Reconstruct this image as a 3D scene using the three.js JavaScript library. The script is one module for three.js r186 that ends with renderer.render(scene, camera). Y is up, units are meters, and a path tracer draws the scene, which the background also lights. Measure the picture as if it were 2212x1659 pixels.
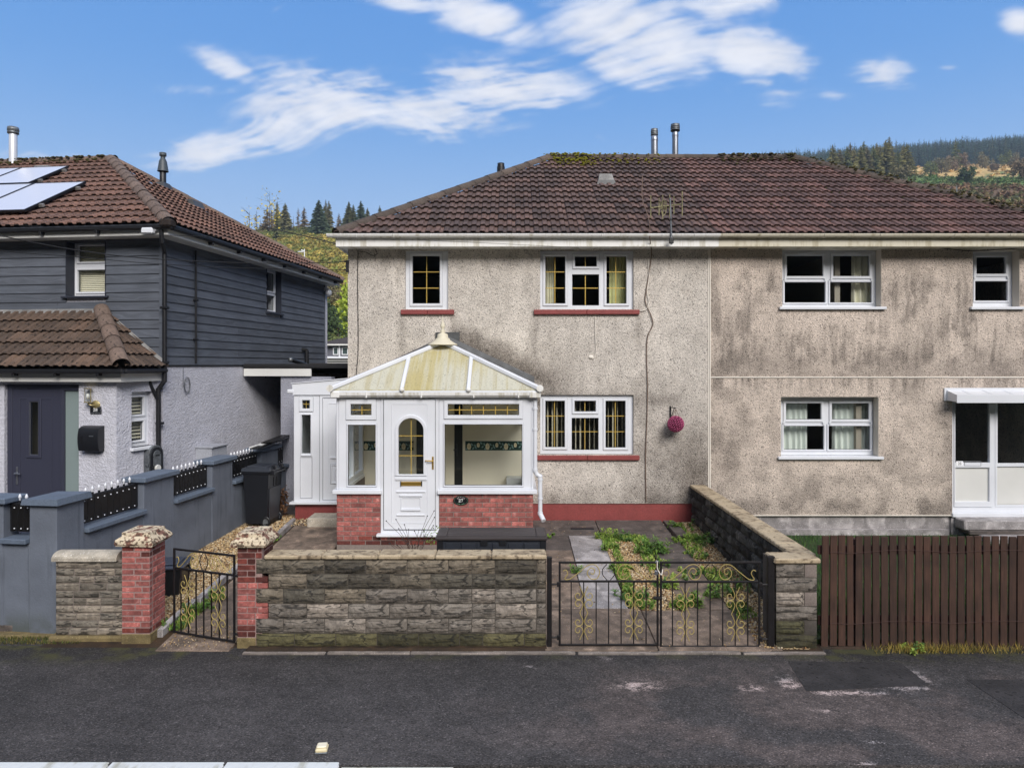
import * as THREE from 'three';
import { mergeGeometries } from 'three/addons/utils/BufferGeometryUtils.js';

// ───────── camera, sky, sun, exposure ─────────
// Measured on the photograph: focal length, principal point, lens height. Depths d are metres in front of the lens (world z = -d).
const F = 1534.4, CX = 1106, CY = 787, CH = 3.17;
const X = (u, d) => (u - CX) / F * d, Y = (v, d) => CH - (v - CY) / F * d;
const scene = new THREE.Scene();
const camera = new THREE.PerspectiveCamera(2 * Math.atan(829.5 / F) * 180 / Math.PI, 1024 / 767, 0.1, 4000);
camera.position.set(0, CH, 0);
camera.lookAt(0, CH, -10);
camera.setViewOffset(2212, 1659, 0, 829.5 - CY, 2212, 1659);
camera.updateProjectionMatrix();
const EXPOSURE = 2.0, SKYGAIN = 0.565;
const sun = new THREE.DirectionalLight(0xfff8f0, 2.7);
sun.position.set(22, 40, 50);
sun.target.position.set(0, 0, -12);
sun.castShadow = true;
sun.shadow.radius = 64;
sun.shadow.mapSize.set(4096, 4096);
Object.assign(sun.shadow.camera, { left: -25, right: 25, top: 25, bottom: -25, near: 1, far: 160 });
scene.add(sun, sun.target);

// ───────── seeded randomness and noise ─────────
let seed = 1234567;
function rnd() { seed = (seed + 0x6D2B79F5) | 0; let t = Math.imul(seed ^ (seed >>> 15), 1 | seed); t = (t + Math.imul(t ^ (t >>> 7), 61 | t)) ^ t; return ((t ^ (t >>> 14)) >>> 0) / 4294967296; }
const rr = (a, b) => a + (b - a) * rnd();
const pick = (a) => a[Math.floor(rnd() * a.length)];
const clamp = (x, a = 0, b = 1) => Math.min(b, Math.max(a, x));
const sm = (a, b, x) => { const t = clamp((x - a) / (b - a)); return t * t * (3 - 2 * t); };
const mix = (a, b, t) => a + (b - a) * t;
const HASH = new Float32Array(65536);
for (let i = 0; i < 65536; i++) HASH[i] = rnd();
const hash2 = (x, y) => HASH[((x * 73856093) ^ (y * 19349663) ^ ((x * y + x) * 83492791)) & 65535];
function vn(x, y, p = 0, q = p) {   // value noise, lattice period p, q (0 = none)
  let xi = Math.floor(x), yi = Math.floor(y); const fx = x - xi, fy = y - yi;
  let x1 = xi + 1, y1 = yi + 1;
  if (p) { xi = ((xi % p) + p) % p; x1 = ((x1 % p) + p) % p; }
  if (q) { yi = ((yi % q) + q) % q; y1 = ((y1 % q) + q) % q; }
  const a = fx * fx * (3 - 2 * fx), b = fy * fy * (3 - 2 * fy);
  return mix(mix(hash2(xi, yi), hash2(x1, yi), a), mix(hash2(xi, y1), hash2(x1, y1), a), b);
}
function fbm(x, y, o = 4, p = 0, q = p) { let s = 0, a = 0.5, n = 0; for (let i = 0; i < o; i++) { s += a * vn(x + i * 17, y + i * 31, p, q); n += a; a *= 0.5; x *= 2; y *= 2; p *= 2; q *= 2; } return s / n; }

function sky() {   // a physical-looking blue sky with wind-combed cirrus, as float radiance by direction
  const W = 4096, H = 2048, a = new Float32Array(W * H * 4);
  // clouds the photograph shows, as directions: tangent-plane centre, half sizes, tilt, weight
  const cl = [[700, 215, 250, 95, -.05, 1], [620, 270, 190, 70, -.3, .85], [1080, 185, 220, 80, .03, 1], [930, 245, 230, 62, .05, .9], [460, 322, 130, 50, -.2, .85], [500, 150, 120, 34, .4, .75], [420, 195, 110, 26, .05, .6], [620, 165, 120, 40, .3, .7],
    [1030, 35, 170, 52, .3, .9], [890, 5, 150, 30, .2, .7], [1400, 75, 240, 92, .12, 1.05], [1330, 135, 130, 50, .35, .85], [1630, 120, 160, 70, .25, .95], [1670, 190, 130, 44, 0, .8], [1560, 15, 190, 50, -.2, .75], [1800, 205, 110, 26, .25, .5],
    [1905, 160, 95, 40, .1, .9], [1960, 185, 60, 20, .1, .6], [2050, 147, 34, 8, 0, .7], [2205, 50, 50, 34, .2, .9], [1297, 295, 26, 14, 0, .62], [602, 16, 34, 10, -.6, .75], [770, 80, 60, 18, .35, .4], [60, 345, 200, 40, 0, .5], [380, 345, 120, 30, 0, .5]]
    .map(([u, v, ru, rv, t, w]) => [(u - CX) / F, (CY - v) / F, ru / F, rv / F, Math.cos(t), Math.sin(t), w]);
  const top = [.066, .25, .66], mid = [.13, .35, .745], low = [.46, .62, .84];
  for (let j = 0; j < H; j++) {
    const el = ((j + .5) / H - .5) * Math.PI, y = Math.sin(el), c = Math.cos(el);
    for (let i = 0; i < W; i++) {
      const k = (j * W + i) * 4, az = ((i + .5) / W - .5) * 2 * Math.PI;
      if (y < -.02) { a[k] = .16; a[k + 1] = .17; a[k + 2] = .16; a[k + 3] = 1; continue; }
      const x = c * Math.cos(az), z = c * Math.sin(az), e = Math.max(0, y);
      const g1 = sm(0, .4, e), g2 = sm(.2, .6, e);
      let r = mix(mix(low[0], mid[0], g1), top[0], g2), g = mix(mix(low[1], mid[1], g1), top[1], g2), b = mix(mix(low[2], mid[2], g1), top[2], g2);
      let m = 0, p, q;
      if (z < -.25 && e < .75) {
        p = x / -z; q = y / -z;
        for (const [cx, cy, ru, rv, ct, st, w] of cl) {
          const dx = p - cx, dy = q - cy, du = (dx * ct - dy * st) / ru, dv = (dx * st + dy * ct) / rv, d2 = du * du + dv * dv;
          if (d2 < 4) m = Math.max(m, w * Math.exp(-d2 * 1.15));
        }
      }
      // denser unseen cloud above and behind the camera, softening the light
      const h = 1 / (e + .18), px = x * h, pz = z * h;
      const away = sm(-.35, .15, z) ;
      if (away > 0 || e > .55) {
        const gen = sm(.24, .52, fbm(px * 1.15 + 40, pz * 1.9 + 11, 4)) * .95;
        m = Math.max(m, gen * Math.max(away, sm(.55, .75, e)));
      }
      if (m > .02) {
        const P = px * 3.2, Q = pz * 3.2, w1 = fbm(P * .8 + 5, Q * .8 + 9, 3) - .5;
        const s1 = fbm(P * 1.1 + Q * .5 + w1 * 2.2, Q * 2.6 - P * .9 + w1 * 2.2 + 30, 5), s2 = fbm(P * 4 + Q * 7 + w1 * 5, Q * 26 - P * 9 + w1 * 9, 3), s3 = fbm(P * 7 + 3, Q * 9 + 8, 4);
        const fib = fbm(P * 2.2 + Q * 1.2 + w1 * 6, Q * 15 - P * 6 + w1 * 12 + 3, 4) - .5;
        const bil = fbm(P * 3.1 + w1 * 4 + 60, Q * 3.6 + w1 * 5, 5) - .5;
        let t = m * 1.0 + (s1 - .5) * .95 * (.3 + m) + bil * .95 * (.3 + m * .8) + fib * .75 * (.2 + .8 * m) + (s2 - .5) * .4 * m + (s3 - .5) * .4 * (.2 + m) - .21;
        t = clamp(t * .95); t = 1 - Math.pow(1 - t, 1.6); t = sm(0, .72, t) * t * .96;
        const br = .84 + .2 * s1 + .14 * (s3 - .5);
        r = mix(r, .86 * br, t); g = mix(g, .87 * br, t); b = mix(b, .92 * br, t);
      }
      a[k] = r * SKYGAIN; a[k + 1] = g * SKYGAIN; a[k + 2] = b * SKYGAIN; a[k + 3] = 1;
    }
  }
  const t = new THREE.DataTexture(a, W, H, THREE.RGBAFormat, THREE.FloatType);
  t.mapping = THREE.EquirectangularReflectionMapping; t.magFilter = t.minFilter = THREE.LinearFilter; t.needsUpdate = true;
  return t;
}
scene.background = sky(); scene.environment = scene.background;

// ───────── textures ─────────
const sRGB = (c) => [(c >> 16) & 255, (c >> 8) & 255, c & 255];
const lerpc = (a, b, t) => [mix(a[0], b[0], t), mix(a[1], b[1], t), mix(a[2], b[2], t)];
function texture(w, h, sizeX, sizeY, fn, data = false) {   // fn(x, y in metres, i, j) -> [r, g, b] 0..255; u, v run in metres
  const a = new Uint8Array(w * h * 4);
  for (let j = 0; j < h; j++) for (let i = 0; i < w; i++) {
    const c = fn((i + .5) / w * sizeX, (j + .5) / h * sizeY, i, j), k = (j * w + i) * 4;
    if (data) a[k] = a[k + 1] = a[k + 2] = clamp(c, 0, 255); else { a[k] = clamp(c[0], 0, 255); a[k + 1] = clamp(c[1], 0, 255); a[k + 2] = clamp(c[2], 0, 255); }
    a[k + 3] = 255;
  }
  const t = new THREE.DataTexture(a, w, h, THREE.RGBAFormat, THREE.UnsignedByteType);
  t.wrapS = t.wrapT = THREE.RepeatWrapping; t.magFilter = t.minFilter = THREE.LinearFilter;
  t.repeat.set(1 / sizeX, 1 / sizeY); if (!data) t.colorSpace = THREE.SRGBColorSpace; t.needsUpdate = true;
  return t;
}
const gray = (n, size, fn) => texture(n, n, size, size, fn, true);
// pebble-dash: stones of 6 to 14 mm, pale with dark ones between
function dash(x, y, a, warm) {
  const n = vn(x * 95, y * 95), n2 = vn(x * 210 + 50, y * 210), n3 = vn(x * 42 + 9, y * 42 + 3), big = fbm(x * 1.6 + a, y * 1.6 + a, 4), med = fbm(x * 7 + a, y * 7, 3);
  let v = 208 + (n2 - .5) * 44 + (n3 - .5) * 22 + (big - .5) * 36 + (med - .5) * 24;
  const dark = sm(.64, .78, n * .75 + n2 * .25 + (n3 - .5) * .2);
  v = mix(v, 96, dark * .72); v = mix(v, 226, sm(.8, .95, 1 - n) * .45);
  return [v * (1.0 + warm * .006), v * (.966 - warm * .005), v * (.925 - warm * .014)];
}
const blob = (x, y, cx, cy, rx, ry) => { const a = (x - cx) / rx, b = (y - cy) / ry; return Math.exp(-(a * a + b * b)); };
// façade of number 27: 6.7 m by 5.2 m from x = -3.05, y = 0.3
const T_dash27 = texture(2048, 1590, 6.7, 5.2, (mx, my) => {
  const x = mx - 3.05, y = my + .3, c = dash(mx, my, 3, 0);
  const n = fbm(mx * 5, my * 5, 4), wx = mx + (n - .5) * .3, st = fbm(wx * 9, my * 1.3 + 7 + n, 5), fine = vn(mx * 70 + 5, my * 70);
  let g = 0;
  const px = x + 1.15, line = 3.66 - Math.max(0, px) * .47;   // grime that creeps up the wall above the right slope of the porch roof
  g += sm(-.05, .25, px) * sm(2.1, 1.4, px) * sm(.42 + .25 * n, .0, y - line) * sm(-.15, .05, y - line) * .95;
  g += blob(x, y, .75, 2.75, .35, .55) * .55 + blob(x, y, .55, 2.45, .22, .3) * .4;
  g += sm(.4, .8, st) * sm(4.7, 5.25, y) * .3;
  g += blob(x, y, 2.9, 1.35, .7, .75) * .62 * (.5 + n) + blob(x, y, 3.4, 1.0, .3, .7) * .6 + blob(x, y, 2.6, 2.65, .6, .25) * .35 * n * 2;
  g += sm(1.05, .62, y) * .5 * (.4 + n) + blob(x, y, 1.2, 2.5, 1.0, .14) * .4;
  g += sm(.45, .8, st) * .1 + sm(.5, .75, n) * .1;
  for (const sx of [-2.0, -1.07, .42, 2.3]) g += blob(x, y, sx, 3.75, .07, .45) * .32;
  g += blob(x, y, -2.9, 2.7, .25, 2.2) * .15;
  const t = clamp(g * .74 * (.7 + .6 * fine));
  return [c[0] * mix(1, .42, t), c[1] * mix(1, .4, t), c[2] * mix(1, .385, t)];
});
T_dash27.offset.set(3.05 / 6.7, -.3 / 5.2);
// façade of number 26: from x = 3.5
const T_dash26 = texture(2048, 1600, 6.8, 5.3, (mx, my) => {
  const x = mx + 3.5, y = my + .1, c = dash(mx + 20, my, 8, 1.6);
  const n = fbm(mx * 4 + 3, my * 4, 5), wx = mx + (n - .5) * .12, st = fbm(wx * 8 + 2, my * 1.6 + n * 1.5, 4), st2 = fbm(wx * 16 + 2, my * 1.1 + 9 + n * 2, 4), fine = vn(mx * 70 + 5, my * 70);
  let g = 0;
  g += sm(.4, .74, st * .55 + st2 * .45 + (n - .5) * .3) * sm(5.15, 4.6, y) * sm(2.95, 3.3, y) * .72 + sm(.4, .7, n) * .2;
  g += sm(3.7, 2.98, y) * (y > 2.93 ? 1 : 0) * .55 * (.55 + n * .8);
  g += (y < 2.93 ? 1 : 0) * (sm(2.55, 2.9, y) * sm(.4, .75, st2) * .6 + sm(.95, .42, y) * .5 * (.3 + n) + sm(.35, .7, n) * .2);
  g += blob(x, y, 3.75, 1.4, .5, 1.0) * .55 * (.5 + n) + blob(x, y, 8.0, 1.9, .18, .7) * .45 + blob(x, y, 7.9, .55, .6, .3) * .5 + blob(x, y, 5.8, .9, .9, .4) * .3 * n * 2;
  for (const sx of [4.87, 6.8, 8.36]) g += blob(x, y, sx, 3.9, .06, .5) * .4;
  g -= blob(x, y, 5.85, 4.05, .85, .16) * .7 + blob(x, y, 9.0, 4.05, .6, .16) * .6 + blob(x, y, 5.85, 1.3, .75, .2) * .55;
  const t = clamp(g * .52 * (.7 + .6 * fine));
  return [c[0] * mix(1, .44, t) * .985, c[1] * mix(1, .435, t) * .97, c[2] * mix(1, .43, t) * .965];
});
T_dash26.offset.set(-3.5 / 6.8, -.1 / 5.3);
const B_dash = gray(512, 1.2, (x, y) => 255 * (.6 * vn(x * 80, y * 80, 96) + .4 * vn(x * 160, y * 160, 192)));
const T_render = texture(512, 512, 1.5, 1.5, (x, y) => { const v = 214 + (fbm(x * 8, y * 8, 4, 12) - .5) * 26 + (vn(x * 100, y * 100, 150) - .5) * 30; return [v, v, v * 1.02]; });
const B_render = gray(512, 1.5, (x, y) => 255 * (.5 * vn(x * 40, y * 40, 60) + .5 * vn(x * 90, y * 90, 135)));
// asphalt footway, one sheet 18 m by 2.5 m from x = -9, d = 8 back to 5.5; wear, chalky patches, grit
const T_asph = texture(2048, 420, 18, 2.5, (mx, my) => {
  const x = mx - 9, d = 5.5 + my, n = fbm(mx * 1.4, my * 1.8 + 3, 4), n2 = fbm(mx * 5 + 3, my * 6, 4), g = rnd();
  const gr = vn(x * 70, d * 70), n3 = fbm(mx * 16, my * 20, 3); let v = 58 + (n - .5) * 22 + (n2 - .5) * 16 + (n3 - .5) * 16 + (g - .5) * 44 + (gr - .5) * 14 + sm(7.2, 5.8, d) * 6;
  if (g > .975) v += 46; if (g < .06) v -= 22; const cr = Math.abs(fbm(mx * .8 + 31, my * .8 + 3, 4) - .5); if (cr < .002 && n2 > .55) v -= 14;
  const worn = sm(.42, .62, n) * sm(-1, 1.5, x) * sm(8, 6.9, d);
  v += worn * 11 * (.2 + n3 * 1.3); v -= sm(7.4, 7.75, d) * 12; v -= sm(-1, -4, x) * 5;
  let warm = worn * .06 + .03;
  let w = 0;
  for (const [cx, cd, rx, rd, k] of [[1.25, 7.0, .22, .11, 1], [2.35, 6.95, .14, .08, .8], [2.75, 7.06, .12, .2, .8], [3.25, 6.85, .45, .05, 1], [3.85, 6.95, .3, .05, 1], [4.15, 7.2, .06, .2, .7], [.2, 7.45, .1, .05, .5], [1.0, 7.65, .1, .06, .4], [3.05, 5.95, .1, .04, .8], [2.9, 6.5, .12, .04, .5], [-5.2, 6.7, .3, .1, .3], [2.8, 5.62, .1, .04, 1], [5.6, 5.6, .4, .04, .8]]) w = Math.max(w, k * blob(x, d, cx, cd, rx, rd));
  w = sm(.52, .68, n3 * .55 + g * .25 + n2 * .1 + w * .26 - .02) * Math.min(1, w * 1.6); v += w * 84;
  const moss = sm(7.52, 7.74, d) * sm(.5, .7, n2) * .7 + (x < -3.6 ? sm(7.4, 7.8, d) * sm(.35, .6, n2) * .8 : 0) + (x > 3.4 ? sm(7.45, 7.7, d) * sm(.4, .6, n2) * .7 : 0);
  let r = v * (.985 + warm), gg = v * .97, b = v * (.985 - warm * .5);
  r = mix(r, 66, moss * .6); gg = mix(gg, 66, moss * .6); b = mix(b, 34, moss * .6);
  return [r, gg, b];
});
T_asph.offset.set(9 / 18, -5.5 / 2.5);
const B_asph = gray(512, 1, (x, y) => 255 * (.5 * vn(x * 110, y * 110, 110) + .5 * vn(x * 60 + 4, y * 60, 60)));
function concreteTex(base, sp, wet, size = 3) {
  return texture(512, 512, size, size, (x, y) => {
    const n = fbm(x * 3, y * 3, 5, Math.round(3 * size)), m = fbm(x * 9 + 4, y * 9, 4, Math.round(9 * size)), g = rnd();
    let v = 1 + (n - .5) * sp + (m - .5) * sp * .7 + (g - .5) * .2; v *= mix(1, .5, sm(.5, .62, n) * wet);
    if (g > .988) v *= 1.6;
    return [base[0] * v, base[1] * v, base[2] * v];
  });
}
const T_conBrown = concreteTex([126, 110, 97], .95, .6), T_conGray = concreteTex([166, 161, 161], .5, .5), T_conDark = concreteTex([92, 84, 80], .7, .5), T_conPale = concreteTex([176, 168, 154], .5, .2);
const B_con = gray(256, 1, (x, y) => 255 * fbm(x * 30, y * 30, 3, 30));
const T_coping = texture(512, 512, 2, 2, (x, y) => {
  const n = fbm(x * 5, y * 5, 5, 10), m = fbm(x * 22, y * 22, 4, 44), g = rnd();
  let c = lerpc([200, 187, 164], [138, 124, 104], sm(.42, .75, n * .6 + m * .4) * .7); c = lerpc(c, [70, 60, 50], sm(.6, .78, m) * .5);
  const k = .9 + g * .2; return [c[0] * k, c[1] * k, c[2] * k];
});
const T_cap = texture(512, 512, 1, 1, (x, y) => {   // worn pier caps: cream paint flaked off red-brown stone
  const n = fbm(x * 14, y * 14, 5, 14), m = fbm(x * 44 + 3, y * 44, 4, 44), g = rnd();
  let c = lerpc([214, 202, 178], [186, 168, 140], m); c = lerpc(c, [104, 62, 52], sm(.52, .62, n * .75 + m * .25) * .8); c = lerpc(c, [66, 54, 44], sm(.56, .68, m) * .7);
  const k = .88 + g * .24; return [c[0] * k, c[1] * k, c[2] * k];
});
const T_brick = texture(512, 512, 1, 1, (x, y) => {
  const n = fbm(x * 12, y * 12, 4, 12), m = fbm(x * 45, y * 45, 3, 45), g = rnd();
  let v = .86 + (n - .5) * .4 + (m - .5) * .3 + (g - .5) * .16; const w = sm(.62, .74, m) * sm(.5, .65, n) * .5;
  const c = lerpc([188 * v, 110 * v, 103 * v], [206, 175, 170], w); return c;
});
const T_block = texture(1024, 512, 2, 1, (x, y) => {   // reconstituted stone, thin dark wavy lines across it
  const r = fbm(x * 4 + fbm(x * 6, y * 6, 2, 12, 6) * 1.2, y * 26, 3, 8, 26), n = fbm(x * 5, y * 5, 4, 10, 5), m = fbm(x * 40, y * 40, 3, 80, 40), g = rnd();
  const rg = 1 - Math.abs(2 * r - 1); let v = 152 + (m - .5) * 60 + (n - .5) * 60 + (g - .5) * 44; v *= mix(1, .42, sm(.86, .97, rg) * .8 + sm(.55, .75, n) * .25);
  return [v * 1.0, v * .965, v * .92];
});
const B_block = gray(512, 1, (x, y) => 255 * (.6 * fbm(x * 4 + fbm(x * 6, y * 6, 2, 6) * 1.2, y * 26, 3, 4, 26) + .4 * fbm(x * 40, y * 40, 3, 40)));
const T_stain = texture(512, 512, 1, 1, (x, y) => {
  const n = fbm(x * 6, y * 6, 5, 6), st = fbm(x * 14, y * 2, 4, 14, 2), m = fbm(x * 40, y * 40, 3, 40);
  let v = 138 + (m - .5) * 80 + (n - .5) * 50 + sm(.55, .7, st) * 46; v *= mix(1, .4, sm(.45, .6, n)); return [v, v * .98, v * .95];
});
const T_tile = texture(512, 512, 1.3, 1.3, (x, y) => {
  const n = fbm(x * 8 / 1.3, y * 8 / 1.3, 4, 8), m = fbm(x * 40 / 1.3, y * 40 / 1.3, 3, 40), g = rnd();
  let v = 200 + (n - .5) * 90 + (m - .5) * 80 + (g - .5) * 40; v = mix(v, 60, sm(.68, .78, m) * .75); if (g > .993) v = 255;
  return [v, v * .985, v * .97];
});
const B_tile = gray(256, .5, (x, y) => 255 * fbm(x * 60, y * 60, 3, 30));
const T_wood = texture(512, 512, 1.6, 1.6, (x, y) => {
  const w = fbm(x * 3 / 1.6, y * 10 / 1.6, 3, 3, 10), g = fbm(x * 4 / 1.6 + w * .6, y * 70 / 1.6 + w * 8, 3, 4, 70), n = fbm(x * 5 / 1.6, y * 5 / 1.6, 3, 5);
  const v = 226 + (g - .5) * 60 + (n - .5) * 30; return [v, v * .995, v * 1.0];
});
const B_wood = gray(512, 1.6, (x, y) => { const w = fbm(x * 3 / 1.6, y * 10 / 1.6, 3, 3, 10); return 255 * fbm(x * 4 / 1.6 + w * .6, y * 70 / 1.6 + w * 8, 3, 4, 70); });
const T_woodV = texture(256, 256, .8, .8, (x, y) => { const g = fbm(x * 90 / .8, y * 5 / .8, 3, 90, 5), n = fbm(x * 5 / .8, y * 5 / .8, 3, 5); const v = 205 + (g - .5) * 90 + (n - .5) * 60; return [v, v * .98, v * .96]; });
const T_dirty = texture(512, 512, 2, 2, (x, y) => { const n = fbm(x * 6, y * 6, 5, 12), st = fbm(x * 30, y * 2, 3, 60, 4); const t = sm(.48, .8, n * .6 + st * .4); return lerpc([230, 230, 228], [168, 162, 142], t * .7); });
const T_upvc = texture(256, 256, 2, 2, (x, y) => { const n = fbm(x * 3, y * 3, 4, 6); const v = 240 + (n - .5) * 14; return [v, v * 1.002, v * 1.005]; });
const T_painted = texture(1024, 512, 4, 2, (x, y) => { const st = fbm(x * 14, y * 1.2, 4, 56, 2), n = fbm(x * 4, y * 4, 4, 16, 8), g = rnd(); let v = 216 + (n - .5) * 40 - sm(.55, .8, st) * 26 + (g - .5) * 10; const low = sm(.35, .0, y) * sm(.35, .65, n) * .5; return [mix(v, 120, low), mix(v, 124, low), mix(v * 1.0, 92, low)]; });
const T_gravel = texture(512, 512, 1, 1, (x, y) => {
  const n = vn(x * 55, y * 55, 55), h = vn(x * 55 + .5, y * 55 + .5, 55), m = fbm(x * 6, y * 6, 3, 6);
  const c = lerpc([74, 56, 38], lerpc([170, 140, 98], [214, 196, 160], h), sm(.25, .6, n)); const k = .66 + m * .42; return [c[0] * k, c[1] * k, c[2] * k];
});
const T_poly = texture(1024, 512, 4, 2, (x, y) => {   // twin-wall roof sheet, yellowed, with fluting and algae
  const n = fbm(x * 1.2, y * .8, 4, 5, 2), f = .5 + .5 * Math.sin(x * Math.PI * 2 / .02), st = fbm(x * 24, y * 1.5, 3, 96, 3), sp = vn(x * 110, y * 110, 440, 220);
  let c = lerpc([232, 230, 212], [218, 204, 140], sm(.4, .75, n * .6 + st * .4)); c = lerpc(c, [206, 198, 172], sm(.5, .8, st) * .4);
  const k = .93 + f * .05 - sm(.78, .9, sp) * .2; return [c[0] * k, c[1] * k, c[2] * k];
});
const T_hill = texture(1024, 1024, 40, 40, (x, y) => {
  const n = fbm(x * .3, y * .3, 4, 12), m = fbm(x * 1.5, y * 1.5, 4, 60), f = fbm(x * 6, y * 6, 3, 240), g = rnd();
  const v = 206 + (n - .5) * 80 + (m - .5) * 110 + (f - .5) * 90 + (g - .5) * 30; return [v, v * (1 - (m - .5) * .12), v * (.96 - (f - .5) * .2)];
});
function canvasTex(w, h, draw) { const c = document.createElement('canvas'); c.width = w; c.height = h; const g = c.getContext('2d'); draw(g, w, h); const t = new THREE.CanvasTexture(c); t.colorSpace = THREE.SRGBColorSpace; t.anisotropy = 8; return t; }

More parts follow.
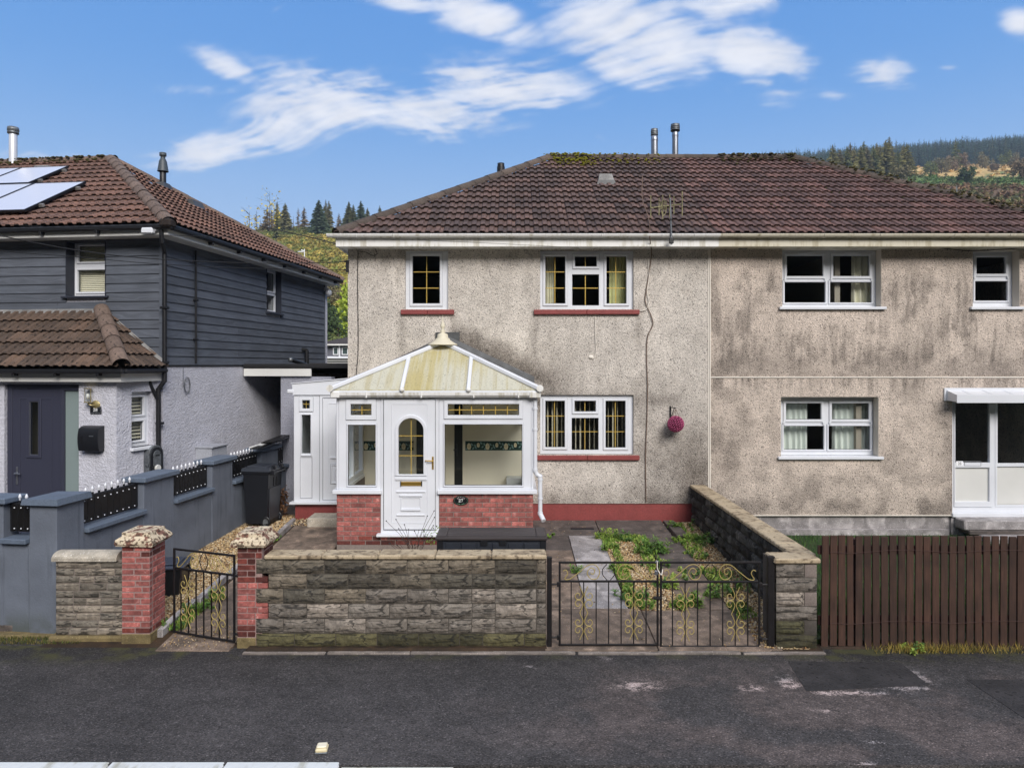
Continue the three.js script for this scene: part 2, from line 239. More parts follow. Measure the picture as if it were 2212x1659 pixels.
// ───────── materials ─────────
const M = (o) => new THREE.MeshStandardMaterial({ side: THREE.DoubleSide, roughness: .85, ...o });
const col = (r, g, b) => new THREE.Color().setRGB(r / 255, g / 255, b / 255, THREE.SRGBColorSpace);
const tints = (n, base, spread, o) => Array.from({ length: n }, (_, i) => { const k = 1 + (i / (n - 1) - .5) * spread, h = (hash2(i, 77) - .5) * spread * 30; return M({ ...o, color: col(base[0] * k + h, base[1] * k, base[2] * k - h * .6) }); });
const m = {
  dash27: M({ map: T_dash27, bumpMap: B_dash, bumpScale: .012, roughness: .95 }),
  dash26: M({ map: T_dash26, bumpMap: B_dash, bumpScale: .012, roughness: .95 }),
  inner: M({ color: col(150, 142, 130) }), cream: M({ color: col(240, 232, 212) }), outline: M({ color: col(150, 153, 160), roughness: .6 }), innerDark: M({ color: col(70, 66, 62) }),
  redPaint: M({ color: col(158, 74, 70), roughness: .6, map: T_render, bumpMap: B_con, bumpScale: .002 }),
  upvc: M({ color: col(232, 235, 241), roughness: .28, map: T_upvc }), upvcDirty: M({ map: T_dirty, roughness: .45 }), gasket: M({ color: col(40, 42, 44), roughness: .6 }),
  glass: new THREE.MeshPhysicalMaterial({ color: 0xfcfefd, transmission: 1, thickness: 0, roughness: .015, ior: 1.5, side: THREE.DoubleSide }),
  gold: M({ color: col(206, 168, 84), metalness: .85, roughness: .32 }), goldBar: M({ color: col(214, 178, 92), metalness: .35, roughness: .4 }), goldPaint: M({ color: col(172, 154, 94), metalness: .1, roughness: .5 }),
  concreteWall: M({ map: T_conGray, bumpMap: B_con, bumpScale: .006 }),
  black: M({ color: col(22, 23, 27), roughness: .45 }), blackPaint: M({ color: col(34, 31, 34), roughness: .5, map: T_tile, metalness: .2 }), blackPlastic: M({ color: col(30, 32, 37), roughness: .4, map: T_render }),
  steel: M({ color: col(185, 190, 196), metalness: .9, roughness: .38, map: T_render }), galv: M({ color: col(150, 158, 166), metalness: .6, roughness: .45, map: T_tile }),
  lead: M({ color: col(112, 120, 134), roughness: .5, metalness: .2, map: T_conPale }), leadBright: M({ color: col(205, 212, 226), roughness: .45, metalness: .25, map: T_conPale }),
  asphalt: M({ map: T_asph, bumpMap: B_asph, bumpScale: .006, roughness: .92 }), asphaltPatch: M({ map: T_tile, color: col(62, 60, 62), bumpMap: B_asph, bumpScale: .006, roughness: .92 }), road: M({ map: T_conDark, color: col(130, 130, 130), bumpMap: B_asph, bumpScale: .006 }),
  conBrown: M({ map: T_conBrown, bumpMap: B_con, bumpScale: .005, roughness: .8 }), conGray: M({ map: T_conGray, bumpMap: B_con, bumpScale: .005, roughness: .8 }), conDark: M({ map: T_conDark, bumpMap: B_con, bumpScale: .005, roughness: .75 }), conPale: M({ map: T_conPale, bumpMap: B_con, bumpScale: .004 }),
  coping: M({ color: col(226, 220, 210), map: T_coping, bumpMap: B_con, bumpScale: .004 }), cap: M({ map: T_cap, bumpMap: B_con, bumpScale: .006 }), mortar: M({ color: col(150, 138, 128), map: T_render, roughness: .95 }), mortarDark: M({ color: col(92, 86, 78), map: T_render, roughness: .95 }),
  stain: M({ map: T_stain, bumpMap: B_block, bumpScale: .01 }), gravel: M({ map: T_gravel, roughness: .95 }), soil: M({ map: T_conBrown, color: col(120, 104, 80) }),
  deck: M({ color: col(52, 42, 38), map: T_tile }), moss: M({ color: col(120, 118, 22), roughness: 1 }), mossDark: M({ color: col(70, 66, 34), roughness: 1 }),
  slateWall: M({ color: col(120, 128, 142), map: T_painted, bumpMap: B_render, bumpScale: .002, roughness: .8 }), slateCoping: M({ color: col(112, 126, 142), roughness: .6, map: T_render }),
  whiteRender: M({ color: col(228, 229, 236), map: T_render, bumpMap: B_render, bumpScale: .012, roughness: .95 }), whitePaint: M({ color: col(226, 226, 222), roughness: .5, map: T_upvc }),
  doorGrey: M({ color: col(52, 54, 70), roughness: .5 }), board: M({ color: col(16, 14, 14), roughness: .5, map: T_woodV }),
  poly: new THREE.MeshPhysicalMaterial({ map: T_poly, color: col(255, 255, 255), transmission: .4, thickness: 0, roughness: .8, side: THREE.DoubleSide }),
  paintedSheen: M({ color: col(128, 142, 142), roughness: .22 }),  // opaque grey-green: the side light's reflection put into its colour
  edgeStone: M({ map: T_conGray, color: col(205, 198, 188), bumpMap: B_con, bumpScale: .005 }), lightReveal: M({ color: col(206, 198, 186) }), ledge: M({ color: col(168, 156, 118), map: T_conPale, bumpMap: B_con, bumpScale: .006 }), mortarPink: M({ color: col(176, 148, 140), map: T_render, roughness: .95 }),
  curtain: M({ color: col(232, 228, 206), roughness: .95 }), paleCurtain: M({ color: col(214, 220, 214), roughness: .95 }), blind: M({ color: col(226, 220, 200), roughness: .8 }),
  fence: tints(4, [80, 57, 47], .14, { map: T_woodV, roughness: .85 }), fenceRail: M({ color: col(70, 40, 32), map: T_woodV }),
  rustWire: M({ color: col(70, 46, 40), roughness: .7 }), cable: M({ color: col(20, 20, 22), roughness: .7 }), cableBrown: M({ color: col(104, 84, 70), roughness: .8 }), cableWhite: M({ color: col(226, 220, 210), roughness: .6 }),
  cladding: tints(3, [92, 98, 108], .08, { map: T_wood, bumpMap: B_wood, bumpScale: .004, roughness: .7 }),
  tile27: tints(5, [112, 91, 86], .26, { map: T_tile, bumpMap: B_tile, bumpScale: .004, roughness: .8 }), tile26: tints(5, [124, 95, 90], .22, { map: T_tile, bumpMap: B_tile, bumpScale: .004, roughness: .8 }), tile28: tints(5, [142, 110, 98], .16, { map: T_tile, bumpMap: B_tile, bumpScale: .004, roughness: .85 }), tilePorch: tints(5, [110, 92, 80], .2, { map: T_tile, bumpMap: B_tile, bumpScale: .004, roughness: .85 }),
  ridge: tints(3, [104, 92, 84], .2, { map: T_tile, bumpMap: B_tile, bumpScale: .006 }), ridge28: tints(3, [142, 122, 110], .12, { map: T_tile, bumpMap: B_tile, bumpScale: .004 }),
  brick: tints(5, [232, 232, 232], .22, { map: T_brick, bumpMap: B_con, bumpScale: .003 }), brickDark: tints(4, [150, 128, 120], .4, { map: T_brick, bumpMap: B_con, bumpScale: .004 }),
  block: tints(4, [216, 210, 204], .24, { map: T_block, bumpMap: B_block, bumpScale: .02 }), blockDark: tints(4, [164, 158, 146], .4, { map: T_block, bumpMap: B_block, bumpScale: .02 }), blockMoss: tints(3, [128, 126, 92], .35, { map: T_block, bumpMap: B_block, bumpScale: .02 }),
  stone: tints(4, [206, 200, 190], .3, { map: T_block, bumpMap: B_block, bumpScale: .012 }), blockBlack: tints(3, [120, 120, 120], .5, { map: T_stain, bumpMap: B_block, bumpScale: .02 }),
};

// ───────── geometry helpers ─────────
const V = (x, y, z) => new THREE.Vector3(x, y, z);
function boxUV(g) {
  g = g.index ? g.toNonIndexed() : g;
  const p = g.attributes.position, uv = new Float32Array(p.count * 2), a = V(), b = V(), c = V();
  if (!g.attributes.normal) g.computeVertexNormals();
  for (let i = 0; i < p.count; i += 3) {
    a.fromBufferAttribute(p, i); b.fromBufferAttribute(p, i + 1); c.fromBufferAttribute(p, i + 2);
    const n = b.clone().sub(a).cross(c.clone().sub(a)), nx = Math.abs(n.x), ny = Math.abs(n.y), nz = Math.abs(n.z);
    [a, b, c].forEach((v, k) => { const [s, t] = nx > ny && nx > nz ? [v.z, v.y] : ny > nz ? [v.x, -v.z] : [v.x, v.y]; uv[(i + k) * 2] = s; uv[(i + k) * 2 + 1] = t; });
  }
  g.setAttribute('uv', new THREE.BufferAttribute(uv, 2));
  return g;
}
function strip(g, own) {
  if (!own) g = boxUV(g); else if (g.index) g = g.toNonIndexed();
  for (const k of Object.keys(g.attributes)) if (!['position', 'normal', 'uv'].includes(k)) g.deleteAttribute(k);
  return g;
}
const used = {};
function numbered(name) { const n = used[name] = (used[name] ?? -1) + 1; return n ? `${name}_${String(n).padStart(3, '0')}` : name; }
function root(o) { while (o.parent && o.parent !== scene) o = o.parent; return o; }
// one mesh from geometries given in world metres (or the thing's own axes if it is turned); kept relative to the parent's base
function mesh(name, geos, mat, parent = scene, ownUV = false) {
  const list = (Array.isArray(geos) ? geos : [geos]).map((g) => strip(g, ownUV)), g = list.length > 1 ? mergeGeometries(list) : list[0];
  const o = new THREE.Mesh(g, mat); o.castShadow = o.receiveShadow = true;
  const b = parent.base; if (b && (b.x || b.y || b.z)) g.translate(-b.x, -b.y, -b.z);
  o.base = b; o.name = parent === scene ? numbered(name) : name; parent.add(o); return o;
}
function thing(name, label, category, [x, y, z] = [0, 0, 0], group, turn) {
  const o = new THREE.Group(); o.name = numbered(name); o.position.set(x, y, z);
  if (turn === undefined) o.base = V(x, y, z); else { o.rotation.y = turn; o.base = V(0, 0, 0); }
  o.userData = { label, category }; if (group) o.userData.group = group; scene.add(o); return o;
}
function part(name, parent) { const o = new THREE.Group(); o.name = name; o.base = parent.base; parent.add(o); return o; }
function tag(o, label, category, group, kind) { Object.assign(o.userData, { label, category }); if (group) o.userData.group = group; if (kind) o.userData.kind = kind; return o; }
function struct(name, geos, mat) { const o = mesh(name, geos, mat); o.userData.kind = 'structure'; return o; }
const B = (x0, x1, y0, y1, z0, z1) => new THREE.BoxGeometry(Math.abs(x1 - x0), Math.abs(y1 - y0), Math.abs(z1 - z0)).translate((x0 + x1) / 2, (y0 + y1) / 2, (z0 + z1) / 2);
function polys(faces) {   // flat faces (lists of Vector3), turned outwards from their common centre
  const c = V(0, 0, 0); let n = 0; for (const f of faces) for (const p of f) { c.add(p); n++; } c.divideScalar(n);
  const out = [];
  for (const f of faces) {
    const N = f[1].clone().sub(f[0]).cross(f[2].clone().sub(f[0])), mid = f.reduce((s, p) => s.add(p), V(0, 0, 0)).divideScalar(f.length).sub(c), q = N.dot(mid) < 0 ? [...f].reverse() : f;
    for (let i = 1; i < q.length - 1; i++) for (const p of [q[0], q[i], q[i + 1]]) out.push(p.x, p.y, p.z);
  }
  const g = new THREE.BufferGeometry(); g.setAttribute('position', new THREE.Float32BufferAttribute(out, 3)); g.computeVertexNormals(); return g;
}
function CB(x0, x1, y0, y1, z0, z1, c = .006) {   // box with chamfered edges, 44 triangles
  const h = [(x1 - x0) / 2, (y1 - y0) / 2, (z1 - z0) / 2].map(Math.abs), P = (s, ax) => V(...[0, 1, 2].map((k) => s[k] * (k === ax ? h[k] : h[k] - c))), f = [];
  for (let ax = 0; ax < 3; ax++) { const [b, d] = [0, 1, 2].filter((k) => k !== ax); for (const s of [-1, 1]) {
    f.push([[-1, -1], [1, -1], [1, 1], [-1, 1]].map(([p, q]) => { const t = []; t[ax] = s; t[b] = p; t[d] = q; return P(t, ax); }));
    for (const r of [-1, 1]) { const e = (k, o) => { const t = []; t[b] = s; t[d] = r; t[ax] = k; return P(t, o); }; f.push([e(-1, b), e(1, b), e(1, d), e(-1, d)]); }
  } }
  for (const a of [-1, 1]) for (const b of [-1, 1]) for (const d of [-1, 1]) f.push([P([a, b, d], 0), P([a, b, d], 1), P([a, b, d], 2)]);
  return polys(f).translate((x0 + x1) / 2, (y0 + y1) / 2, (z0 + z1) / 2);
}
function hexa(p) { return polys([[p[0], p[1], p[2], p[3]], [p[4], p[5], p[6], p[7]], ...[0, 1, 2, 3].map((i) => [p[i], p[(i + 1) % 4], p[4 + (i + 1) % 4], p[4 + i]])]); }   // bottom ring, top ring
function taper(x0, x1, z0, z1, y0, X0, X1, Z0, Z1, y1) { return hexa([V(x0, y0, z0), V(x1, y0, z0), V(x1, y0, z1), V(x0, y0, z1), V(X0, y1, Z0), V(X1, y1, Z0), V(X1, y1, Z1), V(X0, y1, Z1)]); }
function bar(p, q, r, n = 8, r2 = r) { const d = q.clone().sub(p), g = new THREE.CylinderGeometry(r2, r, d.length(), n); g.applyQuaternion(new THREE.Quaternion().setFromUnitVectors(V(0, 1, 0), d.normalize())); return g.translate((p.x + q.x) / 2, (p.y + q.y) / 2, (p.z + q.z) / 2); }
const tube = (pts, r, seg = pts.length * 6, n = 6) => new THREE.TubeGeometry(new THREE.CatmullRomCurve3(pts), seg, r, n);
const lathe = (pts, x, y, z, n = 16) => new THREE.LatheGeometry(pts.map(([r, h]) => new THREE.Vector2(r, h)), n).translate(x, y, z);
const rectPath = (C, x0, x1, y0, y1) => { const s = new C(); s.moveTo(x0, y0); s.lineTo(x1, y0); s.lineTo(x1, y1); s.lineTo(x0, y1); s.closePath(); return s; };
function plate(x0, x1, y0, y1, zf, zb, holes = [], bevel = 0) {   // upright slab with openings; front at zf, back at zb
  const s = rectPath(THREE.Shape, x0, x1, y0, y1);
  for (const h of holes) s.holes.push(h.isPath || h instanceof THREE.Path ? h : rectPath(THREE.Path, ...h));
  const g = new THREE.ExtrudeGeometry(s, { depth: zf - zb - bevel, bevelEnabled: bevel > 0, bevelThickness: bevel, bevelSize: bevel, bevelOffset: -bevel, bevelSegments: 1, curveSegments: 14 });
  return g.translate(0, 0, zb);
}
const ring = (x0, x1, y0, y1, w, zf, zb, bevel = .004) => plate(x0, x1, y0, y1, zf, zb, [[x0 + w, x1 - w, y0 + w, y1 - w]], bevel);
const quad = (a, b, c, d) => { const g = new THREE.BufferGeometry(); g.setAttribute('position', new THREE.Float32BufferAttribute([a, b, c, a, c, d].flatMap((p) => [p.x, p.y, p.z]), 3)); g.computeVertexNormals(); return g; };

// ───────── the ground and the hills ─────────
const pl = (pts, d) => { for (let i = 1; i < pts.length; i++) if (d < pts[i][0]) { const [a, b] = pts[i - 1], [c, e] = pts[i]; return d < a ? b : mix(b, e, (d - a) / (c - a)); } return pts[pts.length - 1][1]; };
const HL = [[0, -.14], [40, -.3], [60, 1.5], [90, 9.5], [130, 21], [215, 43.5], [235, 46], [300, 50], [1500, 60]], HR = [[0, -.14], [45, -.2], [60, 8], [100, 24.5], [180, 47.5], [300, 84], [450, 126], [720, 212], [900, 236], [1500, 260]], HB = [[0, -.14], [14, -.2], [30, 5], [200, 92], [500, 170], [1500, 230]];  // last profile rises out of view behind the camera, darkening window reflections
function terrain(x, z) {
  const r = Math.hypot(x, z), d = r, a = Math.atan2(x, -z), back = sm(1.25, 1.9, Math.abs(a));
  const right = sm(.05, .3, a), t = Math.tan(clamp(a, -.9, .9));
  const c = Math.cos(clamp(a, -.9, .9));
  let hl = pl(HL, d * c), hr = pl(HR, d * c) * (1 + .27 * (t - .583) * sm(250, 600, d));
  const n = (fbm(x * .03 + 50, z * .03 + 50, 4) - .5) * Math.min(1, Math.max(0, r - 40) / 60);
  return mix(mix(hl, hr, right), pl(HB, d), back) + n * mix(3, 7, right);
}
{
  const azs = [], rs = [0, 2, 4];
  for (let a = -180; a < 180;) { azs.push(a / 180 * Math.PI); a += a > -42 && a < 46 ? .3 : 3; } azs.push(Math.PI);
  for (let r = 6; r < 1500;) { rs.push(r); r += r < 30 ? 6 : Math.max(1.2, r * .016); }
  const pos = [], colr = [], uv = [], idx = [], nA = azs.length;
  for (const r of rs) for (const a of azs) {
    const x = r * Math.sin(a), z = -r * Math.cos(a), y = terrain(x, z); pos.push(x, y, z); uv.push(x, z);
    const n = fbm(x * .035 + 9, z * .035 + 9, 4), k = fbm(x * .12 + 3, z * .12, 3), d = r * Math.cos(clamp(a, -1, 1));
    let c = [150, 126, 66];                                     // bleached moorland grass
    if (a < .15) { c = lerpc([158, 140, 72], [122, 120, 60], sm(.4, .6, k)); c = lerpc(c, [92, 112, 50], sm(165, 190, d) * sm(225, 205, d) * sm(.38, .55, n + .1)); c = lerpc(c, [88, 94, 42], sm(.58, .7, n) * .8); }
    else { c = lerpc([112, 86, 62], [88, 92, 52], sm(.42, .6, n)); c = lerpc(c, [96, 126, 62], sm(180, 205, d + (n - .5) * 60) * sm(285, 255, d + (n - .5) * 80)); c = lerpc(c, [214, 182, 122], Math.max(sm(255, 285, d + (n - .5) * 90), sm(.6, .66, k) * sm(200, 215, d)) * sm(480, 430, d)); c = lerpc(c, [74, 72, 44], sm(440, 500, d)); }
    if (Math.abs(a) > 1) c = [38, 46, 26];  // unseen hillside behind the camera, dark for what the panes mirror
    if (r < 45) c = [84, 80, 62];
    const q = col(...c); colr.push(q.r, q.g, q.b);
  }
  for (let i = 0; i < rs.length - 1; i++) for (let j = 0; j < nA - 1; j++) { const a = i * nA + j, b = a + 1, c = a + nA, e = c + 1; idx.push(a, b, c, b, e, c); }
  const g = new THREE.BufferGeometry(); g.setAttribute('position', new THREE.Float32BufferAttribute(pos, 3)); g.setAttribute('uv', new THREE.Float32BufferAttribute(uv, 2)); g.setAttribute('color', new THREE.Float32BufferAttribute(colr, 3)); g.setIndex(idx); g.computeVertexNormals();
  const o = new THREE.Mesh(g, M({ map: T_hill, vertexColors: true, roughness: 1 })); o.name = 'ground'; o.userData.kind = 'structure'; o.receiveShadow = o.castShadow = true; scene.add(o); used.ground = 0;
}
// footway, kerb and road
const gy = (d) => d < 7.9 ? .004 : d < 12.9 ? .012 + (d - 7.9) * .0636 : .33;
const onSlope = (g, lift = 0) => { const p = g.attributes.position; for (let i = 0; i < p.count; i++) p.setY(i, p.getY(i) + gy(-p.getZ(i)) + lift); g.computeVertexNormals(); return g; };
struct('pavement', B(-13, 13, -.1, 0, -8.6, -5.62), m.asphalt);
struct('road', B(-22, 22, -.13, -.11, -5.8, 4.5), m.road);
{
  const k = new THREE.Group(); k.name = 'kerb'; k.userData.kind = 'structure'; k.base = V(0, 0, 0); scene.add(k);
  const kerb = M({ map: T_dirty, color: col(236, 240, 242), bumpMap: B_con, bumpScale: .003 });
  for (let i = 0, x = -9.6; x < 9.5; i++, x += .915) { const low = x > -.75 && x < 3.4, mid = !low && (x > -1.6 && x < 4.2); mesh('kerb_stone', CB(x + .004, x + .911, -.13, low ? -.075 : mid ? -.02 : .006, -5.64 + (x < -2 ? -.02 : 0), -5.49, .012), kerb, k); }
  const e = new THREE.Group(); e.name = 'edging'; e.userData.kind = 'structure'; e.base = V(0, 0, 0); scene.add(e);
  for (let i = 0, x = -2.95; x < 2.9; i++, x += .912) mesh('edging_stone', CB(x + .003, x + .909, -.06, .018 + rr(0, .006), -7.80, -7.745, .008).rotateY(rr(-.004, .004)), m.edgeStone, e);
  mesh('edging_stone', CB(-3.9, -2.96, -.06, .012, -.03, .03, .008).rotateY(-.13).translate(.0, 0, -7.92 + .5 - .45), m.conPale, e);
  struct('asphalt_patch', polyPrism([[2.95, 7.576], [4.13, 7.553], [4.12, 7.02], [2.856, 6.88]], .004), m.asphaltPatch);
  struct('asphalt_patch', polyPrism([[4.57, 7.13], [8.6, 7.16], [8.6, 6.0], [4.6, 6.0]], .004), m.asphaltPatch);
  struct('wall_footing', [CB(-2.95, .4, -.05, .03, -7.98, -7.84, .02), CB(2.86, 3.45, -.05, .012, -7.98, -7.82, .01), CB(3.42, 9.5, -.05, .02, -8.02, -7.9, .02)], m.soil);
  struct('wall_footing', [CB(-5.3, -4.44, -.05, .066, -8.3, -8.09, .02), CB(-9, -5.31, -.06, .03, -8.6, -8.22, .02).rotateY(0)], m.ledge);
}
function polyPrism(pts, h) { const s = new THREE.Shape(); pts.forEach(([x, d], i) => i ? s.lineTo(x, d) : s.moveTo(x, d)); return new THREE.ExtrudeGeometry(s, { depth: h, bevelEnabled: false }).rotateX(-Math.PI / 2).translate(0, 0.0, 0); }
// number 27's front garden: slabs on a slope
{
  const g = struct('garden_ground', onSlope(new THREE.BoxGeometry(8.7, .06, 5.4, 1, 1, 8).translate(-.95, -.045, -10.6)), m.soil); g.base = V(0, 0, 0);
  const drive = new THREE.Group(); drive.name = 'driveway'; drive.userData.kind = 'structure'; drive.base = V(0, 0, 0); scene.add(drive);
  const slab = (x0, x1, d0, d1, mat, lift = 0) => mesh('slab', onSlope(CB(x0 + .006, x1 - .006, -.03, .018, -d1 + .006, -d0 - .006, .006), lift), mat, drive);
  slab(.36, 1.62, 7.83, 8.95, m.conBrown); slab(1.62, 3.0, 7.83, 8.9, m.conBrown, -.002);
  slab(.93, 1.47, 8.95, 10.3, m.conGray); slab(.95, 1.5, 10.3, 11.95, m.conGray, .003);
  slab(.3, .93, 8.95, 10.25, m.conBrown); slab(.3, .95, 10.25, 11.2, m.conBrown); slab(.36, .95, 11.2, 11.95, m.conDark);
  slab(2.16, 2.74, 8.9, 10.4, m.conBrown); slab(2.2, 2.78, 10.4, 11.95, m.conDark);
  slab(.36, 1.5, 11.95, 12.85, m.conDark, .006); slab(1.5, 2.7, 11.95, 12.85, m.conDark, .008);
  mesh('slab', CB(2.72, 2.92, .25, .36, -12.8, -11.7, .01), m.conDark, drive);
  mesh('drain_cover', CB(1.02, 1.42, .30, .335, -12.36, -12.27, .006), m.black, drive);
  const path = new THREE.Group(); path.name = 'path'; path.userData.kind = 'structure'; path.base = V(0, 0, 0); scene.add(path);
  const ps = (x0, x1, d0, d1, mat, lift = 0) => mesh('slab', onSlope(CB(x0 + .006, x1 - .006, -.03, .016, -d1 + .006, -d0 - .006, .006), lift), mat, path);
  ps(-3.95, -3.12, 7.83, 8.3, m.conBrown, -.006); ps(-3.95, -2.8, 8.3, 9.7, m.conBrown); ps(-3.92, -2.8, 9.7, 11.2, m.conBrown); ps(-3.85, -2.82, 11.2, 12.9, m.conBrown);
  ps(-2.8, -1.3, 8.15, 9.9, m.conBrown); ps(-1.3, .3, 8.15, 9.9, m.conBrown); ps(-2.8, -1.3, 9.9, 11.15, m.conPale, .01); ps(-1.3, .3, 9.9, 11.15, m.conPale, .012);
  const pe = new THREE.Group(); pe.name = 'path_edging'; pe.userData.kind = 'structure'; pe.base = V(0, 0, 0); scene.add(pe);
  for (let d = 8.2; d < 12.4; d += .92) { const x = mix(-4.08, -3.9, (d - 8.2) / 4.6); mesh('edging_stone', onSlope(CB(x - .04, x + .04, -.04, .075, -d - .912, -d, .008)), m.conGray, pe); }
  mesh('step', CB(-3.6, -2.81, .3, .47, -12.92, -12.45, .012), m.conPale, pe);
  struct('gravel_bed', [onSlope(new THREE.BoxGeometry(1.18, .05, 5.0, 1, 1, 8).translate(-4.62, -.008, -10.85)), onSlope(new THREE.BoxGeometry(.66, .04, 3.1, 1, 1, 6).translate(1.83, -.006, -10.42)), onSlope(new THREE.BoxGeometry(.56, .04, 4.9, 1, 1, 6).translate(3.03, -.006, -10.32))], m.gravel);
  // loose stones, which nobody could count
  const N = 15000, peb = new THREE.InstancedMesh(new THREE.IcosahedronGeometry(.013, 0), M({ roughness: .9 }), N), mt = new THREE.Matrix4(), q = new THREE.Quaternion(), cc = new THREE.Color();
  for (let i = 0; i < N; i++) {
    const k = rnd(); let x, d;
    if (k < .56) { d = rr(8.25, 13.2); x = rr(-5.3 + (d - 8.27) * .122 + .04, mix(-4.12, -3.95, (d - 8.2) / 4.6)); if (d > 12.5 && rnd() < .6) x = rr(-4.7, -3.6); }
    else if (k < .76) { d = rr(8.88, 11.96); x = rr(1.5, 2.16); } else if (k < .95) { d = rr(7.86, 12.7); x = rr(2.76, 3.3); } else { d = rr(7.9, 12.8); x = k < .965 ? rr(-3.9, -3.1) : rr(.4, 2.7); if (k > .985) { d = rr(12, 12.85); } if (k < .965) d = rr(7.85, 8.4); }
    const s = k < .95 ? rr(.6, 1.35) : rr(.35, .7);
    q.setFromEuler(new THREE.Euler(rr(0, 6), rr(0, 6), rr(0, 6))); mt.compose(V(x, gy(d) + .018 + rr(-.004, .008), -d), q, V(s, s * rr(.6, .9), s * rr(.8, 1.3))); peb.setMatrixAt(i, mt);
    const t = rnd(); const c = t < .5 ? [206, 176, 128] : t < .75 ? [226, 208, 176] : t < .9 ? [158, 118, 74] : [112, 88, 66]; const f = rr(.66, .96); peb.setColorAt(i, cc.copy(col(c[0] * f, c[1] * f, c[2] * f)));
  }
  peb.name = 'gravel'; peb.castShadow = peb.receiveShadow = true; scene.add(peb); tag(peb, 'loose golden gravel over the beds beside path and driveway', 'gravel', null, 'stuff');
  struct('lawn_ground', B(3.35, 10.5, 0, .07, -12.9, -8.0), M({ color: col(48, 70, 26), map: T_hill }));
  struct('side_ground', [B(-17, -5.3, -.02, .1, -24, -8.35), B(-5.3, -3.0, .2, .325, -26, -12.9)], m.conDark);
}
// blades of grass: number 26's lawn, and the bleached tufts at the foot of its fence
function blades(name, n, place, c, label, hgt, wid) {
  const g = new THREE.BufferGeometry(); g.setAttribute('position', new THREE.Float32BufferAttribute([-.5, 0, 0, .5, 0, 0, -.3, .5, .06, .5, 0, 0, .3, .5, .06, -.3, .5, .06, -.3, .5, .06, .3, .5, .06, 0, 1, .3], 3)); g.computeVertexNormals();
  const o = new THREE.InstancedMesh(g, M({ roughness: .8 }), n), mt = new THREE.Matrix4(), q = new THREE.Quaternion(), cc = new THREE.Color();
  for (let i = 0; i < n; i++) { const [x, y, z] = place(i), h = rr(...hgt); q.setFromEuler(new THREE.Euler(rr(-.5, .5), rr(0, 6.3), rr(-.5, .5))); mt.compose(V(x, y, z), q, V(rr(...wid), h, h)); o.setMatrixAt(i, mt); const a = pick(c), f = rr(.7, 1.15); o.setColorAt(i, cc.copy(col(a[0] * f, a[1] * f, a[2] * f))); }
  o.name = numbered(name); o.castShadow = o.receiveShadow = true; scene.add(o); tag(o, label, 'grass', null, 'stuff'); return o;
}
blades('lawn', 26000, () => { const d = rnd() < .7 ? rr(8.1, 9.8) : rr(9.8, 12.75); return [rr(3.5, 10.3), .07, -d]; }, [[52, 92, 30], [40, 78, 26], [74, 104, 40]], 'bright green lawn behind the brown picket fence', [.05, .12], [.006, .012]);
blades('verge_grass', 1900, () => { const c = pick([[4.35, .28], [4.6, .35], [5.0, .3], [5.9, .35], [6.3, .3], [5.5, .9]]); const x = c[0] + (rnd() + rnd() - 1) * c[1] * 1.5; return [Math.max(3.55, x), .0, -7.93 + rr(0, .16)]; }, [[166, 142, 62], [146, 126, 58], [178, 156, 80], [100, 102, 48]], 'bleached yellow grass along the foot of the picket fence', [.03, .11], [.004, .007]);
blades('moss_grass', 2600, () => [rr(-7.5, -4.9), 0, -8.25 + rr(0, .2) + .02], [[70, 84, 26], [96, 92, 40], [110, 100, 60]], 'low moss and weeds along the foot of the slate blue wall', [.02, .05], [.006, .012]);

// ───────── roof tiles ─────────
const tileShape = (() => {   // interlocking double-roman tile, x across, y up the slope, z out
  const half = [[0, 0], [.02, .026], [.09, .026], [.11, .0]], prof = [...half, ...half.map(([x, z]) => [x + .16, z]), [.32, 0]];
  return (W, L, lx, rx) => {
    const out = [], k = W / .32, put = (a, b, c) => out.push(...a, ...b, ...c);
    const P = (i, y, dz = 0) => { const f = y / L, x = clamp(prof[i][0] * k, lx ? lx(y) : 0, rx ? rx(y) : W); return [x, y, prof[i][1] * k + .046 * (1 - f) + dz]; };
    for (let i = 0; i < prof.length - 1; i++) { const a = P(i, 0), b = P(i + 1, 0), c = P(i + 1, L), d = P(i, L); put(a, b, c); put(a, c, d); const e = P(i, 0, -.013), f = P(i + 1, 0, -.013); put(e, f, b); put(e, b, a); }
    const g = new THREE.BufferGeometry(); g.setAttribute('position', new THREE.Float32BufferAttribute(out, 3)); g.computeVertexNormals(); return g;
  };
})();
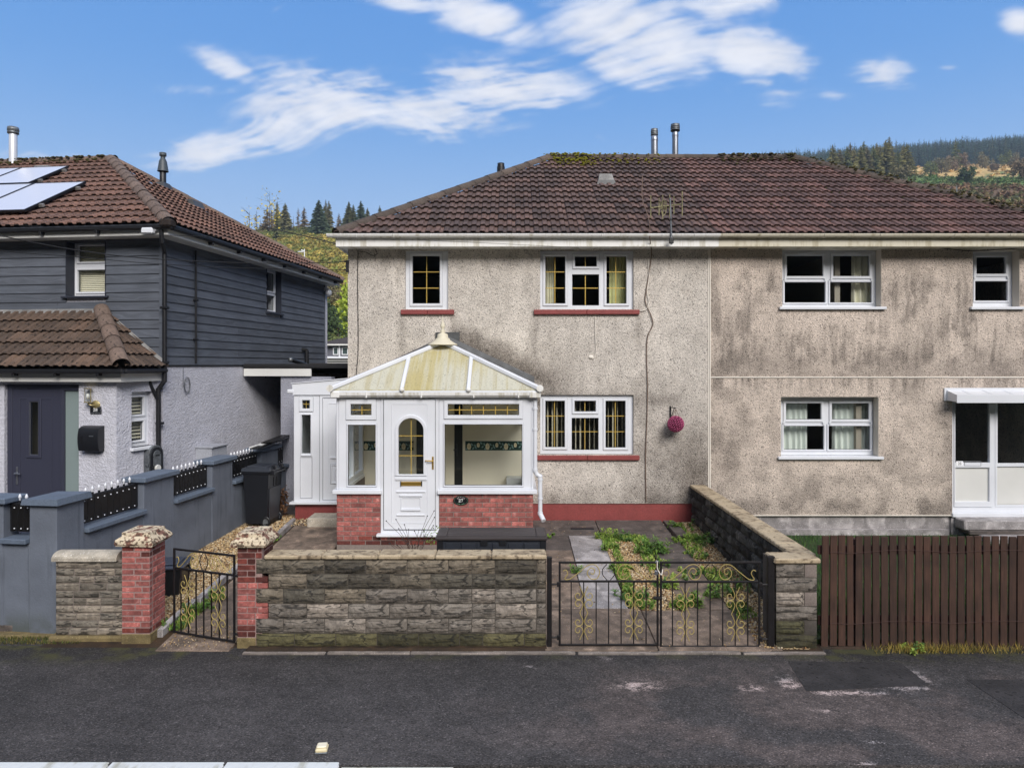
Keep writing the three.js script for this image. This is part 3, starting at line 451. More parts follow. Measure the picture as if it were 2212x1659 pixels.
// tiles a slope: O its lower-left corner, ex along the eaves, ey up the slope; left(y), right(y) its edges along ex
function tileSlope(parent, O, ex, ey, rise, left, right, mats, budget, W = .32, row = .32, tint) {
  const ez = ex.clone().cross(ey), L = row + .05, list = [];
  const shared = [0, 1, 2].map(() => { const g = tileShape(W, L), u = boxUV(g), o = rr(0, 1), a = u.attributes.uv; for (let i = 0; i < a.count; i++) a.setXY(i, a.getX(i) + o, a.getY(i) + o * 2); return strip(u, true); });
  const rows = Math.ceil(rise / row - .2);
  for (let r = 0; r < rows; r++) {
    const y = r * row, off = 0, lo = left(y), hi = right(y);
    for (let i = Math.floor((lo - off) / W) ; i * W + off < hi; i++) {
      const x = i * W + off, L2 = Math.min(L, rise - y + .02), lE = (t) => left(Math.min(rise, y + t)) - x, rE = (t) => right(Math.min(rise, y + t)) - x;
      if (lE(0) > W - .02 || rE(0) < .02) continue;
      const cut = lE(L2) > .001 || rE(L2) < W - .001 || rE(0) < W - .001 || L2 < L - .001;
      list.push({ x, y, cut, lE, rE, L2 });
    }
  }
  const base = parent.base, rest = [];
  const wp = (t) => O.clone().addScaledVector(ex, t.x + W / 2).addScaledVector(ey, t.y);
  for (const t of list) { const p = wp(t); if (parent.turned) p.applyMatrix4(parent.turned); const u = p.x / -p.z * F + CX; t.key = (u > -40 && u < 2260 ? 0 : 1000) - p.z; }
  list.sort((a, b) => a.key - b.key);
  list.forEach((t, i) => {
    const g = t.cut ? strip(tileShape(W, t.L2, t.lE, t.rE), false) : pick(shared);
    const jit = rr(-.004, .004), mt = new THREE.Matrix4().makeBasis(ex, ey, ez).setPosition(O.clone().addScaledVector(ex, t.x + rr(-.003, .003)).addScaledVector(ey, t.y + jit).addScaledVector(ez, .012 + rr(0, .003)).sub(base));
    const pool = tint ? tint(t, mats) : mats;
    if (i < budget) { const o = new THREE.Mesh(g, pick(pool)); o.name = 'roof_tile'; o.castShadow = o.receiveShadow = true; mt.decompose(o.position, o.quaternion, o.scale); parent.add(o); }
    else rest.push(g.clone().applyMatrix4(mt));
  });
  if (rest.length) { const o = new THREE.Mesh(mergeGeometries(rest), mats[2]); o.name = 'roof_tile'; o.userData.kind = 'stuff'; o.castShadow = o.receiveShadow = true; parent.add(o); }
}
function ridgeLine(parent, p, q, r, len, mats, name = 'ridge_tile') {   // half-round capping tiles from p up to q
  const d = q.clone().sub(p), n = Math.round(d.length() / len), e = d.clone().normalize(), base = parent.base;
  const side = e.clone().cross(V(0, 1, 0)).normalize(), up = side.clone().cross(e).normalize();
  const g = new THREE.CylinderGeometry(r * .94, r, len * 1.04, 12, 1, true, -Math.PI / 2, Math.PI), g2 = new THREE.CylinderGeometry(r * .94 - .018, r - .018, len * 1.04, 12, 1, true, -Math.PI / 2, Math.PI), g3 = new THREE.RingGeometry(r - .018, r, 12, 1, 0, Math.PI).rotateX(-Math.PI / 2).rotateY(0).translate(0, -len * .52, 0).scale(1, 1, -1);
  const all = strip(mergeGeometries([strip(g), strip(g2), strip(g3)]), true);
  for (let i = 0; i < n; i++) {
    const c = p.clone().addScaledVector(e, d.length() * (i + .5) / n).addScaledVector(up, rr(-.004, .004)).sub(base), o = new THREE.Mesh(all, pick(mats));
    o.name = name; new THREE.Matrix4().makeBasis(side, e, up.clone()).setPosition(c).decompose(o.position, o.quaternion, o.scale);
    o.castShadow = o.receiveShadow = true; parent.add(o);
  }
}
function mossOn(parent, n, place, c = m.moss, size = [.015, .05]) {
  const gs = []; for (let i = 0; i < n; i++) { const [x, y, z] = place(i), s = rr(...size); gs.push(new THREE.IcosahedronGeometry(1, 0).scale(s * rr(.8, 1.8), s * .6, s).rotateY(rr(0, 3)).translate(x, y, z)); }
  mesh('moss', gs, c, parent).userData.kind = 'stuff';
}

// ───────── windows ─────────
// white plastic window in the plane z (its front): lights = glass rectangles; sash > 0 gives a light its own raised opening frame
function makeWindow(parent, name, x0, x1, y0, y1, z, lights, o = {}) {
  const w = part(name, parent), D = .07, up = o.mat || m.upvc;
  mesh('frame', plate(x0, x1, y0, y1, z, z - D, lights.map((l) => { const s = l.sash || 0; return [l.x0 - s * .6, l.x1 + s * .6, l.y0 - s * .6, l.y1 + s * .6]; }), .005), up, w);
  for (const l of lights) {
    const s = l.sash;
    if (s) { mesh('outline', ring(l.x0 - s - .004, l.x1 + s + .004, l.y0 - s - .004, l.y1 + s + .004, .01, z + .004, z - .01, 0), m.outline, w); mesh('sash', plate(l.x0 - s, l.x1 + s, l.y0 - s, l.y1 + s, z + .02, z - .05, [[l.x0, l.x1, l.y0, l.y1]], .007), up, w); if (l.horn) mesh('horn', [l.x0 - s + .012, l.x1 + s - .012].map((x) => taper(x - .012, x + .012, z, z + .03, l.y0 - s - .05, x - .02, x + .02, z, z + .035, l.y0 - s + .005)), up, w); if (l.vent) mesh('trickle_vent', CB((l.x0 + l.x1) / 2 - .13, (l.x0 + l.x1) / 2 + .13, l.y1 + .035, l.y1 + .055, z + .02, z + .03, .003), up, w); }  // thin grey ring drawn round the sash edge to mark it
    mesh('gasket', ring(l.x0 - .001, l.x1 + .001, l.y0 - .001, l.y1 + .001, .008, z - .024, z - .034, 0), m.gasket, w);
    mesh('pane', B(l.x0 - .004, l.x1 + .004, l.y0 - .004, l.y1 + .004, z - .036, z - .036).scale(1, 1, 1), l.glass || m.glass, w);
    for (const bx of l.bv || []) mesh('glazing_bar', B(bx - .007, bx + .007, l.y0, l.y1, z - .042, z - .05), m.goldBar, w);
    for (const by of l.bh || []) mesh('glazing_bar', B(l.x0, l.x1, by - .007, by + .007, z - .0425, z - .051), m.goldBar, w);
  }
  return w;
}
function curtain(parent, x0, x1, y0, y1, z, folds, amp = .04, mat = m.curtain, name = 'curtain') {
  const n = folds * 10, g = new THREE.PlaneGeometry(x1 - x0, y1 - y0, n, 6), p = g.attributes.position, ph = rr(0, 6);
  for (let i = 0; i < p.count; i++) { const t = p.getX(i) / (x1 - x0) + .5, v = p.getY(i) / (y1 - y0); p.setZ(i, Math.sin(t * folds * 6.283 + ph + Math.sin(t * 9) * .6) * amp * (.7 - v * .4)); }
  g.computeVertexNormals(); return mesh(name, g.translate((x0 + x1) / 2, (y0 + y1) / 2, z), mat, parent);
}
const slatsV = (x0, x1, n, y0, y1, z, w, ang, skip = () => false) => Array.from({ length: n }, (_, i) => i).filter((i) => !skip(i)).map((i) => B(-w / 2, w / 2, y0, y1, -.001, .001).rotateY(ang + rr(-.12, .12)).translate(mix(x0, x1, (i + .5) / n), 0, z));
const slatsH = (x0, x1, y0, y1, n, z, w, ang) => Array.from({ length: n }, (_, i) => B(x0, x1, -.001, .001, -w / 2, w / 2).rotateX(ang).translate(0, mix(y0, y1, (i + .5) / n), z));
const DH = 12.9, ZF = -12.9;                                     // façade of 27 and 26
const hx = (u, d = DH) => X(u, d), hy = (v, d = DH) => Y(v, d);
const light = (u0, u1, v0, v1, e = {}, d = DH + .07) => ({ x0: X(u0, d), x1: X(u1, d), y0: Y(v1, d), y1: Y(v0, d), ...e, bv: (e.bv || []).map((u) => X(u, d)), bh: (e.bh || []).map((v) => Y(v, d)) });

// ───────── number 27 and number 26, the semi-detached pair ─────────
const XL = -2.985, XM = 3.6, XR = 10.19, ZB = -20.3, EAVE = 5.28, RIDGE = 7.96, ZR = -16.6, RUN = 4.05, PITCH = Math.atan2(RIDGE - 5.45, RUN), SL = RUN / Math.cos(PITCH);
function houseShell(t, x0, x1, y0, openings, facade, zf, gl) {
  const w = part('wall', t);
  mesh('front_wall', plate(x0, x1, y0, EAVE, zf, zf - .27, openings), facade, w);
  mesh('side_wall', B(x0, x0 + .25, .1, EAVE, zf - .272, ZB + .25), facade, w); mesh('side_wall', B(x1 - .25, x1, .1, EAVE, zf - .272, ZB + .25), facade, w);
  mesh('back_wall', B(x0, x1, .1, EAVE, ZB + .248, ZB), facade, w);
  const r = part('room', t);
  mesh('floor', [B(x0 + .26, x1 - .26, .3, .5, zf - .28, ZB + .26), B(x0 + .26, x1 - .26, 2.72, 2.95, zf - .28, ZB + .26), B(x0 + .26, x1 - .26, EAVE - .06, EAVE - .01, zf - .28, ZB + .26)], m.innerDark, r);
  mesh('partition', [B(x0 + .26, x1 - .26, .5, 2.72, zf - 3.6, zf - 3.7), B(x0 + .26, x1 - .26, 2.95, EAVE - .06, zf - 3.6, zf - 3.7), B((x0 + x1) / 2 - .5, (x0 + x1) / 2 - .4, .5, 2.72, zf - .3, zf - 3.6), B((x0 + x1) / 2 - .9, (x0 + x1) / 2 - .8, 2.95, EAVE - .06, zf - .3, zf - 3.6)], m.inner, r);
  return w;
}
const hipL = (y) => -.35 + y * Math.cos(PITCH), deckPt = (x, k) => V(x, 5.44 + k * (RIDGE - 5.45), -12.55 - k * RUN);
const h27 = thing('semi_detached_house', 'pebble-dashed house with conservatory porch, red sills and dark tiled roof, number 27', 'house', [0.3, .3, -16]);
const UL = light(892, 950, 552, 656, { bv: [922], bh: [587, 622] }), OP = [];
{
  const o27 = [[hx(875), hx(968), hy(668), hy(541)], [hx(1167), hx(1369), hy(668), hy(541)], [hx(1167), hx(1369), hy(982), hy(853)], [hx(893), hx(1005), .66, 2.55]];
  houseShell(h27, XL, XM - .012, .64, o27, m.dash27, ZF, 0);
  mesh('plinth', B(XL + .02, XM - .012, .2, .638, ZF - .02, ZF - .27), m.redPaint, h27);
  for (const [u0, u1, v] of [[866, 981, 670], [1153, 1381, 670], [1155, 1381, 984]]) mesh('sill', [CB(hx(u0), hx((u0 + u1) / 2) - .0015, hy(v + 9.5), hy(v - .5), ZF - .05, ZF + .06, .008), CB(hx((u0 + u1) / 2) + .0015, hx(u1), hy(v + 9.5), hy(v - .5), ZF - .05, ZF + .06, .008)], m.redPaint, h27);
  // head and jamb trims of the older windows
  const zw = ZF - .06;
  let w = makeWindow(h27, 'window', hx(875), hx(968), hy(668), hy(541), zw, [light(891, 950, 553, 656, { sash: .05, bv: [921], bh: [587, 622] })]);
  w = makeWindow(h27, 'window', hx(1167), hx(1369), hy(668), hy(541), zw, [
    light(1178, 1221, 554, 656, { sash: .045, bv: [1199], bh: [587, 622] }), light(1242, 1289, 554, 576, { sash: .045, bv: [1265] }), light(1236, 1294, 593, 660, { bv: [1265], bh: [622] }), light(1310, 1353, 554, 656, { sash: .045, bv: [1331], bh: [587, 622] })]);
  curtain(w, hx(1174), hx(1199), hy(664), hy(545), ZF - .36, 4, .03); curtain(w, hx(1322), hx(1362), hy(664), hy(545), ZF - .36, 5, .02, M({ color: col(214, 214, 160), roughness: .95 }));
  w = makeWindow(h27, 'window', hx(1167), hx(1369), hy(982), hy(853), zw, [
    light(1178, 1220, 866, 966, { sash: .045, bv: [1198], bh: [899, 933] }), light(1241, 1287, 866, 889, { sash: .045, bv: [1264] }), light(1235, 1293, 903, 972, { bv: [1264], bh: [933] }), light(1308, 1351, 866, 967, { sash: .045, bv: [1330], bh: [899, 933] })]);
  mesh('vertical_blind', slatsV(hx(1170), hx(1366), 19, hy(975), hy(856), ZF - .33, .085, 1.25), m.blind, w);
  // front door of the house, inside the porch
  const d = part('inner_door', h27);
  mesh('frame', [ring(hx(893), hx(1005), .5, 2.55, .05, ZF + .01, ZF - .08), B(hx(957), hx(981), .55, 2.5, ZF + .012, ZF - .07)], m.cream, d);
  mesh('leaf', CB(hx(893) + .05, hx(957), .52, 2.5, ZF - .06, ZF - .02, .004), M({ color: col(26, 28, 24), roughness: .7 }), d); mesh('pane', B(hx(981), hx(1005) - .05, .55, 2.5, ZF - .05, ZF - .052), M({ color: col(14, 18, 16), roughness: .7 }), d);
  mesh('handle', [bar(V(hx(985), 1.62, ZF + .0), V(hx(985), 1.62, ZF + .05), .012), bar(V(hx(985), 1.62, ZF + .05), V(hx(980), 1.62, ZF + .05), .01), B(hx(984), hx(987.5), 1.5, 1.72, ZF - .02, ZF + .005)], m.black, d);
  const lin = mesh('porch_lining', plate(-2.72, .3, .5, 2.62, ZF + .012, ZF + .006, [[hx(893), hx(1005), .52, 2.55]]), m.cream, h27);
}
const h26 = thing('semi_detached_house', 'pebble-dashed house with streaked grime, white door canopy and red-brown roof, number 26', 'house', [6.9, .1, -16]);
const Z26 = ZF + .004;
{
  const wn = [[1690, 1905, 537, 665], [1687, 1899, 857, 988], [2102, 2204, 540, 665]], o26 = wn.map(([a, b, c, d]) => [hx(a), hx(b), hy(d), hy(c)]), door = [hx(2058), hx(2290), .445, 2.56];
  houseShell(h26, XM + .012, XR, .43, [...o26, door], m.dash26, Z26, 0);
  mesh('plinth', [B(XM + .012, hx(2056), .0, .428, Z26 - .05, Z26 - .27), B(XM + .012, hx(2050), 0, .17, Z26 + .02, Z26 - .049), B(hx(2056) + .001, XR, 0, .428, Z26 - .002, Z26 - .27)], m.concreteWall, h26);
  mesh('bead', [B(XM + .012, XR, 2.925, 2.945, Z26, Z26 + .016), B(XM + .012, hx(2056), .42, .434, Z26, Z26 + .016)], m.cableWhite, h26);
  wn.forEach(([a, b, c, e]) => mesh('sill', CB(hx(a - 7), hx(b + 8), hy(e + 4), hy(e - 2), Z26 - .2, Z26 + .06, .006), m.upvc, h26));
  const zw = Z26 - .2, L = (u0, u1, v0, v1, e) => light(u0, u1, v0, v1, e, DH + .22);
  let w = makeWindow(h26, 'window', hx(1690), hx(1905), hy(663), hy(537), zw, [L(1699, 1777, 553, 597, { sash: .05, horn: 1, vent: 1 }), L(1799, 1877, 553, 597, { sash: .05, horn: 1, vent: 1 }), L(1694, 1782, 610, 654, { sash: .03 }), L(1792, 1882, 610, 654, { sash: .03 })]);
  curtain(w, X(1842, 13.3), X(1905, 13.3), hy(668), hy(545), zw - .22, 5, .04);
  w = makeWindow(h26, 'window', hx(1687), hx(1899), hy(986), hy(857), zw, [L(1697, 1773, 871, 906, { sash: .05, horn: 1, vent: 1 }), L(1796, 1876, 871, 906, { sash: .05, horn: 1, vent: 1 }), L(1692, 1779, 920, 971, { sash: .03 }), L(1789, 1879, 920, 971, { sash: .03 })]);
  curtain(w, X(1685, 13.3), X(1746, 13.3), hy(990), hy(860), zw - .22, 5, .035, m.paleCurtain); curtain(w, X(1800, 13.3), X(1890, 13.3), hy(990), hy(860), zw - .22, 7, .04, m.paleCurtain);
  for (const [a, b, c, e] of wn) { const r = part('reveal', h26); for (const x of [hx(a) + .003, hx(b) - .003]) mesh('jamb', B(x - .003, x + .003, hy(e) + .02, hy(c), Z26 - .004, Z26 - .19), m.lightReveal, r); mesh('head', B(hx(a) + .007, hx(b) - .007, hy(c) - .006, hy(c), Z26 - .004, Z26 - .19), m.lightReveal, r); }
  makeWindow(h26, 'window', hx(2102), hx(2204), hy(663), hy(540), zw, [L(2108, 2171, 556, 592, { sash: .05, horn: 1 }), L(2105, 2175, 608, 650, { sash: .03 })]);
  // front door with side panel
  const d = part('front_door', h26), zd = Z26 - .1, dx = (u) => X(u, DH + .1), y0 = .43;
  mesh('frame', plate(hx(2058), hx(2300), y0, 2.56, zd, zd - .07, [[dx(2063), dx(2141), .6, 2.5], [dx(2155), dx(2230), .6, 2.5], [dx(2238), dx(2270), .6, 2.5]], .006), m.upvc, d);
  const ly = hy(990), my = hy(1006);
  mesh('leaf', plate(dx(2061), dx(2143), .56, 2.5, zd + .016, zd - .05, [[dx(2064), dx(2138), my + .04, 2.47], [dx(2064), dx(2137), .66, hy(1012)]], .006), m.upvc, d);
  mesh('pane', [B(dx(2062), dx(2139), my + .03, 2.48, zd - .03, zd - .031)], m.glass, d);
  mesh('panel', [CB(dx(2063), dx(2138), .65, hy(1010), zd - .02, zd - .035, .004)], m.whitePaint, d);
  const s = part('side_panel', h26);
  mesh('frame', plate(dx(2150), dx(2236), .56, 2.5, zd + .008, zd - .05, [[dx(2156), dx(2230), my + .03, 2.46], [dx(2155), dx(2230), .6, hy(1010)]], .006), m.upvc, s);
  mesh('pane', B(dx(2154), dx(2231), my, 2.48, zd - .03, zd - .031), m.glass, s); mesh('panel', CB(dx(2153), dx(2231), .58, hy(1008), zd - .02, zd - .035, .004), m.whitePaint, s);
  mesh('letter_plate', ring(dx(2083), dx(2119), hy(1008), hy(998), .007, zd + .022, zd + .014, .002), m.outline, d);
  const num = canvasTex(128, 64, (g) => { g.fillStyle = '#f4f6fa'; g.fillRect(0, 0, 128, 64); g.fillStyle = '#181818'; g.font = 'bold 56px serif'; g.textAlign = 'center'; g.fillText('26', 64, 52); });
  const np = new THREE.PlaneGeometry(dx(2080) - dx(2065), .085).translate(dx(2072.5), hy(1002.5), zd + .021); mesh('door_number', np, M({ map: num, roughness: .5 }), d, true);
  mesh('threshold', CB(hx(2056), hx(2300), .40, .47, Z26 - .1, Z26 + .05, .008), m.upvc, h26);
  const c = part('canopy', h26);
  mesh('back_plate', CB(hx(2039), hx(2300), hy(866), hy(838), Z26, Z26 + .03, .004), m.upvc, c);
  const c0 = hx(2044), zc = Z26 + .32; mesh('sheet', [hexa([V(c0, 2.52, Z26 + .03), V(hx(2300), 2.52, Z26 + .03), V(hx(2300), 2.5, zc), V(c0, 2.5, zc), V(c0, 2.7, Z26 + .03), V(hx(2300), 2.7, Z26 + .03), V(hx(2300), 2.625, zc), V(c0, 2.625, zc)]), CB(c0 - .01, hx(2300), 2.485, 2.635, zc, zc + .02, .004)], m.upvc, c);
  mesh('rib', [2075, 2120, 2165].map((u) => hexa([V(hx(u), 2.69, Z26 + .03), V(hx(u) + .02, 2.69, Z26 + .03), V(hx(u) + .02, 2.61, zc), V(hx(u), 2.61, zc), V(hx(u), 2.706, Z26 + .03), V(hx(u) + .02, 2.706, Z26 + .03), V(hx(u) + .02, 2.631, zc), V(hx(u), 2.631, zc)])), m.upvc, c);
  const st = part('doorstep', h26); mesh('step', CB(hx(2062), hx(2300), .22, .4, Z26, Z26 + .3, .02), m.conGray, st); mesh('step', CB(hx(2090), hx(2300), .02, .16, Z26 + .0, Z26 + .62, .02), m.conGray, st); mesh('step', CB(hx(2070), hx(2300), .15, .222, Z26, Z26 + .34, .01), m.conDark, st);
}
// roofs: each house carries its half
function pairRoof(t, left) {
  const r = part('roof', t), A = -3.14, RA = .91, RB = 6.5, Bx = 10.55, s = left ? [A, XM, RA, XM] : [XM, Bx, XM, RB];
  const e = 5.44, top = RIDGE - .01;
  mesh('roof_deck', polys([[V(s[0], e, -12.55), V(s[1], e, -12.55), V(s[3], top, ZR), V(s[2], top, ZR)], [V(s[0], e, -20.65), V(s[1], e, -20.65), V(s[3], top, ZR), V(s[2], top, ZR)], [V(s[0], e, -12.55), V(s[0], e, -20.65), V(s[2], top, ZR)], [V(s[1], e, -12.55), V(s[1], e, -20.65), V(s[3], top, ZR)], [V(s[0], e, -12.55), V(s[1], e, -12.55), V(s[1], e, -20.65), V(s[0], e, -20.65)]]), m.deck, r);
  const cp = Math.cos(PITCH), sp = Math.sin(PITCH);
  tileSlope(r, V(s[0], 5.45, -12.53), V(1, 0, 0), V(0, sp, -cp), SL, left ? (y) => y * cp : () => 0, left ? () => s[1] - s[0] : (y) => s[1] - s[0] - y * cp, left ? m.tile27 : m.tile26, 300, .32, .32);
  ridgeLine(r, V(left ? A + .03 : Bx - .03, 5.47, -12.58), V(left ? RA : RB, RIDGE + .0, ZR + .05), .125, .44, m.ridge, 'hip_tile');
  ridgeLine(r, V(left ? RA - .1 : XM, RIDGE + .0, ZR + .02), V(left ? XM : RB + .1, RIDGE + .0, ZR + .02), .12, .44, m.ridge);
  const ea = part('eaves', t), x0 = left ? A + .02 : XM + .06, x1 = left ? XM + .06 : Bx, fm = left ? m.upvcDirty : M({ map: T_dirty, color: col(228, 222, 204), roughness: .6 });
  mesh('fascia', CB(x0, x1, 5.25, left ? 5.42 : 5.415, -12.585, -12.555, .004), fm, ea);
  mesh('soffit', B(x0, x1, 5.262, 5.276, -12.586, ZF - .0), fm, ea);
  if (left) mesh('side_fascia', [CB(A + .02, A + .05, 5.25, 5.42, -20.6, -12.587, .004), B(A + .052, XL, 5.262, 5.276, -20.6, -12.9)], fm, ea);
  const gp = (k) => Array.from({ length: 9 }, (_, i) => { const a = Math.PI + Math.PI * i / 8; return [Math.cos(a) * k, Math.sin(a) * k]; });
  const gs = new THREE.Shape(); [...gp(.056), ...gp(.05).reverse()].forEach(([x, y], i) => i ? gs.lineTo(x, y) : gs.moveTo(x, y));
  const g = new THREE.ExtrudeGeometry(gs, { depth: x1 - x0 + (left ? .14 : 0), bevelEnabled: false }).rotateY(Math.PI / 2).translate(x0 - (left ? .14 : 0), 5.455, -12.495);
  mesh('gutter', [g, CB(x0 - (left ? .14 : 0), x1, 5.445, 5.462, -12.445, -12.436, .003)], fm, ea);
  for (const u of left ? [770, 850, 930, 1010, 1040, 1180, 1300, 1430, 1500] : [1560, 1640, 1780, 1900, 2060, 2180]) mesh('gutter_bracket', new THREE.TorusGeometry(.06, .009, 5, 10, Math.PI).rotateZ(Math.PI).rotateY(Math.PI / 2).translate(hx(u, 12.5), 5.457, -12.495), fm, ea);
  return r;
}
const r27 = pairRoof(h27, true), r26 = pairRoof(h26, false);
mossOn(r27, 300, () => { const x = rnd() < .6 ? rr(.95, 1.9) : rr(.7, 3.4), k = rnd() * rnd() * .7; return [x, RIDGE + .1 - k * .65 + rr(-.02, .02) - (k > .1 ? .06 : 0), ZR + .14 + k * 1.0]; }, m.moss, [.01, .034]);
mossOn(r26, 110, () => { const x = rr(4.8, 6.6), k = rnd() * rnd() * .5; return [x, RIDGE + .1 - k * .65 - (k > .1 ? .06 : 0), ZR + .14 + k]; }, m.mossDark, [.015, .045]);
mossOn(r26, 420, () => { const t = rnd(), x = 6.55 + 3.95 * t; return [x + rr(-.12, .1), mix(RIDGE + .02, 5.5, t) + rr(.02, .1), mix(ZR, -12.6, t) + rr(.05, .16)]; }, m.mossDark, [.012, .035]);
mossOn(r26, 150, () => { const t = rnd(), x = rr(4.2, 8); return [x, mix(RIDGE - .1, 6.1, t) + .045, mix(ZR + .12, -13.55, t)]; }, m.mossDark, [.01, .028]);
// small things of the pair's front
const TH = (n, l, c, p, g) => thing(n, l, c, p, g);
{
  const flue = (u, d, vt, r, cap, label) => { const x = X(u, d), yb = 7.6, yt = Y(vt, d), t = TH('roof_flue', label, 'flue', [x, yb, -d]); mesh('pipe', lathe([[0, yb], [r, yb], [r, yt - .3], [r * 1.05, yt - .3], [r * 1.05, yt - .25], [r, yt - .25], [r, yt - .16], [0, yt - .16]], x, 0, -d), m.steel, t);
    mesh('cowl', lathe([[0, yt - .17], [cap, yt - .17], [cap, yt - .13], [cap * .82, yt - .12], [cap, yt - .11], [cap, yt - .09], [cap * .82, yt - .08], [cap, yt - .07], [cap, yt - .05], [cap * .85, yt - .04], [cap * .98, yt - .01], [0, yt]], x, 0, -d), m.galv, t); };
  flue(1414, 17.1, 278, .085, .088, 'shorter metal flue pipe with ribbed top above the dark roof ridge'); flue(1459, 17.1, 268, .075, .112, 'taller metal flue pipe with wide round cowl above the roof ridge');
  { const d = 15.9, x = X(1082, d); const t = TH('vent_pipe', 'small black vent pipe poking up behind the left hip of the middle roof', 'vent pipe', [x, 6.8, -d - 2]); mesh('pipe', lathe([[0, 6.5], [.1, 6.5], [.1, Y(362, d + 2) ], [.085, Y(356, d + 2)], [.09, Y(353, d + 2)], [0, Y(352, d + 2)]], X(1082, d + 2), 0, -d - 2), m.black, t); }
  const onRoof = (u, v) => { let d = 13; for (let i = 0; i < 40; i++) { const y = 5.45 + (d - 12.55) * Math.tan(PITCH) + .04; d += (y - Y(v, d)) < 0 ? .1 : -.02; } return V(X(u, d), Y(v, d), -d); };
  { const p = onRoof(1308, 392), t = TH('roof_vent', 'pale grey tile vent low on the dark roof below the ridge', 'roof vent', [p.x, p.y, p.z]); mesh('hood', taper(p.x - .17, p.x + .17, p.z - .2, p.z + .16, p.y - .03, p.x - .13, p.x + .13, p.z - .22, p.z + .06, p.y + .15), m.leadBright, t); mesh('base', taper(p.x - .21, p.x + .21, p.z - .25, p.z + .2, p.y - .12, p.x - .17, p.x + .17, p.z - .22, p.z + .17, p.y - .01), m.lead, t); }
  // television aerial on a mast at the gutter
  const d = 12.42, px = (u, v, k = d) => V(X(u, k), Y(v, k), -k), a = TH('tv_aerial', 'old television aerial with vertical rods on a mast above the gutter', 'aerial', [X(1450, d), 5.3, -d]), yel = M({ color: col(176, 172, 132), map: T_tile, metalness: .2 });
  mesh('mast', bar(px(1451, 528), px(1448, 428), .017, 8), m.galv, a); mesh('clamp', [CB(X(1446, d), X(1455, d), Y(526, d), Y(514, d), -d - .03, -d + .03, .004)], m.black, a);
  mesh('boom', bar(px(1406, 449, 12.4), px(1474, 441, 12.45), .011, 6), yel, a);
  for (const [u, v0, v1] of [[1406, 422, 471], [1424, 428, 465], [1432, 421, 474], [1447, 420, 470], [1456, 424, 462], [1474, 413, 468]]) mesh('rod', bar(px(u, v1), px(u, v0), .009, 6), yel, a);
  mesh('dipole', tube([px(1433, 466), px(1430, 460), px(1430, 437), px(1434, 431), px(1438, 437), px(1438, 460), px(1434, 466)], .006, 40, 5), yel, a); for (const u of [1427, 1430, 1436, 1440]) mesh('rod', bar(px(u, 455, 12.5), px(u, 434, 12.5), .006, 5), yel, a);
  // cables on the wall
  const wp = (u, v, k = .03) => V(X(u, DH - k), Y(v, DH - k), ZF + k);
  const cab = (pts, r, mt, label, cat = 'cable') => { const p = pts.map(([u, v, k]) => wp(u, v, k ?? .025)); return tag(mesh('wall_cable', tube(p, r, p.length * 8, 6), mt), label, cat); };
  cab([[1388, 380, -1.4], [1388, 430, -.75], [1398, 460, -.3], [1404, 490, .2], [1404, 512, .45], [1406, 530, .3], [1408, 545, .05], [1404, 580], [1396, 630], [1394, 650], [1408, 685], [1411, 700], [1400, 725], [1397, 760], [1399, 830], [1398, 900], [1395, 980], [1396, 1085]], .0085, m.cableBrown, 'brown cable wandering from the roof down the wall right of the windows');
  cab([[1401, 560], [1402, 600], [1398, 630], [1402, 652], [1396, 668], [1383, 672]], .007, m.cableWhite, 'short white cable curving to the upper right window sill');
  cab([[1286, 684], [1286.5, 720], [1286, 770], [1280, 775]], .006, m.cableWhite, 'thin white cable hanging below the upper sill to a pale outlet');
  { const t = TH('cable_outlet', 'small pale outlet at the end of the thin white wall cable', 'outlet', [hx(1277), hy(771), ZF]); mesh('cover', new THREE.SphereGeometry(.05, 10, 6).scale(1, .7, .4).translate(hx(1277), hy(771), ZF + .01), m.cableWhite, t); }
  cab([[773, 540], [772, 600], [773, 690], [773, 760], [769, 810]], .007, m.cable, 'thin dark cable down the left edge of the number 27 wall');
  cab([[775, 543], [790, 545], [806, 552], [814, 548], [810, 537]], .006, m.cable, 'loop of dark cable under the left end of the eaves');
  cab([[1590, 532, .1], [1640, 534, .1], [1700, 535, .1], [1780, 533, .1], [1900, 535, .1], [2010, 534, .1], [2100, 542, .1], [2190, 537, .1], [2260, 533, .1]], .008, m.cable, 'black cable running below the gutter of number 26');
  { const t = TH('junction_box', 'grey cable junction box beneath the gutter beside the party line', 'junction box', [hx(1602), hy(535), ZF + .1]); mesh('box', CB(hx(1594), hx(1611), hy(540), hy(530), ZF + .03, ZF + .12, .008), m.galv, t); }
  tag(mesh('party_strip', [CB(hx(1532.5), hx(1535), .4, EAVE - .02, ZF + .0, ZF + .03, .004), B(hx(1530), hx(1532.3), .4, EAVE - .02, ZF, ZF + .012)], m.cableWhite), 'thin white pipe strip down the joint between the two houses', 'strip');
  // flower ball and its bracket
  const bx = X(1457, 12.72), bt = TH('wall_bracket', 'black iron bracket on the wall holding the pink flower ball', 'bracket', [bx, hy(890), ZF]);
  mesh('arm', [B(bx - .045, bx - .02, hy(906), hy(877), ZF, ZF + .02), bar(V(bx - .03, hy(880), ZF + .01), V(bx + .01, hy(880), ZF + .24), .009), tube([V(bx - .03, hy(903), ZF + .01), V(bx, hy(890), ZF + .08), V(bx, hy(881), ZF + .18)], .007)], m.black, bt);
  const fx = X(1460, 12.68), fy = Y(916, 12.68), fz = -12.68, ft = TH('flower_ball', 'round ball of pink artificial flowers hanging on the pebble-dashed wall', 'flower ball', [fx, fy, fz]);
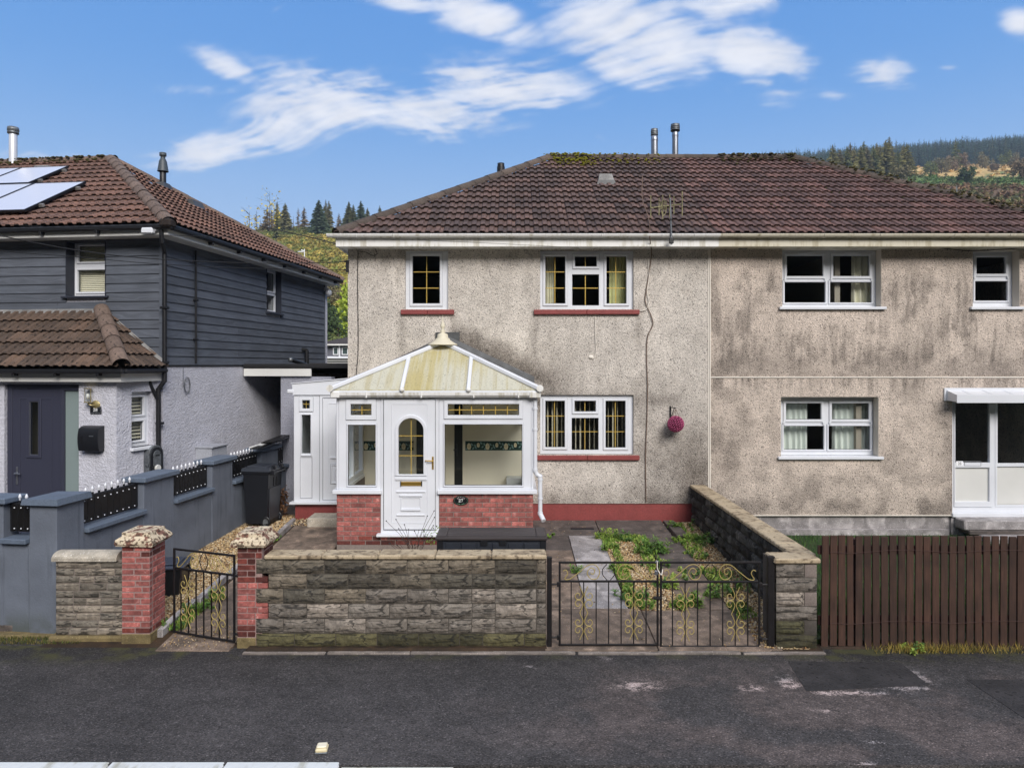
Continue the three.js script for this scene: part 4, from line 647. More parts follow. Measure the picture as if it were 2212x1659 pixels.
  mesh('core', new THREE.SphereGeometry(.12, 16, 12).translate(fx, fy, fz), M({ color: col(60, 20, 36) }), ft); mesh('chain', [-1, 0, 1].map((k) => bar(V(fx + k * .07, fy + .11, fz), V(fx, fy + .27, fz), .004, 5)), m.cableBrown, ft);
  const fl = [[], []]; for (let i = 0; i < 260; i++) { const y = 1 - 2 * (i + .5) / 260, r = Math.sqrt(1 - y * y), a = i * 2.399963; fl[i % 2].push(new THREE.IcosahedronGeometry(rr(.011, .017), 0).translate(fx + r * Math.cos(a) * .138, fy + y * .138, fz + r * Math.sin(a) * .138)); }
  mesh('flowers', fl[0], M({ color: col(132, 44, 84) }), ft).userData.kind = 'stuff'; mesh('flowers', fl[1], M({ color: col(176, 84, 122) }), ft).userData.kind = 'stuff';
}

// ───────── number 28, the dark clad house on the left: its own axes, turned 7 degrees ─────────
const TURN = -7 * Math.PI / 180, C28 = V(-5.80, 0, -11.76), Q28 = V(-5.31, 0, -8.27), YAX = V(0, 1, 0);
const ray = (u, v) => V((u - CX) / F, -(v - CY) / F, -1);
function local(o, u, v, p0, n) {   // where the sight line through (u, v) meets the plane (p0, n) of the turned axes at o
  const a = V(0, CH, 0).sub(o).applyAxisAngle(YAX, -TURN), d = ray(u, v).applyAxisAngle(YAX, -TURN), s = p0.clone().sub(a).dot(n) / d.dot(n);
  return a.addScaledVector(d, s);
}
const f28 = (u, v, z = 0) => local(C28, u, v, V(0, 0, z), V(0, 0, 1)), s28 = (u, v, x = 0) => local(C28, u, v, V(x, 0, 0), V(1, 0, 0));
function thing28(name, label, category, at, group, o = C28) { const t = thing(name, label, category, [0, 0, 0], group, TURN); t.position.copy(at.clone().applyAxisAngle(YAX, TURN).add(o)); t.base = at.clone(); t.updateMatrixWorld(); return t; }
const h28 = thing28('clad_house', 'dark grey timber-clad house with white rendered ground floor and brown tiled roof', 'house', V(0, 0, 0));
const E28 = 5.3, CL = 3.16;
{
  const wl = part('wall', h28), fo = [f28(142, 638).x, f28(227, 638).x, f28(200, 640).y, f28(200, 520).y], so = [s28(575, 630).z, s28(606, 630).z, s28(606, 679).y, s28(606, 585).y];
  mesh('front_wall', [plate(-9.2, -.021, CL, E28, -.02, -.3, [fo]), B(-9.2, -.0, 0, CL, -.02, -.3)], m.whiteRender, wl);
  const side = (y0, y1, holes, x) => plate(-7, 0, y0, y1, 0, -.28, holes.map(([a, b, c, d]) => [b, a, c, d].map((q, i) => i < 2 ? q : q))).rotateY(Math.PI / 2).translate(x, 0, 0);
  // side wall: plate x runs to local -z after the turn, so holes are mirrored
  const hz = [-so[0], -so[1], so[2], so[3]], sideP = (y0, y1, holes) => plate(.3, 7, y0, y1, -.02, -.3, holes).rotateY(Math.PI / 2);
  mesh('side_wall', sideP(CL, E28, [hz]), m.whiteRender, wl); mesh('lower_side_wall', B(-.3, -.0, 0, CL, -6.99, -.301), m.whiteRender, wl);
  mesh('back_wall', B(-9.2, 0, 0, E28, -7, -7.2), m.whiteRender, wl);
  mesh('ceiling', [B(-9.2, -.3, E28 - .1, E28 - .02, -.3, -7), B(-9.2, -.3, CL - .2, CL - .05, -.3, -7), B(-9.2, -.4, CL, E28, -3.2, -3.3)], m.innerDark, wl);
  // boards
  const cl = part('cladding', h28), N = 14, P = (E28 - .02 - CL) / N, board = (a, b, y, flip) => { const g = polys([[V(a, y, 0), V(b, y, 0), V(b, y, .03), V(a, y, .03)], [V(a, y, .03), V(b, y, .03), V(b, y + P, .013), V(a, y + P, .013)], [V(a, y + P, .013), V(b, y + P, .013), V(b, y + P, 0), V(a, y + P, 0)], [V(a, y, 0), V(a, y, .03), V(a, y + P, .013), V(a, y + P, 0)], [V(b, y, 0), V(b, y, .03), V(b, y + P, .013), V(b, y + P, 0)]]); g.translate(0, 0, -.02); return flip ? g.rotateY(Math.PI / 2) : g; };
  const bd = (a, b, y, flip) => mesh('board', board(a, b, y, flip), pick(m.cladding), cl);
  for (let i = 0; i < N; i++) {
    const y = CL + i * P, inF = y + P > fo[2] - .03 && y < fo[3], inS = y + P > so[2] - .03 && y < so[3];
    const cut = pick([-3.2, -4.1, -5.0]);
    if (inF) { bd(cut, fo[0] - .006, y); bd(-9.2, cut - .003, y); bd(fo[1] + .006, -.052, y); } else { const c2 = i % 4 === 2 ? -1.9 : i % 4 === 0 ? -3.4 : -4.6; bd(c2 + .002, -.052, y); bd(-9.2, c2 - .002, y); }
    const ss = (a, b) => bd(a, b, y, true);
    if (inS) { ss(.05, hz[0] - .006); ss(hz[1] + .006, 6.98); } else { const c2 = i % 3 === 0 ? 4.35 : i % 3 === 1 ? 2.5 : 5.4; ss(.05, c2 - .002); ss(c2 + .002, 6.98); }
  }
  mesh('corner_trim', [CB(-.05, .016, CL - .01, E28 - .02, -.05, .016, .004), CB(-.02, .014, CL - .01, E28, -7.03, -6.985, .003)], m.cladding[1], cl);
  mesh('drip_trim', [B(-9.2, .012, CL - .03, CL - .002, -.03, .016), B(-.03, .016, CL - .03, CL - .002, -7, -.031)], m.black, cl);
  // reveals and windows
  const trim = M({ color: col(42, 46, 58), roughness: .6 });
  mesh('reveal', [B(fo[0] - .004, fo[0] + .004, fo[2], fo[3], .014, -.22), B(fo[1] - .004, fo[1] + .004, fo[2], fo[3], .014, -.22), B(fo[0], fo[1], fo[3] - .004, fo[3] + .004, .014, -.22), CB(fo[0] - .06, fo[1] + .06, fo[2] - .03, fo[2] + .004, -.22, .06, .004)], trim, cl);
  mesh('reveal', [B(-.22, .014, so[2], so[3], -hz[0] - .004, -hz[0] + .004), B(-.22, .014, so[2], so[3], -hz[1] - .004, -hz[1] + .004), B(-.22, .014, so[3] - .004, so[3] + .004, -hz[0], -hz[1]), CB(-.22, .06, so[2] - .03, so[2] + .004, -hz[1] - .05, -hz[0] + .05, .004)], trim, cl);
  const zf = -.19, q = (u, v) => f28(u, v, zf - .03), a = q(172, 532), b = q(225, 563), c = q(170, 583), d = q(225, 633), fl = f28(161, 638, zf);
  const w = makeWindow(h28, 'window', fl.x - .02, fo[1] + .04, fo[2] + .0, fo[3], zf, [{ x0: a.x, x1: fo[1] - .015, y0: q(200, 566).y, y1: q(200, 532).y, sash: .03 }, { x0: c.x, x1: fo[1] - .015, y0: q(200, 631).y, y1: q(200, 584).y, sash: .035 }]);
  mesh('venetian_blind', slatsH(a.x - .05, fo[1] + .02, fo[2] + .05, fo[3] - .05, 26, zf - .1, .04, .9), m.blind, w);
  const ws = part('side_window', h28), sx0 = hz[0], sx1 = hz[1];
  { const tmp = part('x', ws); ws.remove(tmp); const W2 = makeWindow(ws, 'y', sx0, sx1, so[2], so[3], -.13, [{ x0: sx0 + .07, x1: sx1 - .07, y0: so[2] + .5, y1: so[3] - .08, sash: .04 }, { x0: sx0 + .06, x1: sx1 - .06, y0: so[2] + .07, y1: so[2] + .40, sash: .03 }]); ws.remove(W2); for (const k of [...W2.children]) { k.geometry.rotateY(Math.PI / 2); ws.add(k); } }
  // eaves
  const ea = part('eaves', h28), fm = m.whitePaint;
  mesh('fascia', [CB(-11, .3, 5.255, 5.36, .27, .3, .004), CB(.27, .3, 5.255, 5.36, -7.3, .268, .004)], fm, ea);
  mesh('soffit', [B(-11, .268, 5.262, 5.277, -.02, .268), B(-.02, .268, 5.262, 5.277, -7.3, -.021)], fm, ea);
  mesh('gutter', [CB(-11, .40, 5.335, 5.42, .305, .4, .02), CB(.305, .4, 5.335, 5.42, -7.35, .302, .02)], m.black, ea);
  for (const z of [-.9, -1.9, -2.9, -3.9, -4.9, -5.9, -6.9]) mesh('gutter_bracket', CB(.25, .39, 5.29, 5.345, z - .02, z + .02, .006), m.black, ea);
  for (const x of [-.9, -1.9, -2.9, -3.9, -4.9]) mesh('gutter_bracket', CB(x - .02, x + .02, 5.29, 5.345, .25, .39, .006), m.black, ea);
  // roof
  const r = part('roof', h28), p = Math.atan2(2.23, 3.8), cp = Math.cos(p), sp = Math.sin(p), sl = 3.82 / cp, ez = 5.40; h28.updateMatrixWorld(); r.turned = h28.matrixWorld.clone();
  const A = (x, y, z) => V(x, y, z), top = 7.62;
  mesh('roof_deck', polys([[A(-12, ez, .31), A(.31, ez, .31), A(-3.5, top, -3.5), A(-12, top, -3.5)], [A(.31, ez, .31), A(.31, ez, -7.31), A(-3.5, top, -3.5)], [A(-12, ez, -7.31), A(.31, ez, -7.31), A(-3.5, top, -3.5), A(-12, top, -3.5)], [A(-12, ez, .31), A(.31, ez, .31), A(.31, ez, -7.31), A(-12, ez, -7.31)]]), m.deck, r);
  tileSlope(r, A(.34, ez + .01, .32), V(0, 0, -1), V(-cp, sp, 0), sl, (y) => y * cp, (y) => 7.64 - y * cp, m.tile28, 178, .32, .32);
  tileSlope(r, A(-11.5, ez + .01, .34), V(1, 0, 0), V(0, sp, -cp), sl, () => 0, (y) => 11.82 - y * cp, m.tile28, 122, .32, .32);
  ridgeLine(r, A(.34, ez + .02, .34), A(-3.5, 7.67, -3.5), .125, .43, m.ridge28, 'hip_tile'); ridgeLine(r, A(.34, ez - .0, -7.34), A(-3.5, 7.67, -3.5), .12, .43, m.ridge28, 'hip_tile'); ridgeLine(r, A(-3.4, 7.66, -3.5), A(-9.8, 7.66, -3.5), .12, .43, m.ridge28);
  mesh('hip_end', CB(.22, .42, 5.36, 5.5, .24, .44, .03), m.deck, r);
  mossOn(r, 330, () => { const x = rr(-9, -3.55), k = rnd() * rnd() * .35; return [x, 7.76 - k * .59 - (k > .06 ? .05 : 0), -3.4 + k]; }, m.mossDark, [.014, .04]);
  const roofY = (x, z) => z - .31 > x - .31 ? ez + .02 + (.31 - z) * Math.tan(p) : ez + .02 + (.31 - x) * Math.tan(p), roofHit = (u, v, side) => side ? local(C28, u, v, A(.31, ez + .06, 0), V(sp, cp, 0)) : local(C28, u, v, A(0, ez + .06, .31), V(0, cp, sp));
  // solar panels on the front slope
  const pan = (corner, wid, hgt, label) => {   // right bottom corner, width to the left, height up the slope
    const t = thing28('solar_panel', label, 'solar panel', corner, 'solar panels on the left roof'), N3 = V(0, cp, sp), up = V(0, sp, -cp), o = corner.clone().addScaledVector(N3, .08), P3 = (x, y, z) => o.clone().add(V(-x, 0, 0)).addScaledVector(up, y).addScaledVector(N3, z);
    const slab = (x0, x1, y0, y1, z0, z1) => hexa([P3(x0, y0, z0), P3(x1, y0, z0), P3(x1, y1, z0), P3(x0, y1, z0), P3(x0, y0, z1), P3(x1, y0, z1), P3(x1, y1, z1), P3(x0, y1, z1)]);
    mesh('glass', slab(.012, wid - .012, .012, hgt - .012, 0, .034), new THREE.MeshStandardMaterial({ color: col(214, 216, 224), metalness: .25, roughness: .3, side: 2 }), t);  // pale panel face: sky glare put into the colour
    mesh('frame', [slab(0, wid, 0, .02, -.005, .04), slab(0, wid, hgt - .02, hgt, -.005, .04), slab(0, .02, .0201, hgt - .0201, -.005, .04), slab(wid - .02, wid, .0201, hgt - .0201, -.005, .04)], m.black, t);
    mesh('clip', [slab(-.07, .01, hgt * .2, hgt * .2 + .06, -.03, .02), slab(-.07, .01, hgt * .8, hgt * .8 + .06, -.03, .02)], m.leadBright, t);
  };
  const pb = roofHit(66, 467), pt = roofHit(181, 405), hl = pt.clone().sub(pb), hh = Math.hypot(hl.y, hl.z);
  const sm2 = roofHit(78, 406), wid = Math.max(.9, Math.min(1.8, pt.x - sm2.x)); pb.x = (pb.x + pt.x) / 2;
  pan(pb, wid, hh, 'right solar panel of the lower row on the brown roof'); pan(pb.clone().add(V(-wid - .02, 0, 0)), wid, hh, 'second solar panel of the lower row, cut by the left edge of the photo');
  const ub = pb.clone().add(V(0, (hh + .06) * sp, -(hh + .06) * cp)); ub.x = roofHit(105, 390).x; pan(ub, wid, hh * .72, 'rightmost solar panel of the upper row on the left roof'); pan(ub.clone().add(V(-wid - .02, 0, 0)), wid, hh * .72, 'upper row solar panel next to the left edge of the photo');
  { const c2 = roofHit(93, 371), t = thing28('roof_vent', 'pale hooded tile vent above the solar panels', 'roof vent', c2); mesh('hood', taper(c2.x - .2, c2.x + .2, c2.z - .1, c2.z + .16, c2.y - .04, c2.x - .15, c2.x + .15, c2.z - .14, c2.z + .06, c2.y + .12), m.leadBright, t); }
  { const c2 = roofHit(421, 447, 1).add(V(0, .06, 0)), t = thing28('roof_vent', 'flat grey vent tile on the side slope of the left roof', 'roof vent', c2); mesh('hood', taper(c2.x - .12, c2.x + .12, c2.z - .22, c2.z + .22, c2.y - .1, c2.x - .14, c2.x + .05, c2.z - .2, c2.z + .2, c2.y + .07), m.lead, t); }
  { const c2 = roofHit(351, 405, 1), k = c2.y, t = thing28('flue_terminal', 'black flue terminal with cowl on the side slope of the left roof', 'flue', c2), top2 = k + .78; mesh('pipe', lathe([[.1, k - .2], [.07, k + .1], [.07, top2 - .42], [.0, top2 - .42]], c2.x, 0, c2.z), m.black, t); mesh('cowl', lathe([[.12, top2 - .42], [.115, top2 - .4], [.085, top2 - .2], [.06, top2 - .14], [.05, top2 - .13], [.05, top2 - .07], [.075, top2 - .07], [.075, top2], [0, top2]], c2.x, 0, c2.z), M({ color: col(64, 72, 78), roughness: .5 }), t); mesh('flashing', [taper(c2.x - .2, c2.x + .2, c2.z - .22, c2.z + .22, k - .16, c2.x - .13, c2.x + .09, c2.z - .12, c2.z + .12, k + .1)], m.lead, t); }
  { const d2 = 15.8, x2 = X(27, d2), yb = 7, yt = Y(275, d2), t = TH('chimney_flue', 'tall pale metal flue behind the roof ridge at the far left', 'flue', [x2, yb, -d2]); mesh('pipe', lathe([[0, yb], [.082, yb], [.082, yt - .15], [0, yt - .15]], x2, 0, -d2), M({ color: col(216, 220, 228), roughness: .4, metalness: .3 }), t); mesh('cowl', lathe([[.082, yt - .16], [.115, yt - .14], [.115, yt - .11], [.1, yt - .1], [.118, yt - .08], [.118, yt - .04], [.11, yt], [0, yt]], x2, 0, -d2), m.galv, t); }
  // downpipes, camera, floodlight
  { const t = thing28('downpipe', 'black downpipe at the corner of the dark clad house', 'downpipe', V(.1, 0, .05)); mesh('pipe', [bar(V(.2, 5.36, .34), V(.2, 5.12, .3), .036, 10), bar(V(.2, 5.14, .31), V(.09, 5.0, .07), .034, 10), bar(V(.09, 5.02, .07), V(.09, 2.88, .07), .036, 12), bar(V(.09, 2.9, .07), V(.0, 2.76, .1), .036, 10), bar(V(.0, 2.78, .1), V(.0, .2, .1), .038, 12)], m.black, t); for (const y of [4.1, 3.2, 2.2, 1.4]) mesh('clip', CB(y > 2.8 ? .03 : -.06, y > 2.8 ? .15 : .06, y - .02, y + .02, .03, .12, .006), m.black, t);
    mesh('porch_gutter_outlet', tube([V(-.1, 3.02, .25), V(-.06, 2.84, .22), V(0, 2.6, .12)], .03, 16, 8), m.black, t); }
  { const a2 = s28(418, 548), t = thing28('soil_pipe', 'slim black pipe down the clad side wall near the corner', 'pipe', V(.04, a2.y, a2.z)); mesh('pipe', bar(V(.04, E28 - .1, a2.z), V(.04, s28(418, 785).y, a2.z), .02, 8), m.black, t); mesh('clip', [.3, 1.0, 1.7].map((k) => CB(.01, .07, E28 - k, E28 - k + .03, a2.z - .04, a2.z + .04, .004)), m.black, t); }
  { const a2 = f28(328, 500, .32), t = thing28('security_camera', 'white security camera under the eaves at the corner of the left house', 'camera', a2); mesh('body', CB(a2.x - .14, a2.x + .06, a2.y - .05, a2.y + .05, a2.z - .0, a2.z + .1, .02).rotateZ(0), m.upvc, t); mesh('mount', bar(V(a2.x + .06, a2.y + .02, a2.z + .04), V(a2.x + .13, a2.y + .06, a2.z - .03), .03), m.upvc, t); }
  { const t = thing28('floodlight', 'small white floodlight at the far corner under the eaves of the clad house', 'floodlight', V(.1, 5.08, -7)); mesh('lamp_head', new THREE.SphereGeometry(.09, 12, 8).scale(1, 1.1, 1).translate(.1, 5.06, -7.02), m.upvc, t); mesh('mount', B(-.02, .1, 5.1, 5.19, -7.05, -6.98), m.upvc, t); }
  { const p0 = s28(400, 830, .0), t = thing28('cable_coil', 'coil of white cable hanging on the rendered side wall', 'cable', V(.02, p0.y, p0.z)); const g = [0, 1, 2].map((i) => new THREE.TorusGeometry(.12 - i * .012, .0035, 5, 24).scale(.8, 1.25, 1).rotateY(Math.PI / 2 + .05 * i).translate(.03 + i * .006, p0.y - .02, p0.z + i * .01)); mesh('coil', [...g, bar(V(.03, 3.1, p0.z + .12), V(.03, p0.y - .05, p0.z + .12), .005)], m.galv, t); }
  { const a2 = s28(422, 985), b2 = s28(462, 960), t = thing28('meter_box', 'pale grey meter box on the rendered side wall behind the boundary wall', 'meter box', V(.1, 1.2, a2.z)); mesh('box', [taper(0, .34, a2.z - .52, a2.z, 1.1, 0, .3, a2.z - .52, a2.z, a2.y + .14), CB(.0, .33, a2.y + .14, a2.y + .17, a2.z - .54, a2.z + .02, .006)], M({ color: col(188, 192, 198), roughness: .5, map: T_render }), t); }
}
// its entrance porch
const p28 = thing28('entrance_porch', 'white rendered entrance porch with brown tiled hipped roof on the clad house', 'porch', V(0, 0, 0));
{
  const zf = .89, xc = -.17, top = 3.0, g = (u, v, z = zf) => f28(u, v, z), d0 = g(8, 826).x, d1 = g(169, 826).x, dy = 2.86;
  mesh('front_wall', plate(-3.6, xc, 0, top, zf, zf - .2, [[d0, d1, .25, dy]]), m.whiteRender, p28);
  // splayed right side: a plane from the front corner to the corner of the house
  const ax = V(.15, 0, -.89).normalize(), nn = V(-ax.z, 0, ax.x), phi = Math.atan2(nn.x, nn.z), o = V(xc, 0, zf), on = (u, v, k = 0) => { const h = local(C28, u, v, o.clone().addScaledVector(nn, -k), nn).sub(o); return [h.dot(ax), h.y]; };
  const place = (q) => { q.position.copy(o); q.rotation.y = phi; return q; };
  const wx0 = on(283, 900)[0], wx1 = on(329, 900)[0], wy0 = on(325, 962)[1], wy1 = on(283, 847)[1];
  place(mesh('side_wall', plate(0, .9, 0, top, 0, -.18, [[wx0, wx1, wy0, wy1]]), m.whiteRender, p28));
  const gx0 = on(287, 900, .13)[0], gx1 = on(309, 900, .13)[0], w = place(makeWindow(p28, 'window', wx0 - .05, wx1 + .005, wy0, wy1, -.1, [{ x0: wx0 + .01, x1: wx1 - .1, y0: (wy0 + wy1) / 2 + .07, y1: wy1 - .09, sash: .035 }, { x0: wx0 + .01, x1: wx1 - .1, y0: wy0 + .1, y1: (wy0 + wy1) / 2 - .04, sash: .035 }]));
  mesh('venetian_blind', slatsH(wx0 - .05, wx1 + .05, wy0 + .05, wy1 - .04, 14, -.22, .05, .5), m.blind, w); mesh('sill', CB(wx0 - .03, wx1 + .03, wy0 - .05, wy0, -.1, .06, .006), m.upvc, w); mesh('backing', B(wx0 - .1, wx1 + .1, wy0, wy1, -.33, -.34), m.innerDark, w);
  // grey door with long slot window, and glazed side panel
  const d = part('front_door', p28), zd = zf - .05, sd = f28(133, 826, zd).x, q = (u, v) => f28(u, v, zd), lx0 = q(24, 900).x, lx1 = q(128, 900).x;
  mesh('frame', [plate(d0, sd, .25, dy, zd, zd - .07, [[lx0 + .005, lx1 - .0, .3, dy - .07]], .006)], m.doorGrey, d);
  const s0 = q(62, 900).x, s1 = q(81, 900).x, sy0 = q(70, 983).y, sy1 = q(70, 868).y;
  mesh('leaf', plate(lx0 - .01, lx1 + .005, .3, dy - .075, zd - .012, zd - .055, [[s0, s1, sy0, sy1]], .004), m.doorGrey, d);
  mesh('panel_moulding', [ring(lx0 + .12, lx1 - .14, .55, dy - .22, .02, zd - .004, zd - .014, .003), ring(s0 - .05, s1 + .05, sy0 - .05, sy1 + .05, .05, zd + .004, zd - .014, .006)], m.doorGrey, d);
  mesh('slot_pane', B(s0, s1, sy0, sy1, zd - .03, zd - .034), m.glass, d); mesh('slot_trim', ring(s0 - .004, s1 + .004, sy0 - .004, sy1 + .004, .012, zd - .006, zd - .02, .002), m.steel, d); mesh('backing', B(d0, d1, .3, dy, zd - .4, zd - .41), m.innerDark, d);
  mesh('handle', [CB(lx0 + .07, lx0 + .1, 1.28, 1.56, zd - .012, zd, .004), bar(V(lx0 + .085, 1.46, zd), V(lx0 + .085, 1.46, zd + .05), .012), bar(V(lx0 + .085, 1.46, zd + .05), V(lx0 + .19, 1.455, zd + .05), .011)], m.steel, d);
  const sp2 = part('side_light', p28); mesh('frame', plate(sd, d1, .25, dy, zd, zd - .07, [[sd + .035, d1 - .022, .32, dy - .1]], .005), m.doorGrey, sp2); mesh('pane', B(sd + .03, d1 - .016, .31, dy - .09, zd - .03, zd - .035), m.paintedSheen, sp2);
  // eaves and roof
  const e = 3.08, rx = .05, rz = 1.1, H = 4.02, hip = -1.06, pf = Math.atan2(H - e, rz), cp = Math.cos(pf), sp = Math.sin(pf), sl = rz / cp, r = part('roof', p28); r.turned = p28.matrixWorld.clone();
  mesh('eaves_board', [CB(-3.7, .0, 2.9, 3.04, zf + .1, zf + .13, .004), polys([[V(-.0, 2.9, zf + .13), V(.02, 2.9, .05), V(.02, 3.04, .05), V(-.0, 3.04, zf + .13)], [V(-.03, 2.9, zf + .1), V(-.01, 2.9, .05), V(-.01, 3.04, .05), V(-.03, 3.04, zf + .1)], [V(-.0, 2.9, zf + .13), V(.02, 2.9, .05), V(-.01, 2.9, .05), V(-.03, 2.9, zf + .1)]])], m.whitePaint, p28);
  mesh('soffit', B(-3.7, -.03, 2.9, 2.915, zf, zf + .1), m.whitePaint, p28);
  mesh('gutter', [CB(-3.7, .12, 3.03, 3.1, rz - .02, rz + .07, .02), CB(.04, .13, 3.03, 3.1, .02, rz - .02, .02)], m.black, p28); for (const x of [-2.4, -1.7, -1.0, -.3]) mesh('gutter_bracket', CB(x - .02, x + .02, 2.99, 3.05, rz - .05, rz + .05, .006), m.black, p28);
  const A = V, dk = (k) => [A(-3.7, e, rz), A(rx, e, rz), A(hip, H - .02, .02), A(-3.7, H - .02, .02)];
  mesh('roof_deck', polys([dk(), [A(rx, e, rz), A(rx, e, .02), A(hip, H - .02, .02)], [A(-3.7, e, rz), A(rx, e, rz), A(rx, e, .02), A(-3.7, e, .02)], [A(-3.7, e, .02), A(rx, e, .02), A(hip, H - .02, .02), A(-3.7, H - .02, .02)]]), m.deck, r);
  tileSlope(r, A(-3.7, e + .02, rz + .04), V(1, 0, 0), V(0, sp, -cp), sl - .02, () => 0, (y) => 3.78 - y * cp, m.tilePorch, 120, .3, .29);
  const ps = Math.atan2(H - e, rx - hip), c2 = Math.cos(ps), s2 = Math.sin(ps); tileSlope(r, A(rx + .04, e + .02, rz), V(0, 0, -1), V(-c2, s2, 0), (rx - hip) / c2 - .03, (y) => y * c2 * .98, () => rz - .04, m.tilePorch, 60, .3, .29);
  ridgeLine(r, A(rx + .05, e + .07, rz + .05), A(hip, H + .06, .04), .125, .36, m.ridge28, 'hip_tile');
  mesh('flashing', [hexa([A(-3.7, H - .1, .14), A(hip - .02, H - .1, .14), A(hip - .02, H - .08, .15), A(-3.7, H - .08, .15), A(-3.7, H + .06, .02), A(hip - .02, H + .06, .02), A(hip - .02, H + .08, .03), A(-3.7, H + .08, .03)]), hexa([A(hip + .02, H - .08, .14), A(rx, e - .0, .14), A(rx, e + .06, .15), A(hip + .02, H - .03, .15), A(hip + .06, H + .02, .012), A(rx, e + .12, .012), A(rx, e + .16, .02), A(hip + .06, H + .07, .02)])], m.leadBright, r);
  // things on its wall
  const wm = (u, v) => f28(u, v, zf);
  { const a = wm(199, 858), t = thing28('wall_lamp', 'brass wall lamp with glass tube beside the dark grey door', 'lamp', a.clone()); const br = M({ color: col(196, 180, 130), metalness: .8, roughness: .35 }); mesh('base', lathe([[0, 0], [.07, 0], [.07, .02], [0, .03]], 0, 0, 0).rotateX(Math.PI / 2).translate(a.x + .06, a.y - .12, a.z), br, t); mesh('arm', tube([V(a.x + .06, a.y - .12, a.z + .02), V(a.x + .03, a.y - .12, a.z + .07), V(a.x - .02, a.y - .09, a.z + .08)], .012), br, t); mesh('lamp_glass', new THREE.CylinderGeometry(.045, .045, .19, 14, 1, true).translate(a.x - .02, a.y + .03, a.z + .08), m.glass, t); mesh('cage', [bar(V(a.x - .07, a.y - .08, a.z + .08), V(a.x - .07, a.y + .13, a.z + .08), .006), bar(V(a.x + .03, a.y - .08, a.z + .08), V(a.x + .03, a.y + .13, a.z + .08), .006), lathe([[0, 0], [.055, 0], [.055, .012], [0, .012]], a.x - .02, a.y - .08, a.z + .08), lathe([[0, 0], [.055, 0], [.055, .012], [0, .012]], a.x - .02, a.y + .13, a.z + .08)], br, t); mesh('bulb', new THREE.SphereGeometry(.025, 10, 8).scale(1, 1.6, 1).translate(a.x - .02, a.y + .02, a.z + .08), m.whitePaint, t); }
  { const a = wm(207, 886), w2 = .095, h2 = .055, t = thing28('house_number_plate', 'black number 28 plate under the wall lamp', 'number plate', a.clone()), tx = canvasTex(256, 150, (c) => { c.fillStyle = '#15171c'; c.fillRect(0, 0, 256, 150); c.strokeStyle = '#8a8d92'; c.lineWidth = 5; c.strokeRect(9, 9, 238, 132); c.fillStyle = '#eef0f2'; c.font = 'bold 96px serif'; c.textAlign = 'center'; c.fillText('28', 128, 98); c.fillStyle = '#8d9196'; for (let i = 0; i < 11; i++) if (i !== 4) c.fillRect(68 + i * 11, 118, 7, 8); });
    mesh('plate', CB(a.x - w2, a.x + w2, a.y - h2, a.y + h2, a.z + .012, a.z + .02, .006), m.black, t); mesh('face', new THREE.PlaneGeometry(2 * w2 - .012, 2 * h2 - .012).translate(a.x, a.y, a.z + .0225), M({ map: tx, roughness: .4 }), t, true); mesh('standoff', [-1, 1].map((s) => bar(V(a.x + s * (w2 - .006), a.y, a.z), V(a.x + s * (w2 - .006), a.y, a.z + .026), .008)), m.steel, t); }
  { const a = wm(180, 947), b = wm(224, 947), y0 = wm(200, 974).y, y1 = wm(200, 920).y, t = thing28('letterbox', 'black curved-top letterbox on the white porch wall', 'letterbox', V((a.x + b.x) / 2, (y0 + y1) / 2, zf)); const s = new THREE.Shape(); s.moveTo(0, y0); s.lineTo(.12, y0 + .02); s.quadraticCurveTo(.17, (y0 + y1) / 2, .12, y1 - .04); s.quadraticCurveTo(.06, y1, 0, y1); s.closePath(); mesh('body', new THREE.ExtrudeGeometry(s, { depth: b.x - a.x - .01, bevelEnabled: true, bevelSize: .006, bevelThickness: .005, bevelSegments: 1 }).rotateY(-Math.PI / 2).translate(b.x, 0, zf), m.blackPlastic, t); mesh('badge', B(b.x - .14, b.x - .07, y1 - .15, y1 - .135, zf + .14, zf + .152), m.steel, t); mesh('window_slots', [0, 1, 2].map((i) => B(a.x + .06, a.x + .09, y0 + .13 + i * .045, y0 + .16 + i * .045, zf + .13, zf + .158)), m.black, t); }
  { const a = on(316, 1000), t = thing28('car_charger', 'grey and black electric car charger on the angled porch wall', 'charger', V(xc, 1, zf)); const cx = on(315, 990)[0] + .1, cy = on(315, 993)[1], cap = (w, h, z0, z1, y) => { const s = new THREE.Shape(); s.moveTo(-w, y - h); s.lineTo(w, y - h); s.lineTo(w, y + h - w); s.absarc(0, y + h - w, w, 0, Math.PI); s.closePath(); return new THREE.ExtrudeGeometry(s, { depth: z1 - z0, bevelEnabled: true, bevelSize: .006, bevelThickness: .006, bevelSegments: 2, curveSegments: 12 }).translate(cx, 0, z0); };
    const put = (o2) => { o2.geometry.translate(t.base.x, t.base.y, t.base.z); o2.position.copy(o).sub(t.base); o2.rotation.y = phi; return o2; };
    put(mesh('body', cap(.15, .27, 0, .1, cy - .05), m.galv, t)); put(mesh('front', cap(.12, .24, .1, .115, cy - .05), m.blackPlastic, t)); put(mesh('panel', cap(.075, .12, .118, .124, cy + .02), m.galv, t)); put(mesh('screen', B(cx - .045, cx + .045, cy + .05, cy + .075, .125, .131), m.black, t)); put(mesh('socket', new THREE.CylinderGeometry(.05, .055, .05, 14).rotateX(Math.PI / 2).translate(cx, cy - .14, .13), m.whitePaint, t)); }
}
